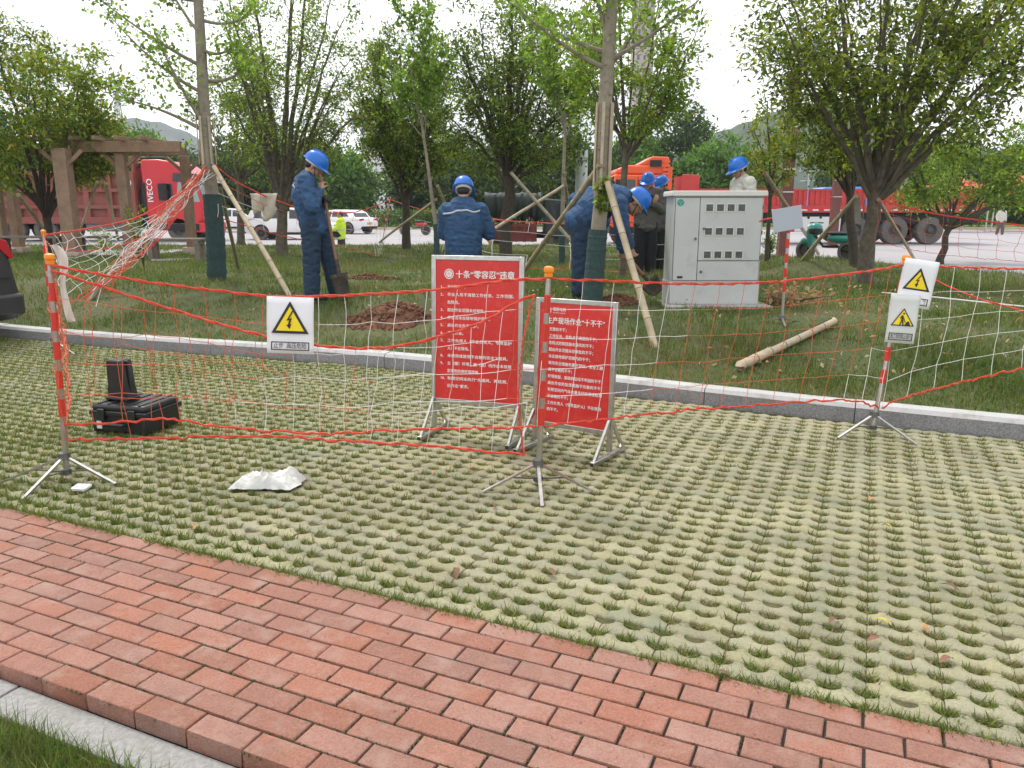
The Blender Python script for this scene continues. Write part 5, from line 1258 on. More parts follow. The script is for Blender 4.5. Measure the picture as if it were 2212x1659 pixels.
# red dump truck -----------------------------------------------------------------------------
Yt = 36.0
def X(px, Y): return at(px, 450, Y).x
def Z(py, Y): return at(1106, py, Y).z
cx0 = X(312, Yt); cx1 = X(440, Yt)
dt = thing('dump_truck', 'red dump truck parked on the road at the left, cab facing right', 'truck', (cx0, Yt, 0)); W = 2.5
Lc = cx1 - cx0
ct = Z(344, Yt); cab = [(0, .75), (Lc * .88, .75), (Lc * .97, 1.05), (Lc * .99, 1.75), (Lc * .90, 2.75), (Lc * .78, 3.05), (Lc * .55, ct - .12), (Lc * .30, ct), (.05, ct), (0, ct - .1)]
m_ = MB(); m_.prism(cab, 0, W); cb_ = m_.build('cab', M['cabred'], dt, bevel=.07)
def panel(parent, name, poly, m, y=-.012, t=.02, bev=0): q = MB(); q.prism(poly, y, y + t); return q.build(name, m, parent, smooth=False, bevel=bev)
panel(dt, 'windscreen_side', [(Lc * .56, 1.75), (Lc * .95, 1.75), (Lc * .88, 2.62), (Lc * .60, 2.62)], mat('windscreen_painted_reflection', (.30, .34, .33), .1), -.02, .04)  # wrap-around windscreen; its pale grey reflection is put into the glass colour
panel(dt, 'side_window', [(Lc * .26, 1.80), (Lc * .50, 1.80), (Lc * .50, 2.55), (Lc * .28, 2.55)], M['glass'], -.02, .04)
panel(dt, 'sun_visor', [(Lc * .52, 2.66), (Lc * 1.0, 2.64), (Lc * .93, 2.98), (Lc * .54, 3.0)], M['glass'], -.06, W + .1)
q = MB(); q.prism([(Lc * .915, 1.8), (Lc * .995, 1.8), (Lc * .91, 2.7), (Lc * .83, 2.7)], .12, W - .12); q.build('windscreen', M['glass'], dt)
panel(dt, 'lower_skirt', [(Lc * .05, .5), (Lc * .9, .5), (Lc * .9, .78), (Lc * .05, .78)], M['chassis'], -.03, .05)
panel(dt, 'air_inlet', [(-.02, .9), (Lc * .05, .9), (Lc * .05, 2.6), (-.02, 2.6)], M['chassis'], -.03, .05)
panel(dt, 'mirror', [(Lc * .30, 1.85), (Lc * .44, 1.85), (Lc * .44, 2.55), (Lc * .30, 2.55)], M['chassis'], -.30, .16, .04)
for z in (1.15, 1.45): q = MB(); q.box((Lc * .99, W / 2, z), (.06, W * .8, .12)); q.build('grille_bar', M['chassis'], dt)
q = MB(); q.box((Lc * .93, W / 2, .62), (.5, W, .45)); q.build('bumper', M['cabred'], dt, bevel=.05)
q = MB(); q.box((Lc * 1.02, .35, .75), (.10, .45, .22)); q.build('headlamp', M['sign_grey'], dt, bevel=.02)
lettering('IVECO', .36, M['white'], dt, Matrix.Translation((Lc * .13, -.03, Z(437, Yt) + .0)) @ Matrix.Rotation(R(90), 4, 'X') @ Matrix.Rotation(R(90), 4, 'Z'), width=1.0, bold=.02, name='lettering')
q = MB(); q.tube([(-.25, .35, ct - .35), (-.1, .35, ct + .05), (.4, .35, ct + .08), (1.2, .4, ct + .06)], .06, 8); q.build('rolled_cover', M['chassis'], dt)
bx0 = X(-260, Yt) - cx0; bx1 = X(290, Yt) - cx0; bz0 = Z(474, Yt) - .05; bz1 = Z(371, Yt)
q = MB(); q.box(((bx0 + bx1) / 2, W / 2, (bz0 + bz1) / 2), (bx1 - bx0, W - .16, bz1 - bz0)); tip = q.build('tipper_body', M['truckred'], dt, smooth=False)
nx = 11; st_ = (bx1 - bx0) / nx
for i in range(nx + 1):
    q = MB(); q.box((bx0 + st_ * i, .0, (bz0 + bz1) / 2), (st_ * .26, .17, bz1 - bz0)); q.build('side_rib', M['truckred'], tip, smooth=False, bevel=.02)
for k, f in enumerate((0, .28, .62, .97)):
    q = MB(); q.box(((bx0 + bx1) / 2, -.004, bz0 + (bz1 - bz0) * f), (bx1 - bx0, .165, .16 if f else .30)); q.build('side_rail', M['truckred'], tip, smooth=False, bevel=.02)
q = MB(); q.box((bx1 + .1, W / 2, (bz0 + bz1) / 2 + .35), (.12, W, bz1 - bz0 + .7)); q.build('head_board', M['truckred'], tip, smooth=False)
q = MB(); q.box((bx1 + .42, W / 2, 1.55), (.45, W * .8, 1.5)); q.build('exhaust_stack', M['chassis'], dt)
k_ = 26; lx = X(282, Yt) - cx0; lz = Z(395, Yt)
q = MB(); q.add([(lx + rr * math.cos(2 * math.pi * i / k_), -.11, lz + rr * math.sin(2 * math.pi * i / k_)) for rr in (.16, .20) for i in range(k_)], [(i, (i + 1) % k_, k_ + (i + 1) % k_, k_ + i) for i in range(k_)]); q.build('ring_emblem', M['white'], dt, smooth=False)
q = MB(); q.box((bx0 / 2 + Lc / 2, W / 2, .72), (-bx0 + Lc * .8, W * .5, .35)); q.build('chassis', M['chassis'], dt)
q = MB(); q.box((-1.6, .35, .72), (2.4, .5, .55)); q.build('fuel_tank', M['darksteel'], dt, bevel=.05)
for xx in (Lc * .55, -4.6, -6.0): wheel(dt, xx, .18, .53, .36, -1); wheel(dt, xx, W - .18, .53, .36, 1)

# articulated flatbed -------------------------------------------------------------------------
Yo = 33.0; ox = X(1318, Yo); tr = thing('tractor_unit', 'orange lorry tractor unit facing left behind the men in helmets', 'truck', (ox, Yo, 0)); oL = X(1443, Yo) - ox; oz = Z(337, Yo)
cabp = [(.05, .7), (oL, .7), (oL, oz - .55), (oL * .93, oz - .02), (oL * .62, oz), (oL * .22, oz - .48), (.12, oz - .62), (.0, 1.75), (0, 1.1)]
m_ = MB(); m_.prism([(.05, .7), (oL * .96, .7), (oL * .96, oz - .75), (.16, oz - .72), (.0, 1.75), (0, 1.1)], 0, 2.4); m_.build('cab', M['cabor'], tr, bevel=.06)
m_ = MB(); m_.prism([(.20, oz - .71), (oL * .95, oz - .74), (oL * .95, oz - .36), (oL * .30, oz - .34), (.24, oz - .5)], .12, 2.28); m_.build('high_roof', M['cabor'], tr, bevel=.08)
m_ = MB(); m_.prism([(oL * .45, oz - .35), (oL, oz - .40), (oL, oz - .02), (oL * .72, oz)], .2, 2.2); m_.build('roof_fairing', M['cabor'], tr, bevel=.05)
m_ = MB(); m_.prism([(oL * .965, 1.0), (oL * 1.05, 1.0), (oL * 1.05, oz - .45), (oL * .965, oz - .45)], .0, .12); m_.build('side_deflector', M['cabor'], tr, bevel=.02)
m_ = MB(); m_.box((oL * .48, -.01, 1.45), (oL * .86, .03, .05)); m_.build('side_moulding', M['chassis'], tr)
m_ = MB(); m_.box((oL * .40, -.02, 1.66), (.16, .04, .04)); m_.build('door_handle', M['chassis'], tr)
panel(tr, 'side_window', [(.14, 1.85), (oL * .42, 1.85), (oL * .42, 2.62), (.22, 2.62)], M['glass'], -.02, .04)
panel(tr, 'rear_window', [(oL * .48, 1.9), (oL * .60, 1.9), (oL * .60, 2.6), (oL * .48, 2.6)], M['glass'], -.02, .04)
q = MB(); q.prism([(-.03, 1.8), (.05, 1.8), (.20, 2.75), (.12, 2.75)], .1, 2.3); q.build('windscreen', M['glass'], tr)
panel(tr, 'fairing_inlet', [(oL * .66, oz - .42), (oL * .86, oz - .42), (oL * .86, oz - .16), (oL * .66, oz - .16)], M['chassis'], -.02, .04)
for k in range(4): panel(tr, 'fairing_louvre', [(oL * .88, oz - .75 + k * .16), (oL * 1.0, oz - .75 + k * .16), (oL * 1.0, oz - .65 + k * .16), (oL * .88, oz - .65 + k * .16)], M['cabor'], -.05, .06)
panel(tr, 'mirror', [(-.05, 1.9), (.14, 1.9), (.14, 2.55), (-.05, 2.55)], M['chassis'], -.3, .12, .02)
panel(tr, 'door_line', [(oL * .46, .9), (oL * .47, .9), (oL * .47, 2.7), (oL * .46, 2.7)], M['chassis'], -.014, .02)
q = MB(); q.box((oL * .5, 1.2, .62), (oL * 1.0, 2.3, .35)); q.build('step_skirt', M['chassis'], tr, bevel=.03)
q = MB(); q.box((oL * 1.3, 1.2, .8), (oL * 1.4, 1.0, .3)); q.build('chassis', M['chassis'], tr)
for xx in (oL * .32, oL * 1.35, oL * 1.9): wheel(tr, xx, .18, .52, .34, -1); wheel(tr, xx, 2.22, .52, .34, 1)
tx0 = X(1462, Yo); tx1 = X(2128, Yo); tl = thing('flatbed_trailer', 'long red flatbed trailer with ribbed drop sides behind the right-hand trees', 'trailer', (tx0, Yo, 0)); TL = tx1 - tx0; tz0 = Z(508, Yo); tz1 = Z(408, Yo); tz0 = Z(451, Yo)
q = MB(); q.box((TL / 2, 1.22, tz0 - .03), (TL, 2.4, .14)); q.build('deck', M['chassis'], tl)
npan = 5
for i in range(npan):
    a = .5 + (TL - .5) * i / npan; b = .5 + (TL - .5) * (i + 1) / npan - .05
    q = MB(); q.box(((a + b) / 2, .02, (tz0 + tz1) / 2), (b - a, .05, tz1 - tz0)); sp = q.build('side_panel', M['trailer'], tl, smooth=False)
    n_ = 11
    for k in range(n_): q = MB(); q.box((a + (b - a) * (k + .5) / n_, -.02, (tz0 + tz1) / 2 + .06), ((b - a) / n_ * .45, .05, (tz1 - tz0) * .74)); q.build('corrugation', M['trailer'], sp, smooth=False, bevel=.01)
    for zz, hh in ((tz1 - .04, .08), (tz0 + .07, .14)): q = MB(); q.box(((a + b) / 2, -.025, zz), (b - a, .06, hh)); q.build('panel_rail', M['trailer'], sp, smooth=False)
q = MB(); q.box((TL / 2, .0, tz0 - .07), (TL, .1, .16)); rail = q.build('side_rail', M['trailer'], tl, smooth=False)
for k in range(26): q = MB(); q.box((.6 + TL * .95 * k / 26, -.055, tz0 - .05), (.24, .012, .055)); q.build('reflector_strip', M['white'] if k % 2 else M['sign_grey'], rail, smooth=False)
hb0 = X(1466, Yo) - tx0; hb1 = X(1508, Yo) - tx0; q = MB(); q.prism([(hb0, tz0), (hb1, tz0), (hb1, Z(378, Yo)), (hb0 + .1, Z(376, Yo))], -.02, .08); q.build('headboard', M['trailer'], tl, bevel=.03)
q = MB(); q.box((0.35, 1.2, (tz0 + Z(378, Yo)) / 2), (.08, 2.3, Z(378, Yo) - tz0)); q.build('front_wall', M['trailer'], tl)
for yy in (.22, 1.65): q = MB(); q.box((TL / 2, yy, tz0 - .34), (TL * .98, .14, .5)); q.build('frame_beam', M['chassis'], tl)
q = MB(); q.box((X(1760, Yo) - tx0, .25, .82), (X(1812, Yo) - X(1725, Yo) + .6, .5, .62)); tb = q.build('tool_box', M['sign_grey'], tl, bevel=.03)
q = MB(); q.box((X(1705, Yo) - tx0, .22, .82), (.55, .5, .6)); q.build('side_box', M['trailer'], tl, bevel=.02)
q = MB(); q.box((TL * .93, .4, .95), (1.3, .05, .3)); q.build('rear_guard', M['chassis'], tl)
for wx in (X(1852, Yo) - tx0, X(1937, Yo) - tx0, X(2014, Yo) - tx0): wheel(tl, wx, .16, .56, .42, -1, .5); wheel(tl, wx, 2.26, .56, .42, 1, .5)

# tarpaulin truck ------------------------------------------------------------------------------
Yg_ = 27.0; gx = X(1052, Yg_); tk = thing('tarpaulin_truck', 'small truck with red-brown bed and green tarpaulin, behind the dark trunk', 'truck', (gx, Yg_, 0)); gl = X(1160, Yg_) - gx
zb0, zb1 = Z(522, Yg_), Z(484, Yg_)
q = MB(); q.box((gl / 2, .8, (zb0 + zb1) / 2), (gl, 1.6, zb1 - zb0)); bed = q.build('cargo_bed', M['bedred'], tk, smooth=False)
for k in range(6): q = MB(); q.box((gl * (k + .5) / 6, -.02, (zb0 + zb1) / 2), (.10, .06, zb1 - zb0 + .02)); q.build('bed_rib', M['bedred'], bed, smooth=False)
for zz in (zb0 + .06, zb1 - .05): q = MB(); q.box((gl / 2, -.03, zz), (gl, .05, .09)); q.build('bed_rail', M['bedred'], bed, smooth=False)
zt0, zt1 = Z(462, Yg_), Z(414, Yg_)
for k in range(9): q = MB(); q.cyl((gl * k / 8, .03, zb1), (gl * k / 8, .03, zt0 + .1), .02, n=6); q.build('rack_bar', M['chassis'], tk)
q = MB(); q.cyl((0, .03, zb1 + .28), (gl, .03, zb1 + .28), .018, n=6); q.build('rack_rail', M['chassis'], tk)
vv = []; na, nbx = 17, 26
for i in range(nbx + 1):
    for j in range(na):
        t = j / (na - 1); ang = math.pi * t; x = -.08 + (gl + .25) * i / nbx
        sag = .05 * abs(math.sin(i * math.pi / nbx * 3)) * (1 - abs(2 * t - 1)); c_ = math.cos(ang); s_ = max(0, math.sin(ang)); yy = .8 - .88 * math.copysign(abs(c_) ** .32, c_)
        zz = zt0 + (zt1 - zt0) * s_ ** .42 - sag
        yy += .05 * math.sin(i * 1.9 + 3 * noise.noise(Vector((i * .3, 0, 0)))) * (1 if j < 5 else 0)
        if j in (0, na - 1): zz = zt0 - .10 - .22 * max(0, math.sin(i * 1.1 + 1)) - .1 * noise.noise(Vector((i * .7, j, 2)))
        yy += .05 * noise.noise(Vector((i * .9, j * .8, 5))); zz += .04 * noise.noise(Vector((i * .8, j, 1)))
        vv.append((x, yy, zz))
q = MB(); q.add(vv, [(i * na + j, (i + 1) * na + j, (i + 1) * na + j + 1, i * na + j + 1) for i in range(nbx) for j in range(na - 1)]); o = q.build('tarpaulin', M['tarp'], tk, ang=70); o.modifiers.new('thick', 'SOLIDIFY').thickness = .02
cxo = gl + .25; cl_ = X(1234, Yg_) - gx - cxo
q = MB(); q.prism([(cxo, .45), (cxo + cl_, .45), (cxo + cl_ + .05, 1.05), (cxo + cl_ * .86, 1.72), (cxo + .05, 1.78), (cxo, 1.7)], .0, 1.6); q.build('cab', mat('dull_green_cab', (.035, .05, .045), .5, var=.2, scale=3), tk, bevel=.05)
panel(tk, 'cab_window', [(cxo + .15, 1.12), (cxo + cl_ * .9, 1.12), (cxo + cl_ * .8, 1.6), (cxo + .18, 1.62)], M['glass'], -.02, .03)
q = MB(); q.box((gl * .62, .8, .55), (gl * 1.3, .7, .2)); q.build('chassis', M['chassis'], tk)
for xx in (gl * .30, cxo + cl_ * .55): wheel(tk, xx, .12, .36, .22, -1); wheel(tk, xx, 1.48, .36, .22, 1)
q = MB(); q.ell((.12, -.06, zb1 - .35), (.14, .06, .35), None, 10, 8); q.build('hanging_sack', M['sack'], tk)

# white cars -------------------------------------------------------------------------------------
def car(label, loc, rz, L, H, W=1.82, suv=True, tail=False):
    rt = thing('parked_car', label, 'car', loc, rz, group='white cars on the road')
    # cross-section loft: x stations with (half width, z bottom, z belt, z roof)
    hz = H
    body = [(-L / 2, .45, .78), (-L / 2 + .12, .30, .95), (-L * .36, .26, 1.0), (-L * .1, .24, .98), (L * .18, .24, .95), (L * .36, .26, .86), (L / 2 - .1, .30, .72), (L / 2, .42, .62)]
    m_ = MB(); sec = []
    for x, z0, z1 in body:
        f = .86 if abs(x) > L * .47 else 1.0; hw = W / 2 * f
        sec.append([(x, -hw * .96, z0), (x, -hw, z0 + .18), (x, -hw, (z0 + z1) / 2 + .05), (x, -hw * .95, z1 - .03), (x, -hw * .80, z1), (x, hw * .80, z1), (x, hw * .95, z1 - .03), (x, hw, (z0 + z1) / 2 + .05), (x, hw, z0 + .18), (x, hw * .96, z0)])
    k = 10; vs_ = sum(sec, []); fs = [(i * k + j, (i + 1) * k + j, (i + 1) * k + (j + 1) % k, i * k + (j + 1) % k) for i in range(len(sec) - 1) for j in range(k)] + [tuple(range(k)), tuple((len(sec) - 1) * k + j for j in range(k))]
    m_.add(vs_, fs); m_.build('body', M['carwhite'], rt, bevel=.02)
    r0 = -L * .47 if suv else -L * .38
    gh = [(r0, .96), (r0 + .22, H - .16), (r0 + .55, H - .02), (-L * .05, H), (L * .06, H - .05), (L * .24, .93)]
    wb, wt = W / 2 * .93, W / 2 * .72
    m_ = MB(); vs_ = []
    for s in (-1, 1):
        for x, z in gh: vs_.append((x, s * (wb + (wt - wb) * (z - .94) / (H - .94)), z))
    n = len(gh); m_.add(vs_, [tuple(range(n)), tuple(range(2 * n - 1, n - 1, -1))] + [(i, i + 1, n + i + 1, n + i) for i in range(n - 1)] + [(0, n, 2 * n - 1, n - 1)]); m_.build('roof', M['carwhite'], rt, bevel=.03)
    for s in (-1, 1):
        def Yw(z): return s * (wb + (wt - wb) * (z - .94) / (H - .94) + .012)
        for nm, poly in (('side_window', [(r0 + .35, 1.02), (-L * .03, 1.0), (-L * .03, H - .10), (r0 + .62, H - .14)]), ('side_window', [(-L * .01, 1.0), (L * .19, .98), (L * .07, H - .14), (-L * .01, H - .10)])):
            q = MB(); q.add([(x, Yw(z), z) for x, z in poly] + [(x, Yw(z) - s * .02, z) for x, z in poly], [(0, 1, 2, 3), (7, 6, 5, 4)] + [(i, (i + 1) % 4, 4 + (i + 1) % 4, 4 + i) for i in range(4)]); q.build(nm, M['glass'], rt, smooth=False)
        q = MB(); q.box((L * .17, s * (W / 2 + .08), 1.0), (.12, .2, .13)); q.build('mirror', M['carwhite'], rt, bevel=.03)
        for xx in (-L * .31, L * .31):
            wheel(rt, xx, s * (W / 2 - .10), .33, .22, s); q = MB(); q.lathe([(.02, -.01), (.38, -.01), (.38, .012), (.02, .012)], 24, Matrix.Rotation(R(90), 3, 'X'), (xx, s * (W / 2 - .006), .35)); q.build('wheel_arch', M['chassis'], rt)
        q = MB(); q.box((L * .475, s * W * .34, .68), (.16, .36, .10)); q.build('headlamp', M['glassgrey'], rt, bevel=.02)
        q = MB(); q.box((-L * .488, s * W * .36, .84), (.10, .34, .12)); q.build('tail_lamp', M['lamp_red'], rt, bevel=.02)
        q = MB(); q.box((0, s * (W / 2 - .02), .30), (L * .52, .06, .12)); q.build('sill', M['chassis'], rt)
    q = MB(); q.prism([(L * .07, H - .10), (L * .235, .96), (L * .25, .97), (L * .085, H - .09)], -wt * .95, wt * .95); q.build('windscreen', M['glass'], rt)
    q = MB(); q.prism([(r0 + .02, 1.0), (r0 + .20, H - .2), (r0 + .18, H - .19), (r0 + .0, 1.01)], -wt * .9, wt * .9); q.build('rear_window', M['glass'], rt)
    q = MB(); q.box((-L / 2 - .004, 0, .62), (.02, .46, .14)); q.build('number_plate', mat('orange_plate', (.62, .36, .10), .5), rt)
    q = MB(); q.box((-L / 2 + .06, 0, .38), (.16, W * .8, .16)); q.build('bumper', M['chassis'], rt, bevel=.03)
    return rt
car('white hatchback crossing behind the spade worker, nose to the right', (at(625, 500, 38).x, 39, 0), R(2), 4.5, 1.52)
car('white sedan seen from behind, right of the spade worker', (at(762, 490, 48).x - .9, 48.5, 0), R(152), 4.6, 1.42, suv=False)
car('white car at the left beyond the wrapped tree, partly hidden', (at(490, 490, 50).x, 52, 0), R(3), 4.5, 1.5)
# dark van at the left edge
vb = thing('parked_van', 'dark graphite van cut off by the left edge', 'van', (-6.14, 7.05, 0.02), -A)
cs = [(.06, .2), (1.69, .2), (1.75, .30), (1.745, .52), (1.69, .84), (1.655, 1.04), (1.58, 1.16), (1.44, 1.40), (1.30, 1.64), (1.12, 1.76), (.62, 1.76), (.45, 1.64), (.31, 1.40), (.17, 1.16), (.095, 1.04), (.06, .84), (.005, .52), (0, .30)]
q = MB(); q.prism(cs, -4.5, 0, ax='x', ins=[(.875 + (a - .875) * .985, b) for a, b in cs]); q.build('body', M['vangrey'], vb, bevel=.05)
q = MB(); q.prism([(.24, 1.18), (1.51, 1.18), (1.40, 1.42), (1.30, 1.60), (.45, 1.60), (.35, 1.42)], -.02, .014, ax='x'); q.build('rear_window', M['glass'], vb, smooth=False)
for pts in ([(1.66, .86), (1.70, .88), (1.64, 1.06), (1.46, 1.12), (1.50, 1.04)], [(.09, .86), (.05, .88), (.11, 1.06), (.29, 1.12), (.25, 1.04)]):
    q = MB(); q.prism(pts, -.12, .022, ax='x'); q.build('tail_lamp', M['lamp_red'], vb, bevel=.008)
q = MB(); q.box((-.06, .875, .37), (.22, 1.74, .24)); q.build('bumper', M['vangrey'], vb, bevel=.04)
q = MB(); q.box((.012, .875, .66), (.02, 1.5, .012)); q.build('tailgate_seam', M['chassis'], vb, smooth=False)
q = MB(); q.box((.016, .875, .78), (.02, .44, .14)); q.build('number_plate', M['blueroof'], vb, bevel=.005)
for xx in (-.8, -3.6): wheel(vb, xx, .12, .31, .2, -1); wheel(vb, xx, 1.63, .31, .2, 1)

# motorcycle, scooter ---------------------------------------------------------------------------
def bike(label, name, loc, rz, m, cat, scale=1):
    rt = thing(name, label, cat, loc, rz); rt.scale = (scale,) * 3
    for xx in (-.62, .62): wheel(rt, xx, 0, .28, .1, -1, .7)
    q = MB(); q.tube([(-.62, 0, .28), (-.3, 0, .42), (.1, 0, .40), (.42, 0, .75)], .035, 8); q.build('frame', M['chassis'], rt)
    q = MB(); q.ell((-.35, 0, .62), (.36, .13, .12), None, 12, 8); q.build('rear_fairing', m, rt); q = MB(); q.ell((-.28, 0, .76), (.36, .12, .055), None, 12, 6); q.build('seat', M['chassis'], rt)
    q = MB(); q.prism([(.36, .35), (.46, .35), (.56, .78), (.46, .98), (.38, .95)], -.17, .17); q.build('front_shield', m, rt, bevel=.05)
    q = MB(); q.tube([(.60, 0, .28), (.52, 0, .62), (.44, 0, 1.0)], .028, 8); q.build('fork', M['darksteel'], rt)
    q = MB(); q.tube([(.34, -.32, 1.02), (.45, -.12, 1.03), (.45, .12, 1.03), (.34, .32, 1.02)], .016, 8); q.build('handlebar', M['chassis'], rt)
    for s in (-1, 1): q = MB(); q.ell((.42, s * .3, 1.17), (.02, .06, .045), None, 10, 6); q.build('mirror', M['chassis'], rt)
    q = MB(); q.ell((.55, 0, .9), (.06, .09, .08), None, 10, 8); q.build('headlamp', M['sign_grey'], rt)
    q = MB(); q.ell((.64, 0, .52), (.16, .06, .10), None, 10, 6); q.build('front_mudguard', m, rt); return rt
bike('red motorcycle parked across the road left of the worker seen from behind', 'motorcycle', (at(892, 495, 44).x, 45, 0), R(200), M['shirt_red'], 'motorcycle', 1.0)
sc_ = at(1800, 540, 17.8); bike('teal scooter half hidden behind the grass mound', 'motor_scooter', (sc_.x, 18.2, .24), R(128), M['tealg'], 'scooter', .85)
hx = at(1762, 495, 17.9); hl_ = thing('spare_helmet', 'round teal and black riding helmet on the scooter mirror', 'helmet', hx); q = MB(); q.ell((0, 0, 0), (.15, .15, .15), None, 16, 10); q.build('shell', M['tealg'], hl_); q = MB(); q.lathe([(.14, -.10), (.157, -.09), (.157, .01), (.14, .02)], 18); q.build('visor', M['glass'], hl_)

# ------------------------------------------------------------------ pergola, benches
pg = thing('pergola', 'brown timber pergola with thick posts at the left', 'pergola', (at(150, 540, 18.5).x, 18.5, .18)); o0 = pg.location
cols_ = [(8, 19.5, .22), (42, 20.4, .22), (158, 18.0, .30), (282, 18.6, .22), (416, 20.4, .21)]
for px, Yp, w_ in cols_:
    p = at(px, 540, Yp); h = 2.6; q = MB(); q.box((p.x - o0.x, Yp - o0.y, h / 2 - .05), (w_, w_, h)); q.build('post', M['wood'], pg, bevel=.015)
    q = MB(); q.box((p.x - o0.x, Yp - o0.y, .08), (w_ + .16, w_ + .16, .42)); q.build('plinth', mat('tile_plinth', (.55, .42, .36), .7, var=.15, scale=5), pg, bevel=.01)
    for s in (-1, 1): q = MB(); q.bar((p.x - o0.x + s * .1, Yp - o0.y, 2.2), (p.x - o0.x + s * .45, Yp - o0.y, 2.5), .06, .08); q.build('knee_brace', M['wood'], pg)
a = at(120, 310, 18.3); b = at(440, 318, 19.2); zt = 2.62
for yy, (x0, x1) in ((-.05, (at(110, 310, 18.4).x, at(388, 310, 18.4).x)), (1.0, (at(60, 310, 19.5).x, at(400, 310, 19.5).x))):
    q = MB(); q.box(((x0 + x1) / 2 - o0.x, yy, zt), (x1 - x0, .13, .24)); q.build('beam', M['wood'], pg, bevel=.01)
for i in range(6):
    x = at(130 + i * 46, 300, 19.5).x - o0.x; q = MB(); q.box((x, .5, zt + .165), (.09, 1.9, .09)); q.build('rafter', M['wood'], pg, bevel=.01)
def bench(label, px, Yb, w_, py=512):
    p = at(px, 540, Yb); z = .24; rt = thing('wooden_bench', label, 'bench', (p.x, Yb, z), group='grey wooden benches'); h = at(px, py, Yb).z - z
    for k in range(3): q = MB(); q.box((0, -.13 + .13 * k, h), (w_, .115, .05)); q.build('seat_slat', M['benchwood'], rt, bevel=.006)
    for sx in (-.42, .42):
        for sy in (-.13, .13): q = MB(); q.box((sx * w_, sy, h / 2 - .04), (.09, .08, h)); q.build('leg', M['benchwood'], rt)
        q = MB(); q.box((sx * w_, 0, h - .06), (.08, .36, .07)); q.build('cross_rail', M['benchwood'], rt)
bench('long grey bench under the pergola left of the thick post', 70, 18.2, 1.5); bench('long grey bench under the pergola right of the thick post', 240, 18.8, 1.7); bench('grey bench at the right end of the pergola', 382, 16.4, 1.15, 517)
q = MB(); x0 = at(60, 545, 20).x; x1 = at(330, 545, 20).x; q.box(((x0 + x1) / 2, 20.2, .245), (x1 - x0, 4.6, .12)); struct(q.build('paved_platform', M['concrete'], bevel=.01))
for lab, px, py, Yb, w_ in (('broken pale slab lying on the grass in front of the right bench', 362, 565, 0, .9), ('thin white board lying on the grass left of the wrapped tree', 385, 563, 0, .8)):
    p = on_lawn(px, py); q = MB(); q.box((0, 0, .03), (w_ * .7, .10, .03)); tag(q.build('loose_board', M['granite_top'], loc=p), lab, 'board', 'loose boards')

# ------------------------------------------------------------------ posts, poles, lamps
p = at(1253, 545, 20.5); rt = thing('lamp_post', 'thick pale grey lamp post behind the bending worker', 'post', (p.x, 20.5, .2)); h = at(1253, 340, 20.5).z
q = MB(); q.cyl((0, 0, -.1), (0, 0, h - .2), .155, .15, 20); q.build('shaft', M['polegrey'], rt); q = MB(); q.cyl((0, 0, h - .2), (0, 0, h - .02), .156, .15, 20); q.build('top_collar', M['polegrey'], rt)
q = MB(); q.box((0, 0, .0), (.5, .5, .06)); q.build('base_plate', M['polegrey'], rt)
lettering('38-3', .10, M['black'], rt, XZ(-.13, -.165, h - .31), width=.24, bold=.01)
for lab, px, Yp, topy, w_ in (('dark rust-brown square post left of the trailer', 1690, 22.0, 150, .28), ('rust-brown square post behind the large right-hand tree', 1796, 30.0, 260, .30)):
    p = at(px, 545, Yp); z1 = at(px, topy, Yp).z; rt = thing('steel_post', lab, 'post', (p.x, Yp, -.02), group='rust-brown posts'); q = MB(); q.box((0, 0, z1 / 2), (w_, w_ * .8, z1)); q.build('shaft', M['rust'], rt, bevel=.01)
    for zz in (1.9, 2.5, 3.6): q = MB(); q.box((0, 0, zz), (w_ * 1.06, w_ * .86, .03)); q.build('clamp_band', M['steel'], rt)
    q = MB(); q.box((0, 0, .03), (w_ * 1.7, w_ * 1.6, .05)); q.build('base_plate', M['rust'], rt)
p = at(1672, 340, 21.9); rt = thing('traffic_mirror', 'round grey traffic mirror seen edge-on beside the rust-brown post', 'mirror', p); q = MB(); q.lathe([(.02, -.04), (.40, -.02), (.42, .0), (.40, .03), (.02, .06)], 28, Matrix.Rotation(R(90), 3, 'X') @ Matrix.Rotation(R(62), 3, 'Y')); q.build('dish', mat('mirror_back', (.30, .31, .32), .5), rt)
q = MB(); q.cyl((.05, .05, 0), (.25, .08, 0), .02, n=8); q.build('bracket', M['steel'], rt)
p = at(1944, 470, 58); rt = thing('gate_pillar', 'grey pillar with a red-brown cap across the road', 'pillar', (p.x, 58, .1)); h = at(1944, 365, 58).z; q = MB(); q.box((0, 0, h / 2 - .2), (1.05, 1.05, h - .4)); q.build('shaft', M['concrete'], rt); q = MB(); q.box((0, 0, h - .15), (1.35, 1.35, .35)); q.build('cap', M['rust'], rt); q = MB(); q.box((0, 0, h - .5), (1.2, 1.2, .25)); q.build('neck', M['rust'], rt)
for lab, px, top in (('utility pole with cross arms left of the rust-brown post', 1655, 325), ('utility pole with cross arms right of the rust-brown post', 1742, 360)):
    p = at(px, 450, 130); rt = thing('utility_pole', lab, 'pole', (p.x, 130, -.3), group='far utility poles'); h = at(px, top, 130).z; q = MB(); q.cyl((0, 0, 0), (0, 0, h), .2, .14, 8); q.build('shaft', M['pylon'], rt)
    for k in range(2): q = MB(); q.box((0, 0, h - .4 - k * 1.5), (3.4 - k * .6, .14, .16)); q.build('cross_arm', M['pylon'], rt)
    for k in (-1.5, 0, 1.5): q = MB(); q.cyl((k, 0, h - .35), (k, 0, h + .2), .08, n=6); q.build('insulator', M['pylon'], rt)
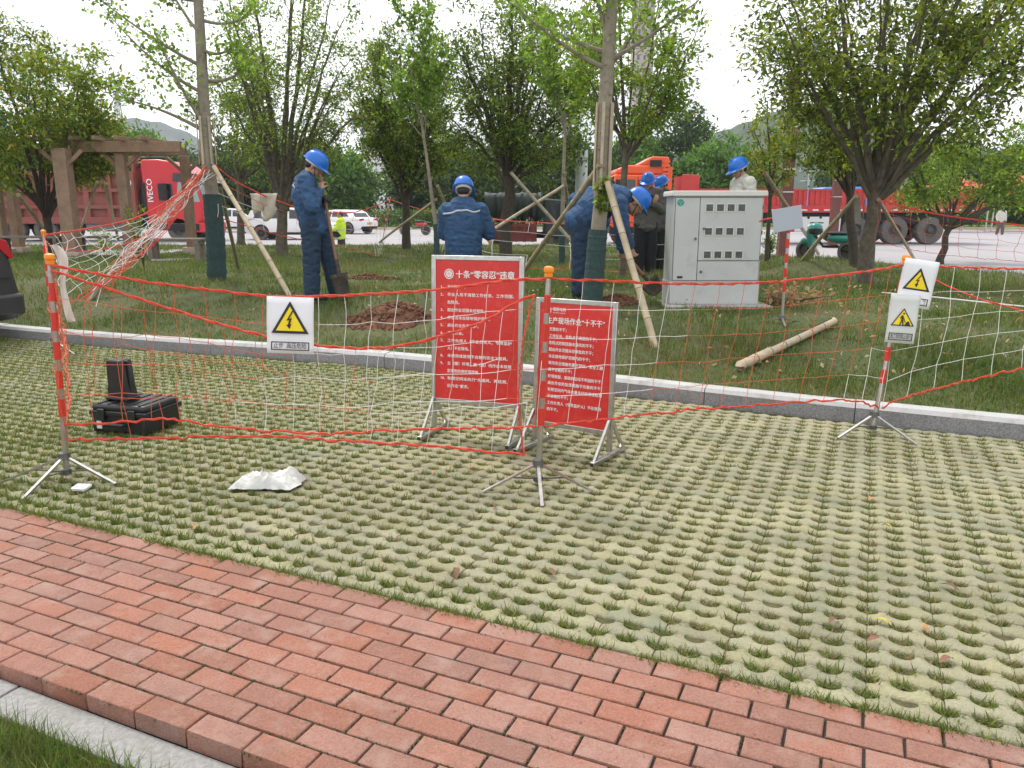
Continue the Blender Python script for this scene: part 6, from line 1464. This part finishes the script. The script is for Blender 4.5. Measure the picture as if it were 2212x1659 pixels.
# lattice pylon on the hill
p = at(262, 300, 470); rt = thing('lattice_pylon', 'tall lattice electricity pylon on the hill at the left', 'pylon', (p.x, 470, 18)); h = at(262, 195, 470).z - 18
wd = lambda z: 3.4 * (1 - z / h) ** 1.1 + .5
zs = [h * t for t in (0, .16, .3, .43, .55, .66, .76, .86, .94, 1)]
for sx in (-1, 1):
    for sy in (-1, 1): q = MB(); q.tube([(sx * wd(z), sy * wd(z), z) for z in zs], .4, 4); q.build('leg', M['pylon'], rt)
q = MB()
for z0, z1 in zip(zs[:-1], zs[1:]):
    for s in (-1, 1): q.bar((-wd(z0), s * wd(z0), z0), (wd(z1), s * wd(z1), z1), .16, .16); q.bar((wd(z0), s * wd(z0), z0), (-wd(z1), s * wd(z1), z1), .16, .16)
q.build('lattice', M['pylon'], rt)
for z, l in ((h * .72, 7.5), (h * .83, 6.5), (h * .94, 5)):
    q = MB(); q.bar((-l, 0, z), (l, 0, z), .4, .3); q.build('cross_arm', M['pylon'], rt)
    for s in (-1, 1):
        e = Vector((s * l, 0, z)); wv = MB(); far_ = Vector((200, -60, z + 18)) if s > 0 else Vector((-240, -80, z + 6))
        wv.tube([e.lerp(far_, t) + Vector((0, 0, -14 * math.sin(math.pi * t))) for t in np.linspace(0, 1, 14)], .07, 3); wv.build('power_line', M['pylon'], rt)

# ------------------------------------------------------------------ buildings far behind
def tower(label, px0, px1, top, Yb, m, nx, ny, win, base=460, dep=14):
    p0 = at(px0, 450, Yb); p1 = at(px1, 450, Yb); zt = at(px0, top, Yb).z; w_ = p1.x - p0.x; rt = thing('building', label, 'building', (p0.x, Yb, -.3)); h = zt + .3
    q = MB(); q.box((w_ / 2, dep / 2, h / 2), (w_, dep, h)); q.build('wall', m, rt, smooth=False); q = MB(); q.box((w_ / 2, dep / 2, h + .3), (w_ * 1.02, dep * 1.02, .6)); q.build('roof', M['concrete'], rt)
    for i in range(nx):
        for j in range(ny):
            x = w_ * (i + .5) / nx; z = h * (j + .6) / ny; q = MB(); q.box((x, -.02, z), (w_ / nx * win[0], .1, h / ny * win[1])); f_ = q.build('window', M['glass'], rt, smooth=False)
            if win[2]: q = MB(); q.box((x, -.5, z - h / ny * .42), (w_ / nx * .8, 1.0, .5)); q.build('balcony', M['bldwhite'], rt, smooth=False)
    return rt
tower('white office block glimpsed through the trees left of centre', 785, 848, 235, 130, M['bldwhite'], 7, 13, (.45, .4, False))
tower('grey slab beside the white office block', 849, 858, 225, 131, mat('grey_facade', (.22, .24, .27), .7), 1, 12, (.5, .5, False))
tower('tall pale brick apartment tower behind the central young tree', 1362, 1400, -30, 330, M['bldpink'], 3, 18, (.4, .35, False))
tower('low pale house behind the trees right of the white office block', 860, 905, 365, 110, M['bldwhite'], 3, 3, (.5, .4, False))
def tent(label, px0, px1, top, Yb):
    p0 = at(px0, 450, Yb); p1 = at(px1, 450, Yb); w_ = (p1.x - p0.x) / 2; zt = at(px0, top, Yb).z; rt = thing('canopy_tent', label, 'tent', ((p0.x + p1.x) / 2, Yb, 0), group='red canopy tents'); ze = at(px0, 408, Yb).z
    q = MB(); n = 6; vs_ = [(-w_, -w_ * .8, ze), (w_, -w_ * .8, ze), (w_, w_ * .8, ze), (-w_, w_ * .8, ze), (0, 0, zt)]
    q.add(vs_ + [(x, y, ze - .35) for x, y, z in vs_[:4]], [(0, 1, 4), (1, 2, 4), (2, 3, 4), (3, 0, 4), (0, 1, 6, 5), (1, 2, 7, 6), (2, 3, 8, 7), (3, 0, 5, 8)]); q.build('canopy', M['tent'], rt, smooth=False)
    for sx in (-1, 1):
        for sy in (-1, 1): q = MB(); q.cyl((sx * w_ * .97, sy * w_ * .77, 0), (sx * w_ * .97, sy * w_ * .77, ze), .05, n=8); q.build('leg', M['steel'], rt)
tent('red pointed canopy tent left of the pair above the trailer', 1995, 2110, 378, 52); tent('red pointed canopy tent at the right edge above the trailer', 2110, 2260, 375, 54)
p = at(1832, 409, 45); q = MB(); x0, x1 = at(1785, 400, 45).x, at(1920, 400, 45).x; rt = thing('sheeted_load', 'blue sheeted van roof showing above the trailer side', 'van', ((x0 + x1) / 2, 46, 0)); wv = x1 - x0
q.prism([(-wv / 2, .5), (wv / 2, .5), (wv / 2, at(1, 406, 45).z - .1), (wv / 2 - .3, at(1, 402, 45).z), (-wv / 2 + .4, at(1, 403, 45).z), (-wv / 2, at(1, 409, 45).z)], 0, 1.9); q.build('box_body', M['blueroof'], rt, bevel=.06)
q = MB(); q.box((0, .95, .5), (wv * .96, 1.5, .3)); q.build('chassis', M['chassis'], rt)
for xx in (-wv * .3, wv * .3): wheel(rt, xx, .1, .38, .24, -1); wheel(rt, xx, 1.8, .38, .24, 1)
p = at(30, 288, 60); rt = thing('road_sign', 'blue road sign half hidden by the tree at the upper left', 'sign', (p.x, 58, .2)); q = MB(); q.cyl((0, .1, 0), (0, .1, p.z), .1, n=10); q.build('pole', M['polegrey'], rt); q = MB(); q.box((0, 0, p.z), (1.6, .06, 1.5)); q.build('panel', M['blueroof'], rt)
p = at(675, 435, 20); 
# sack hung on the rope at the back
sk = at(568, 418, 12.3); q = MB(); vv = []
for i in range(9):
    for j in range(9):
        a = i / 8; b = j / 8; vv.append((-.2 + .42 * a + .05 * b * (1 if a < .5 else -1.2), .03 * math.sin(a * 9 + b * 5), -.34 * b * (1 - .25 * math.sin(a * 7)) + .0))
q.add(vv, [(i * 9 + j, (i + 1) * 9 + j, (i + 1) * 9 + j + 1, i * 9 + j + 1) for i in range(8) for j in range(8)]); o = q.build('hanging_sack', M['sack'], loc=sk, ang=180); o.modifiers.new('thick', 'SOLIDIFY').thickness = .02; tag(o, 'pale sack cloth hung over the red rope behind the bamboo prop', 'sack')
# ------------------------------------------------------------------ people
def remesh(mb, name, m, parent, voxel, smooth=3, wrinkle=0.0, wscale=14.0, seed=0):
    me = mb.mesh('tmp_shape', m, smooth=False); o = bpy.data.objects.new('tmp_shape', me); COL.objects.link(o)
    r = o.modifiers.new('r', 'REMESH'); r.mode = 'VOXEL'; r.voxel_size = voxel
    s = o.modifiers.new('s', 'SMOOTH'); s.factor = .5; s.iterations = smooth
    dg = bpy.context.evaluated_depsgraph_get(); nm = bpy.data.meshes.new_from_object(o.evaluated_get(dg)); bpy.data.objects.remove(o); bpy.data.meshes.remove(me)
    if wrinkle:
        n = len(nm.vertices); co = np.empty(n * 3, np.float32); nm.vertices.foreach_get('co', co); co = co.reshape(-1, 3); no = np.empty(n * 3, np.float32); nm.vertices.foreach_get('normal', no); no = no.reshape(-1, 3)
        dsp = np.array([noise.noise(Vector((c[0] * wscale, c[1] * wscale, c[2] * wscale * 1.9 + 4 * c[0])) + Vector((seed, seed, 0))) + .5 * noise.noise(Vector(c) * wscale * 2.4) for c in co], np.float32)
        dsp = 1 - np.abs(dsp) * 2.2; co = co + no * (dsp * wrinkle)[:, None]; nm.vertices.foreach_set('co', co.ravel().astype(np.float32))
    nm.name = name; nm.materials.clear(); nm.materials.append(m); nm.polygons.foreach_set('use_smooth', np.ones(len(nm.polygons), dtype=bool)); nm.update()
    ob = bpy.data.objects.new(name, nm); COL.objects.link(ob); ob.parent = parent; return ob
def frame(fwd, up):
    f = Vector(fwd).normalized(); u = Vector(up); u = (u - f * u.dot(f)).normalized(); r = f.cross(u)
    return Matrix((r, f, u)).transposed()      # columns: right, forward, up
def hand(mb, wr, d, palm, k=1.0, curl=.7, thumb=1):
    """wrist point, direction of the hand, palm normal (fingers curl towards it)"""
    d = Vector(d).normalized(); n = Vector(palm); n = (n - d * n.dot(d)).normalized(); s = d.cross(n); wr = Vector(wr)
    for a in (-.022, 0, .022): mb.cap(wr + s * a * .7 * k, wr + (d * .085 + s * a) * k, .016 * k, .015 * k, 8)
    for i, (a, L) in enumerate(((-.030, .062), (-.010, .075), (.010, .080), (.030, .070))):
        p = wr + (d * .088 + s * a) * k; dr = d.copy(); seg_ = L * k / 3
        for q in range(3):
            ang = curl * (.75 + .35 * q); dr = (dr * math.cos(ang) + n * math.sin(ang)).normalized() if q or curl > .3 else dr; p2 = p + dr * seg_ * 1.15; mb.cap(p, p2, .0092 * k, .0085 * k, 7); p = p2
            nn = (n - dr * n.dot(dr)); n_ = nn.normalized() if nn.length > .05 else n
    p = wr + (d * .03 - s * .03 * thumb) * k; t1 = p + (d * .030 - s * .022 * thumb + n * .020) * k; t2 = t1 + (d * .022 + n * .026) * k; mb.cap(p, t1, .013 * k, .011 * k, 7); mb.cap(t1, t2, .0105 * k, .009 * k, 7)
def person(label, base, J, cl, tr_, face, up, voxel=.011, helmet=True, stripe=None, hands=None, cloth_r=1.0, gloves=(False, False), group=None, hem=None, scale=1.0, boots=True, vest=False):
    """J: joints in metres relative to base: pelvis chest neck head shl ell wrl shr elr wrr hipl knl anl hipr knr anr"""
    V = {k: Vector(v) * scale for k, v in J.items()}; s = scale; rt = thing('person', label, 'person', base, group=group or 'workers')
    lat = (V['shr'] - V['shl']).normalized(); plat = (V['hipr'] - V['hipl']).normalized()
    F = frame(face, up); hd = V['head']
    # body: one continuous skin mesh
    b = MB()
    b.ell(hd + F @ Vector((0, -.005, .025)) * s, (.074 * s, .094 * s, .100 * s), F, 16, 12); b.ell(hd + F @ Vector((0, .030, -.055)) * s, (.056 * s, .062 * s, .068 * s), F, 14, 10)
    b.cap(hd + F @ Vector((0, .088, .008)) * s, hd + F @ Vector((0, .106, -.030)) * s, .010 * s, .015 * s, 8)
    b.ell(hd + F @ Vector((0, .082, -.068)) * s, (.024 * s, .014 * s, .012 * s), F, 8, 6); b.ell(hd + F @ Vector((0, .070, -.108)) * s, (.026 * s, .022 * s, .018 * s), F, 8, 6)
    for e in (-1, 1):
        b.ell(hd + F @ Vector((e * .077, -.008, -.015)) * s, (.010 * s, .020 * s, .033 * s), F, 8, 6); b.ell(hd + F @ Vector((e * .03, .084, .022)) * s, (.022 * s, .012 * s, .007 * s), F, 8, 6)
    b.cap(hd + F @ Vector((0, -.018, -.06)) * s, V['neck'], .055 * s, .062 * s)
    b.cap(V['neck'], V['chest'], .07 * s, .09 * s); b.cap(V['chest'], V['pelvis'], .09 * s, .09 * s)
    for q in 'lr':
        b.cap(V['neck'], V['sh' + q], .05 * s, .05 * s); b.cap(V['sh' + q], V['el' + q], .045 * s, .038 * s); b.cap(V['el' + q], V['wr' + q], .038 * s, .027 * s)
        b.cap(V['pelvis'], V['hip' + q], .08 * s, .075 * s); b.cap(V['hip' + q], V['kn' + q], .07 * s, .05 * s); b.cap(V['kn' + q], V['an' + q], .048 * s, .035 * s)
        if hands and hands.get(q) and not gloves[0 if q == 'l' else 1]: d, n, c = hands[q]; hand(b, V['wr' + q], d, n, s, c, 1 if q == 'r' else -1)
        elif not gloves[0 if q == 'l' else 1]:
            d = (V['wr' + q] - V['el' + q]).normalized(); hand(b, V['wr' + q], d, Vector((0, .3, -1)) if abs(d.z) < .8 else lat, s, .45)
    remesh(b, 'body', M['skin'], rt, voxel * .74, 2)
    for i, q in enumerate('lr'):
        if gloves[i]:
            g = MB(); d, n, c = (hands or {}).get(q) or ((V['wr' + q] - V['el' + q]).normalized(), Vector((0, .3, -1)), .5); g.cap(V['wr' + q] - Vector(d) * .03, V['wr' + q] + Vector(d) * .02, .036 * s, .034 * s); hand(g, V['wr' + q], d, n, s * 1.12, c); remesh(g, 'glove', M['glove'], rt, voxel * .62, 2)
    for e in (-1, 1): q = MB(); q.ell(hd + F @ Vector((e * .029, .083, .006)) * s, (.012 * s, .008 * s, .006 * s), F, 8, 6); q.build('eye', M['hair'], rt)
    h = MB(); h.ell(hd + F @ Vector((0, -.022, .032)) * s, (.081 * s, .090 * s, .094 * s), F, 16, 10); h.ell(hd + F @ Vector((0, -.055, -.022)) * s, (.070 * s, .050 * s, .055 * s), F, 14, 8); h.build('hair', M['hair'], rt)
    # jacket
    k = cloth_r; j = MB(); spine = [V['pelvis'] + (V['chest'] - V['pelvis']).normalized() * (-.02), V['pelvis'].lerp(V['chest'], .35), V['pelvis'].lerp(V['chest'], .7), V['chest'], V['chest'].lerp(V['neck'], .55)]
    ws = [(.195, .150), (.200, .155), (.210, .155), (.212, .148), (.170, .115)]
    for i in range(len(spine)):
        p = spine[i]; up_ = (spine[min(i + 1, 4)] - spine[max(i - 1, 0)]).normalized(); l_ = (plat.lerp(lat, i / 4)); l_ = (l_ - up_ * l_.dot(up_)).normalized(); fw = up_.cross(l_); Mx = Matrix((l_, fw, up_)).transposed()
        j.ell(p, (ws[i][0] * s * k, ws[i][1] * s * k, .15 * s), Mx, 18, 10)
        if i < 4:
            p2 = p.lerp(spine[i + 1], .5); w2 = [(a + c) / 2 for a, c in zip(ws[i], ws[i + 1])]; j.ell(p2, (w2[0] * s * k, w2[1] * s * k, .14 * s), Mx, 18, 10)
    ud = (V['chest'] - V['pelvis']).normalized(); l0 = (plat - ud * plat.dot(ud)).normalized(); j.ell(V['pelvis'] - ud * .09 * s, (.190 * s * k, .150 * s * k, .10 * s), Matrix((l0, ud.cross(l0), ud)).transposed(), 18, 10)
    j.cap(V['neck'] + (V['neck'] - V['chest']).normalized() * .005, V['chest'].lerp(V['neck'], .5), .072 * s, .10 * s)
    for q in 'lr':
        j.cap(V['chest'].lerp(V['neck'], .72), V['sh' + q], .075 * s * k, .082 * s * k); j.cap(V['sh' + q], V['el' + q], .086 * s * k, .076 * s * k); e = V['el' + q].lerp(V['wr' + q], .92); j.cap(V['el' + q], e, .076 * s * k, .053 * s * k)
    jk = remesh(j, 'jacket', cl, rt, voxel, 4, wrinkle=.0095 * s, wscale=10 / s, seed=len(label))
    # trousers
    t = MB(); t.ell(V['pelvis'] - Vector((0, 0, .01)), (.165 * s, .125 * s, .13 * s), Matrix((plat, Vector((0, 0, 1)).cross(plat), Vector((0, 0, 1)))).transposed(), 16, 10)
    for q in 'lr':
        t.cap(V['pelvis'].lerp(V['hip' + q], .8), V['hip' + q], .12 * s, .105 * s); t.cap(V['hip' + q], V['kn' + q], .116 * s, .098 * s); a = V['kn' + q].lerp(V['an' + q], .93); t.cap(V['kn' + q], a, .098 * s, .088 * s)
    remesh(t, 'trousers', tr_, rt, voxel, 4, wrinkle=.0095 * s, wscale=9 / s, seed=len(label) + 5)
    for q in 'lr':
        a = V['an' + q]; dd = F @ Vector((0, 1, 0)); dd = Vector((dd.x, dd.y, 0)); dd = dd.normalized() if dd.length > .2 else Vector((1, 0, 0))
        if 'toe' in V: dd = V['toe'].normalized()
        bt_ = MB(); bt_.cap(a + Vector((0, 0, .03)), a - Vector((0, 0, .03)), .052 * s, .05 * s); bt_.cap(a + Vector((0, 0, -.035)) - dd * .03 * s, a + Vector((0, 0, -.042)) + dd * .15 * s, .045 * s, .038 * s); remesh(bt_, 'boot', M['boot'], rt, voxel, 3)
    if stripe:
        for pts, w_ in stripe:
            # ribbon pressed on to the jacket
            q = MB(); dg = bpy.context.evaluated_depsgraph_get(); vv = []
            P_ = smooth_path([Vector(x) * s for x in pts], 24)
            C_ = [jk.closest_point_on_mesh(p) for p in P_]; L3 = [c_[1] + c_[2] * .008 for c_ in C_]
            for _ in range(6): L3 = [L3[0]] + [(a_ + b_ * 2 + c_) / 4 for a_, b_, c_ in zip(L3[:-2], L3[1:-1], L3[2:])] + [L3[-1]]
            for loc2 in L3: vv += [loc2 + Vector((0, 0, w_ / 2)), loc2 - Vector((0, 0, w_ / 2))]
            q.add(vv, [(i * 2, i * 2 + 1, i * 2 + 3, i * 2 + 2) for i in range(len(P_) - 1)]); o = q.build('reflective_stripe', M['refl'], jk); o.modifiers.new('t', 'SOLIDIFY').thickness = .004
    if helmet:
        hc = hd + F @ Vector((0, -.008, .040)) * s; q = MB(); prof = [(.128, -.012), (.127, .002), (.122, .035), (.110, .068), (.088, .096), (.055, .114), (.02, .121), (.001, .122)]
        q.lathe([(a * s, z * s) for a, z in prof], 28, F @ Matrix.Diagonal((.90, 1.10, 1.0)), hc); hm_ = q.build('helmet', M['helmet'], rt)
        q = MB(); ks = 40; pro = []
        for i in range(ks):
            a = 2 * math.pi * i / ks; ex = .012 + .042 * max(0, math.sin(a)) ** 1.5; dr = -.018 * max(0, math.sin(a)) - .004
            for rr, zz in ((.122, -.008), (.128 + ex, dr - .012), (.126 + ex, dr - .019), (.118, -.016)): pro.append(hc + F @ Vector((rr * .90 * math.cos(a), rr * 1.10 * math.sin(a), zz)) * s)
        q.add(pro, [(i * 4 + c, ((i + 1) % ks) * 4 + c, ((i + 1) % ks) * 4 + (c + 1) % 4, i * 4 + (c + 1) % 4) for i in range(ks) for c in range(4)]); q.build('brim', M['helmet'], hm_)
        for sx in (-.035, 0, .035): q = MB(); q.tube([hc + F @ Vector((sx, -.09 + .18 * t, (.108 + .016 * math.sin(math.pi * t)) if sx == 0 else .098 + .020 * math.sin(math.pi * t))) * s for t in np.linspace(0, 1, 7)], .006 * s, 6); q.build('crown_rib', M['helmet'], hm_)
        q = MB(); q.lathe([(.104 * s, -.045 * s), (.109 * s, -.045 * s), (.109 * s, -.012 * s), (.104 * s, -.012 * s)], 24, F @ Matrix.Diagonal((.86, 1.06, 1.0)), hc); q.build('headband', M['sign_grey'], hm_)
        for e in (-1, 1): q = MB(); q.tube([hc + F @ Vector((e * .088, .02, -.02)) * s, hc + F @ Vector((e * .080, .05, -.10)) * s, hc + F @ Vector((0, .085, -.165)) * s], .005 * s, 5); q.build('chin_strap', M['hair'], hm_)
    return rt
STAND = dict(pelvis=(0, 0, .92), chest=(0, 0, 1.24), neck=(0, 0, 1.44), head=(0, .03, 1.57), shl=(-.19, 0, 1.38), ell=(-.24, -.02, 1.10), wrl=(-.24, .08, .86), shr=(.19, 0, 1.38), elr=(.24, -.02, 1.10), wrr=(.24, .08, .86),
             hipl=(-.09, 0, .88), knl=(-.10, .02, .48), anl=(-.10, 0, .085), hipr=(.09, 0, .88), knr=(.10, .02, .48), anr=(.10, 0, .085))
def rot_pose(J, deg, **kw):
    J = dict(J); J.update(kw); c, s = math.cos(R(deg)), math.sin(R(deg)); return {k: (v[0] * c - v[1] * s, v[0] * s + v[1] * c, v[2]) for k, v in J.items()}
def spade(label, top, bot, face, name='spade', blade=True):
    top = Vector(top); bot = Vector(bot); d = (bot - top).normalized(); rt = thing(name, label, name, bot, group=None); t = top - bot
    q = MB(); q.tube([t, t * .28], [.017, .019], 10); q.build('shaft', M['handle'], rt); q = MB(); q.tube([t * .34, t * .20], [.024, .020], 10); q.build('socket', M['spade'], rt)
    f = Vector(face); f = (f - d * f.dot(d)).normalized(); s_ = d.cross(f); vv = []; nn = 8; L = t.length * .22
    for i in range(nn + 1):
        a = i / nn; w_ = .115 * (1 - .25 * a - .55 * max(0, a - .6) ** 1.3 * 2.0)
        for k in range(7): u = -1 + k / 3; vv.append(-d * L * (1 - a) * 1.0 + s_ * u * w_ + f * (.03 * u * u - .025 * math.sin(a * 2.4)))
    q = MB(); q.add(vv, [(i * 7 + k, (i + 1) * 7 + k, (i + 1) * 7 + k + 1, i * 7 + k + 1) for i in range(nn) for k in range(6)]); o = q.build('blade', M['spade'], rt, ang=60); o.modifiers.new('t', 'SOLIDIFY').thickness = .004
    q = MB(); q.bar(-d * L + s_ * .115, -d * L - s_ * .115, .02, .008, up=f); q.build('tread', M['spade'], rt)
    return rt

# 1 worker resting on the spade (faces right)
b = at(698, 632, 9.2); b.z = lawn_z(b.x, 9.2)
J1 = dict(pelvis=(-.07, 0, .90), chest=(-.15, 0, 1.22), neck=(-.11, 0, 1.42), head=(-.015, -.005, 1.535), shl=(-.22, .15, 1.36), ell=(-.06, .25, 1.08), wrl=(.05, .02, 1.12), shr=(-.09, -.17, 1.36), elr=(-.01, -.27, 1.07), wrr=(.045, -.085, 1.255),
          hipl=(-.03, .09, .88), knl=(.07, .10, .48), anl=(.13, .12, .085), hipr=(-.08, -.09, .88), knr=(-.09, -.10, .48), anr=(-.10, -.12, .085))
person('worker in blue overalls resting both hands on a spade, head bowed', b, J1, M['cloth'], M['trouser'], (.80, .1, -.55), (.4, 0, 1), voxel=.011,
       hands={'r': ((.15, .30, .80), (.4, .8, -.2), .9), 'l': ((.55, -.45, .45), (.3, -.9, .1), .9)}, gloves=(True, False), stripe=[([(-.26, -.22, 1.30), (-.30, -.10, 1.33), (-.30, .02, 1.34)], .018)])
spade('spade with a brown wooden handle held by the resting worker', b + Vector((.045, -.03, 1.44)), b + Vector((.255, -.06, -.01)), (-.3, -1, .2))
# 2 worker with his back to us
b = P2.copy(); b.z = lawn_z(b.x, b.y)
J2 = dict(STAND, head=(.005, .06, 1.55), neck=(0, .02, 1.43), shl=(-.185, 0, 1.33), ell=(-.225, .10, 1.08), wrl=(-.06, .30, 1.12), shr=(.19, 0, 1.33), elr=(.29, .08, 1.08), wrr=(.10, .29, 1.14))
person('worker in blue seen from behind, standing behind the tall red board', b, J2, M['cloth'], M['trouser'], (.05, .9, -.42), (0, .3, 1), voxel=.012, stripe=[([(-.24, -.15, 1.27), (-.12, -.18, 1.34), (.0, -.19, 1.365), (.12, -.18, 1.35), (.19, -.16, 1.32)], .02)], cloth_r=1.06)
# 3 bending worker
b = at(1252, 640, 8.6); b.z = lawn_z(b.x, 8.6)
J3 = dict(pelvis=(.02, 0, .86), chest=(.30, .0, 1.08), neck=(.47, 0, 1.09), head=(.585, -.03, 1.03), shl=(.42, .18, 1.03), ell=(.47, .20, .76), wrl=(.55, .10, .56), shr=(.38, -.18, 1.02), elr=(.42, -.20, .75), wrr=(.44, -.10, .53),
          hipl=(.03, .09, .84), knl=(.12, .12, .46), anl=(.08, .14, .085), hipr=(-.01, -.09, .84), knr=(.0, -.10, .46), anr=(-.02, -.12, .085))
person('worker in blue bending over behind the wrapped tree, digging', b, J3, M['cloth'], M['trouser'], (.62, -.10, -.72), (.72, 0, .62), voxel=.012, hands={'r': ((.35, .15, -.8), (.3, .9, 0), .9), 'l': ((.35, -.15, -.8), (.3, -.9, 0), .9)}, cloth_r=1.05)
spade('digging spade slanting down from the hands of the bending worker', b + Vector((.34, -.02, .66)), b + Vector((.86, -.04, .06)), (0, -1, .3))
# 4 second bending worker behind
b = at(1268, 600, 10.3); b.z = lawn_z(b.x, 10.3)
J4 = dict(pelvis=(0, -.05, .90), chest=(.03, .20, 1.12), neck=(.05, .38, 1.16), head=(.08, .50, 1.12), shl=(-.15, .30, 1.11), ell=(-.20, .36, .84), wrl=(-.10, .46, .62), shr=(.22, .30, 1.11), elr=(.26, .36, .84), wrr=(.18, .46, .62),
          hipl=(-.09, 0, .86), knl=(-.10, .06, .48), anl=(-.10, 0, .085), hipr=(.09, 0, .86), knr=(.10, .06, .48), anr=(.10, 0, .085))
person('second worker in blue stooping away, mostly hidden by the wrapped tree', b, J4, M['cloth'], M['trouser'], (.25, .6, -.75), (.1, .7, .7), voxel=.014)
# 5 man with a phone
b = at(1391, 590, 13.0); b.z = lawn_z(b.x, 13.0)
J5 = rot_pose(STAND, 184, head=(0, .05, 1.55), ell=(-.25, .04, 1.10), wrl=(-.05, .26, 1.20), elr=(.25, .04, 1.10), wrr=(.06, .26, 1.18))
person('man in a grey jacket looking at a phone, beside the orange lorry', b, J5, M['grey_cl'], M['black_cl'], (-.35, -.85, -.25), (0, 0, 1), voxel=.014, scale=.97, cloth_r=1.05, hands={'l': ((.3, -.3, .6), (0, .9, .3), .6), 'r': ((-.3, -.3, .6), (0, .9, .3), .6)})
q = MB(); q.box((0, 0, 0), (.075, .012, .15), Matrix.Rotation(R(30), 3, 'X')); tag(q.build('phone', M['blackpl'], loc=b + Vector((.0, -.36, 1.24)), bevel=.003), 'dark phone in the hands of the man in grey', 'phone')
# 6 man behind him
b = at(1424, 590, 13.7); b.z = lawn_z(b.x, 13.7)
J6 = rot_pose(STAND, 150, head=(0, .05, 1.55))
person('man in grey standing behind the one with the phone, looking down', b, J6, M['grey_cl'], M['black_cl'], (-.75, -.45, -.45), (-.2, 0, 1), voxel=.015, scale=.975)
# 7 man behind the cabinet
b = at(1592, 600, 10.9); b.z = lawn_z(b.x, 10.9)
J7 = rot_pose(STAND, 100, head=(0, .07, 1.56))
person('man in a cream shirt and helmet standing behind the cabinet', b, J7, M['cream_cl'], M['black_cl'], (-.88, -.22, -.42), (-.2, 0, 1), voxel=.013, scale=1.0)
# 8 hi-vis person sitting at the roadside
b = at(738, 530, 30); b.z = 0
J8 = dict(pelvis=(0, 0, .45), chest=(.02, 0, .78), neck=(.02, 0, .98), head=(-.01, 0, 1.10), shl=(0, .17, .92), ell=(-.12, .2, .70), wrl=(-.26, .1, .62), shr=(0, -.17, .92), elr=(-.10, -.2, .68), wrr=(-.26, -.1, .60),
          hipl=(-.05, .1, .44), knl=(-.42, .12, .46), anl=(-.44, .12, .085), hipr=(-.05, -.1, .44), knr=(-.42, -.12, .46), anr=(-.44, -.12, .085))
person('person in a yellow-green reflective vest sitting by the road', b, J8, M['hivis'], M['black_cl'], (-.9, -.3, -.2), (0, 0, 1), voxel=.02, helmet=False, scale=1.1, group='people on the road', stripe=[([(-.16, -.14, .62), (-.02, -.19, .62), (.16, -.1, .62)], .05)])
q = MB(); q.cyl((0, 0, 0), (0, 0, .36), .16, .14, 14); rt = q.build('low_stool', M['blackpl'], loc=(b.x, b.y, 0), bevel=.01); tag(rt, 'low dark stool under the person in the reflective vest', 'stool')
# 9 walker far right
b = at(2158, 508, 46); b.z = 0
J9 = rot_pose(STAND, 170, knl=(-.10, .12, .48), anl=(-.10, .18, .085), anr=(.10, -.12, .085))
person('far pedestrian in a cream top and grey trousers behind the trailer', b, J9, M['cream_cl'], M['grey_cl'], (.2, .9, 0), (0, 0, 1), voxel=.024, helmet=False, scale=.93, group='people on the road')
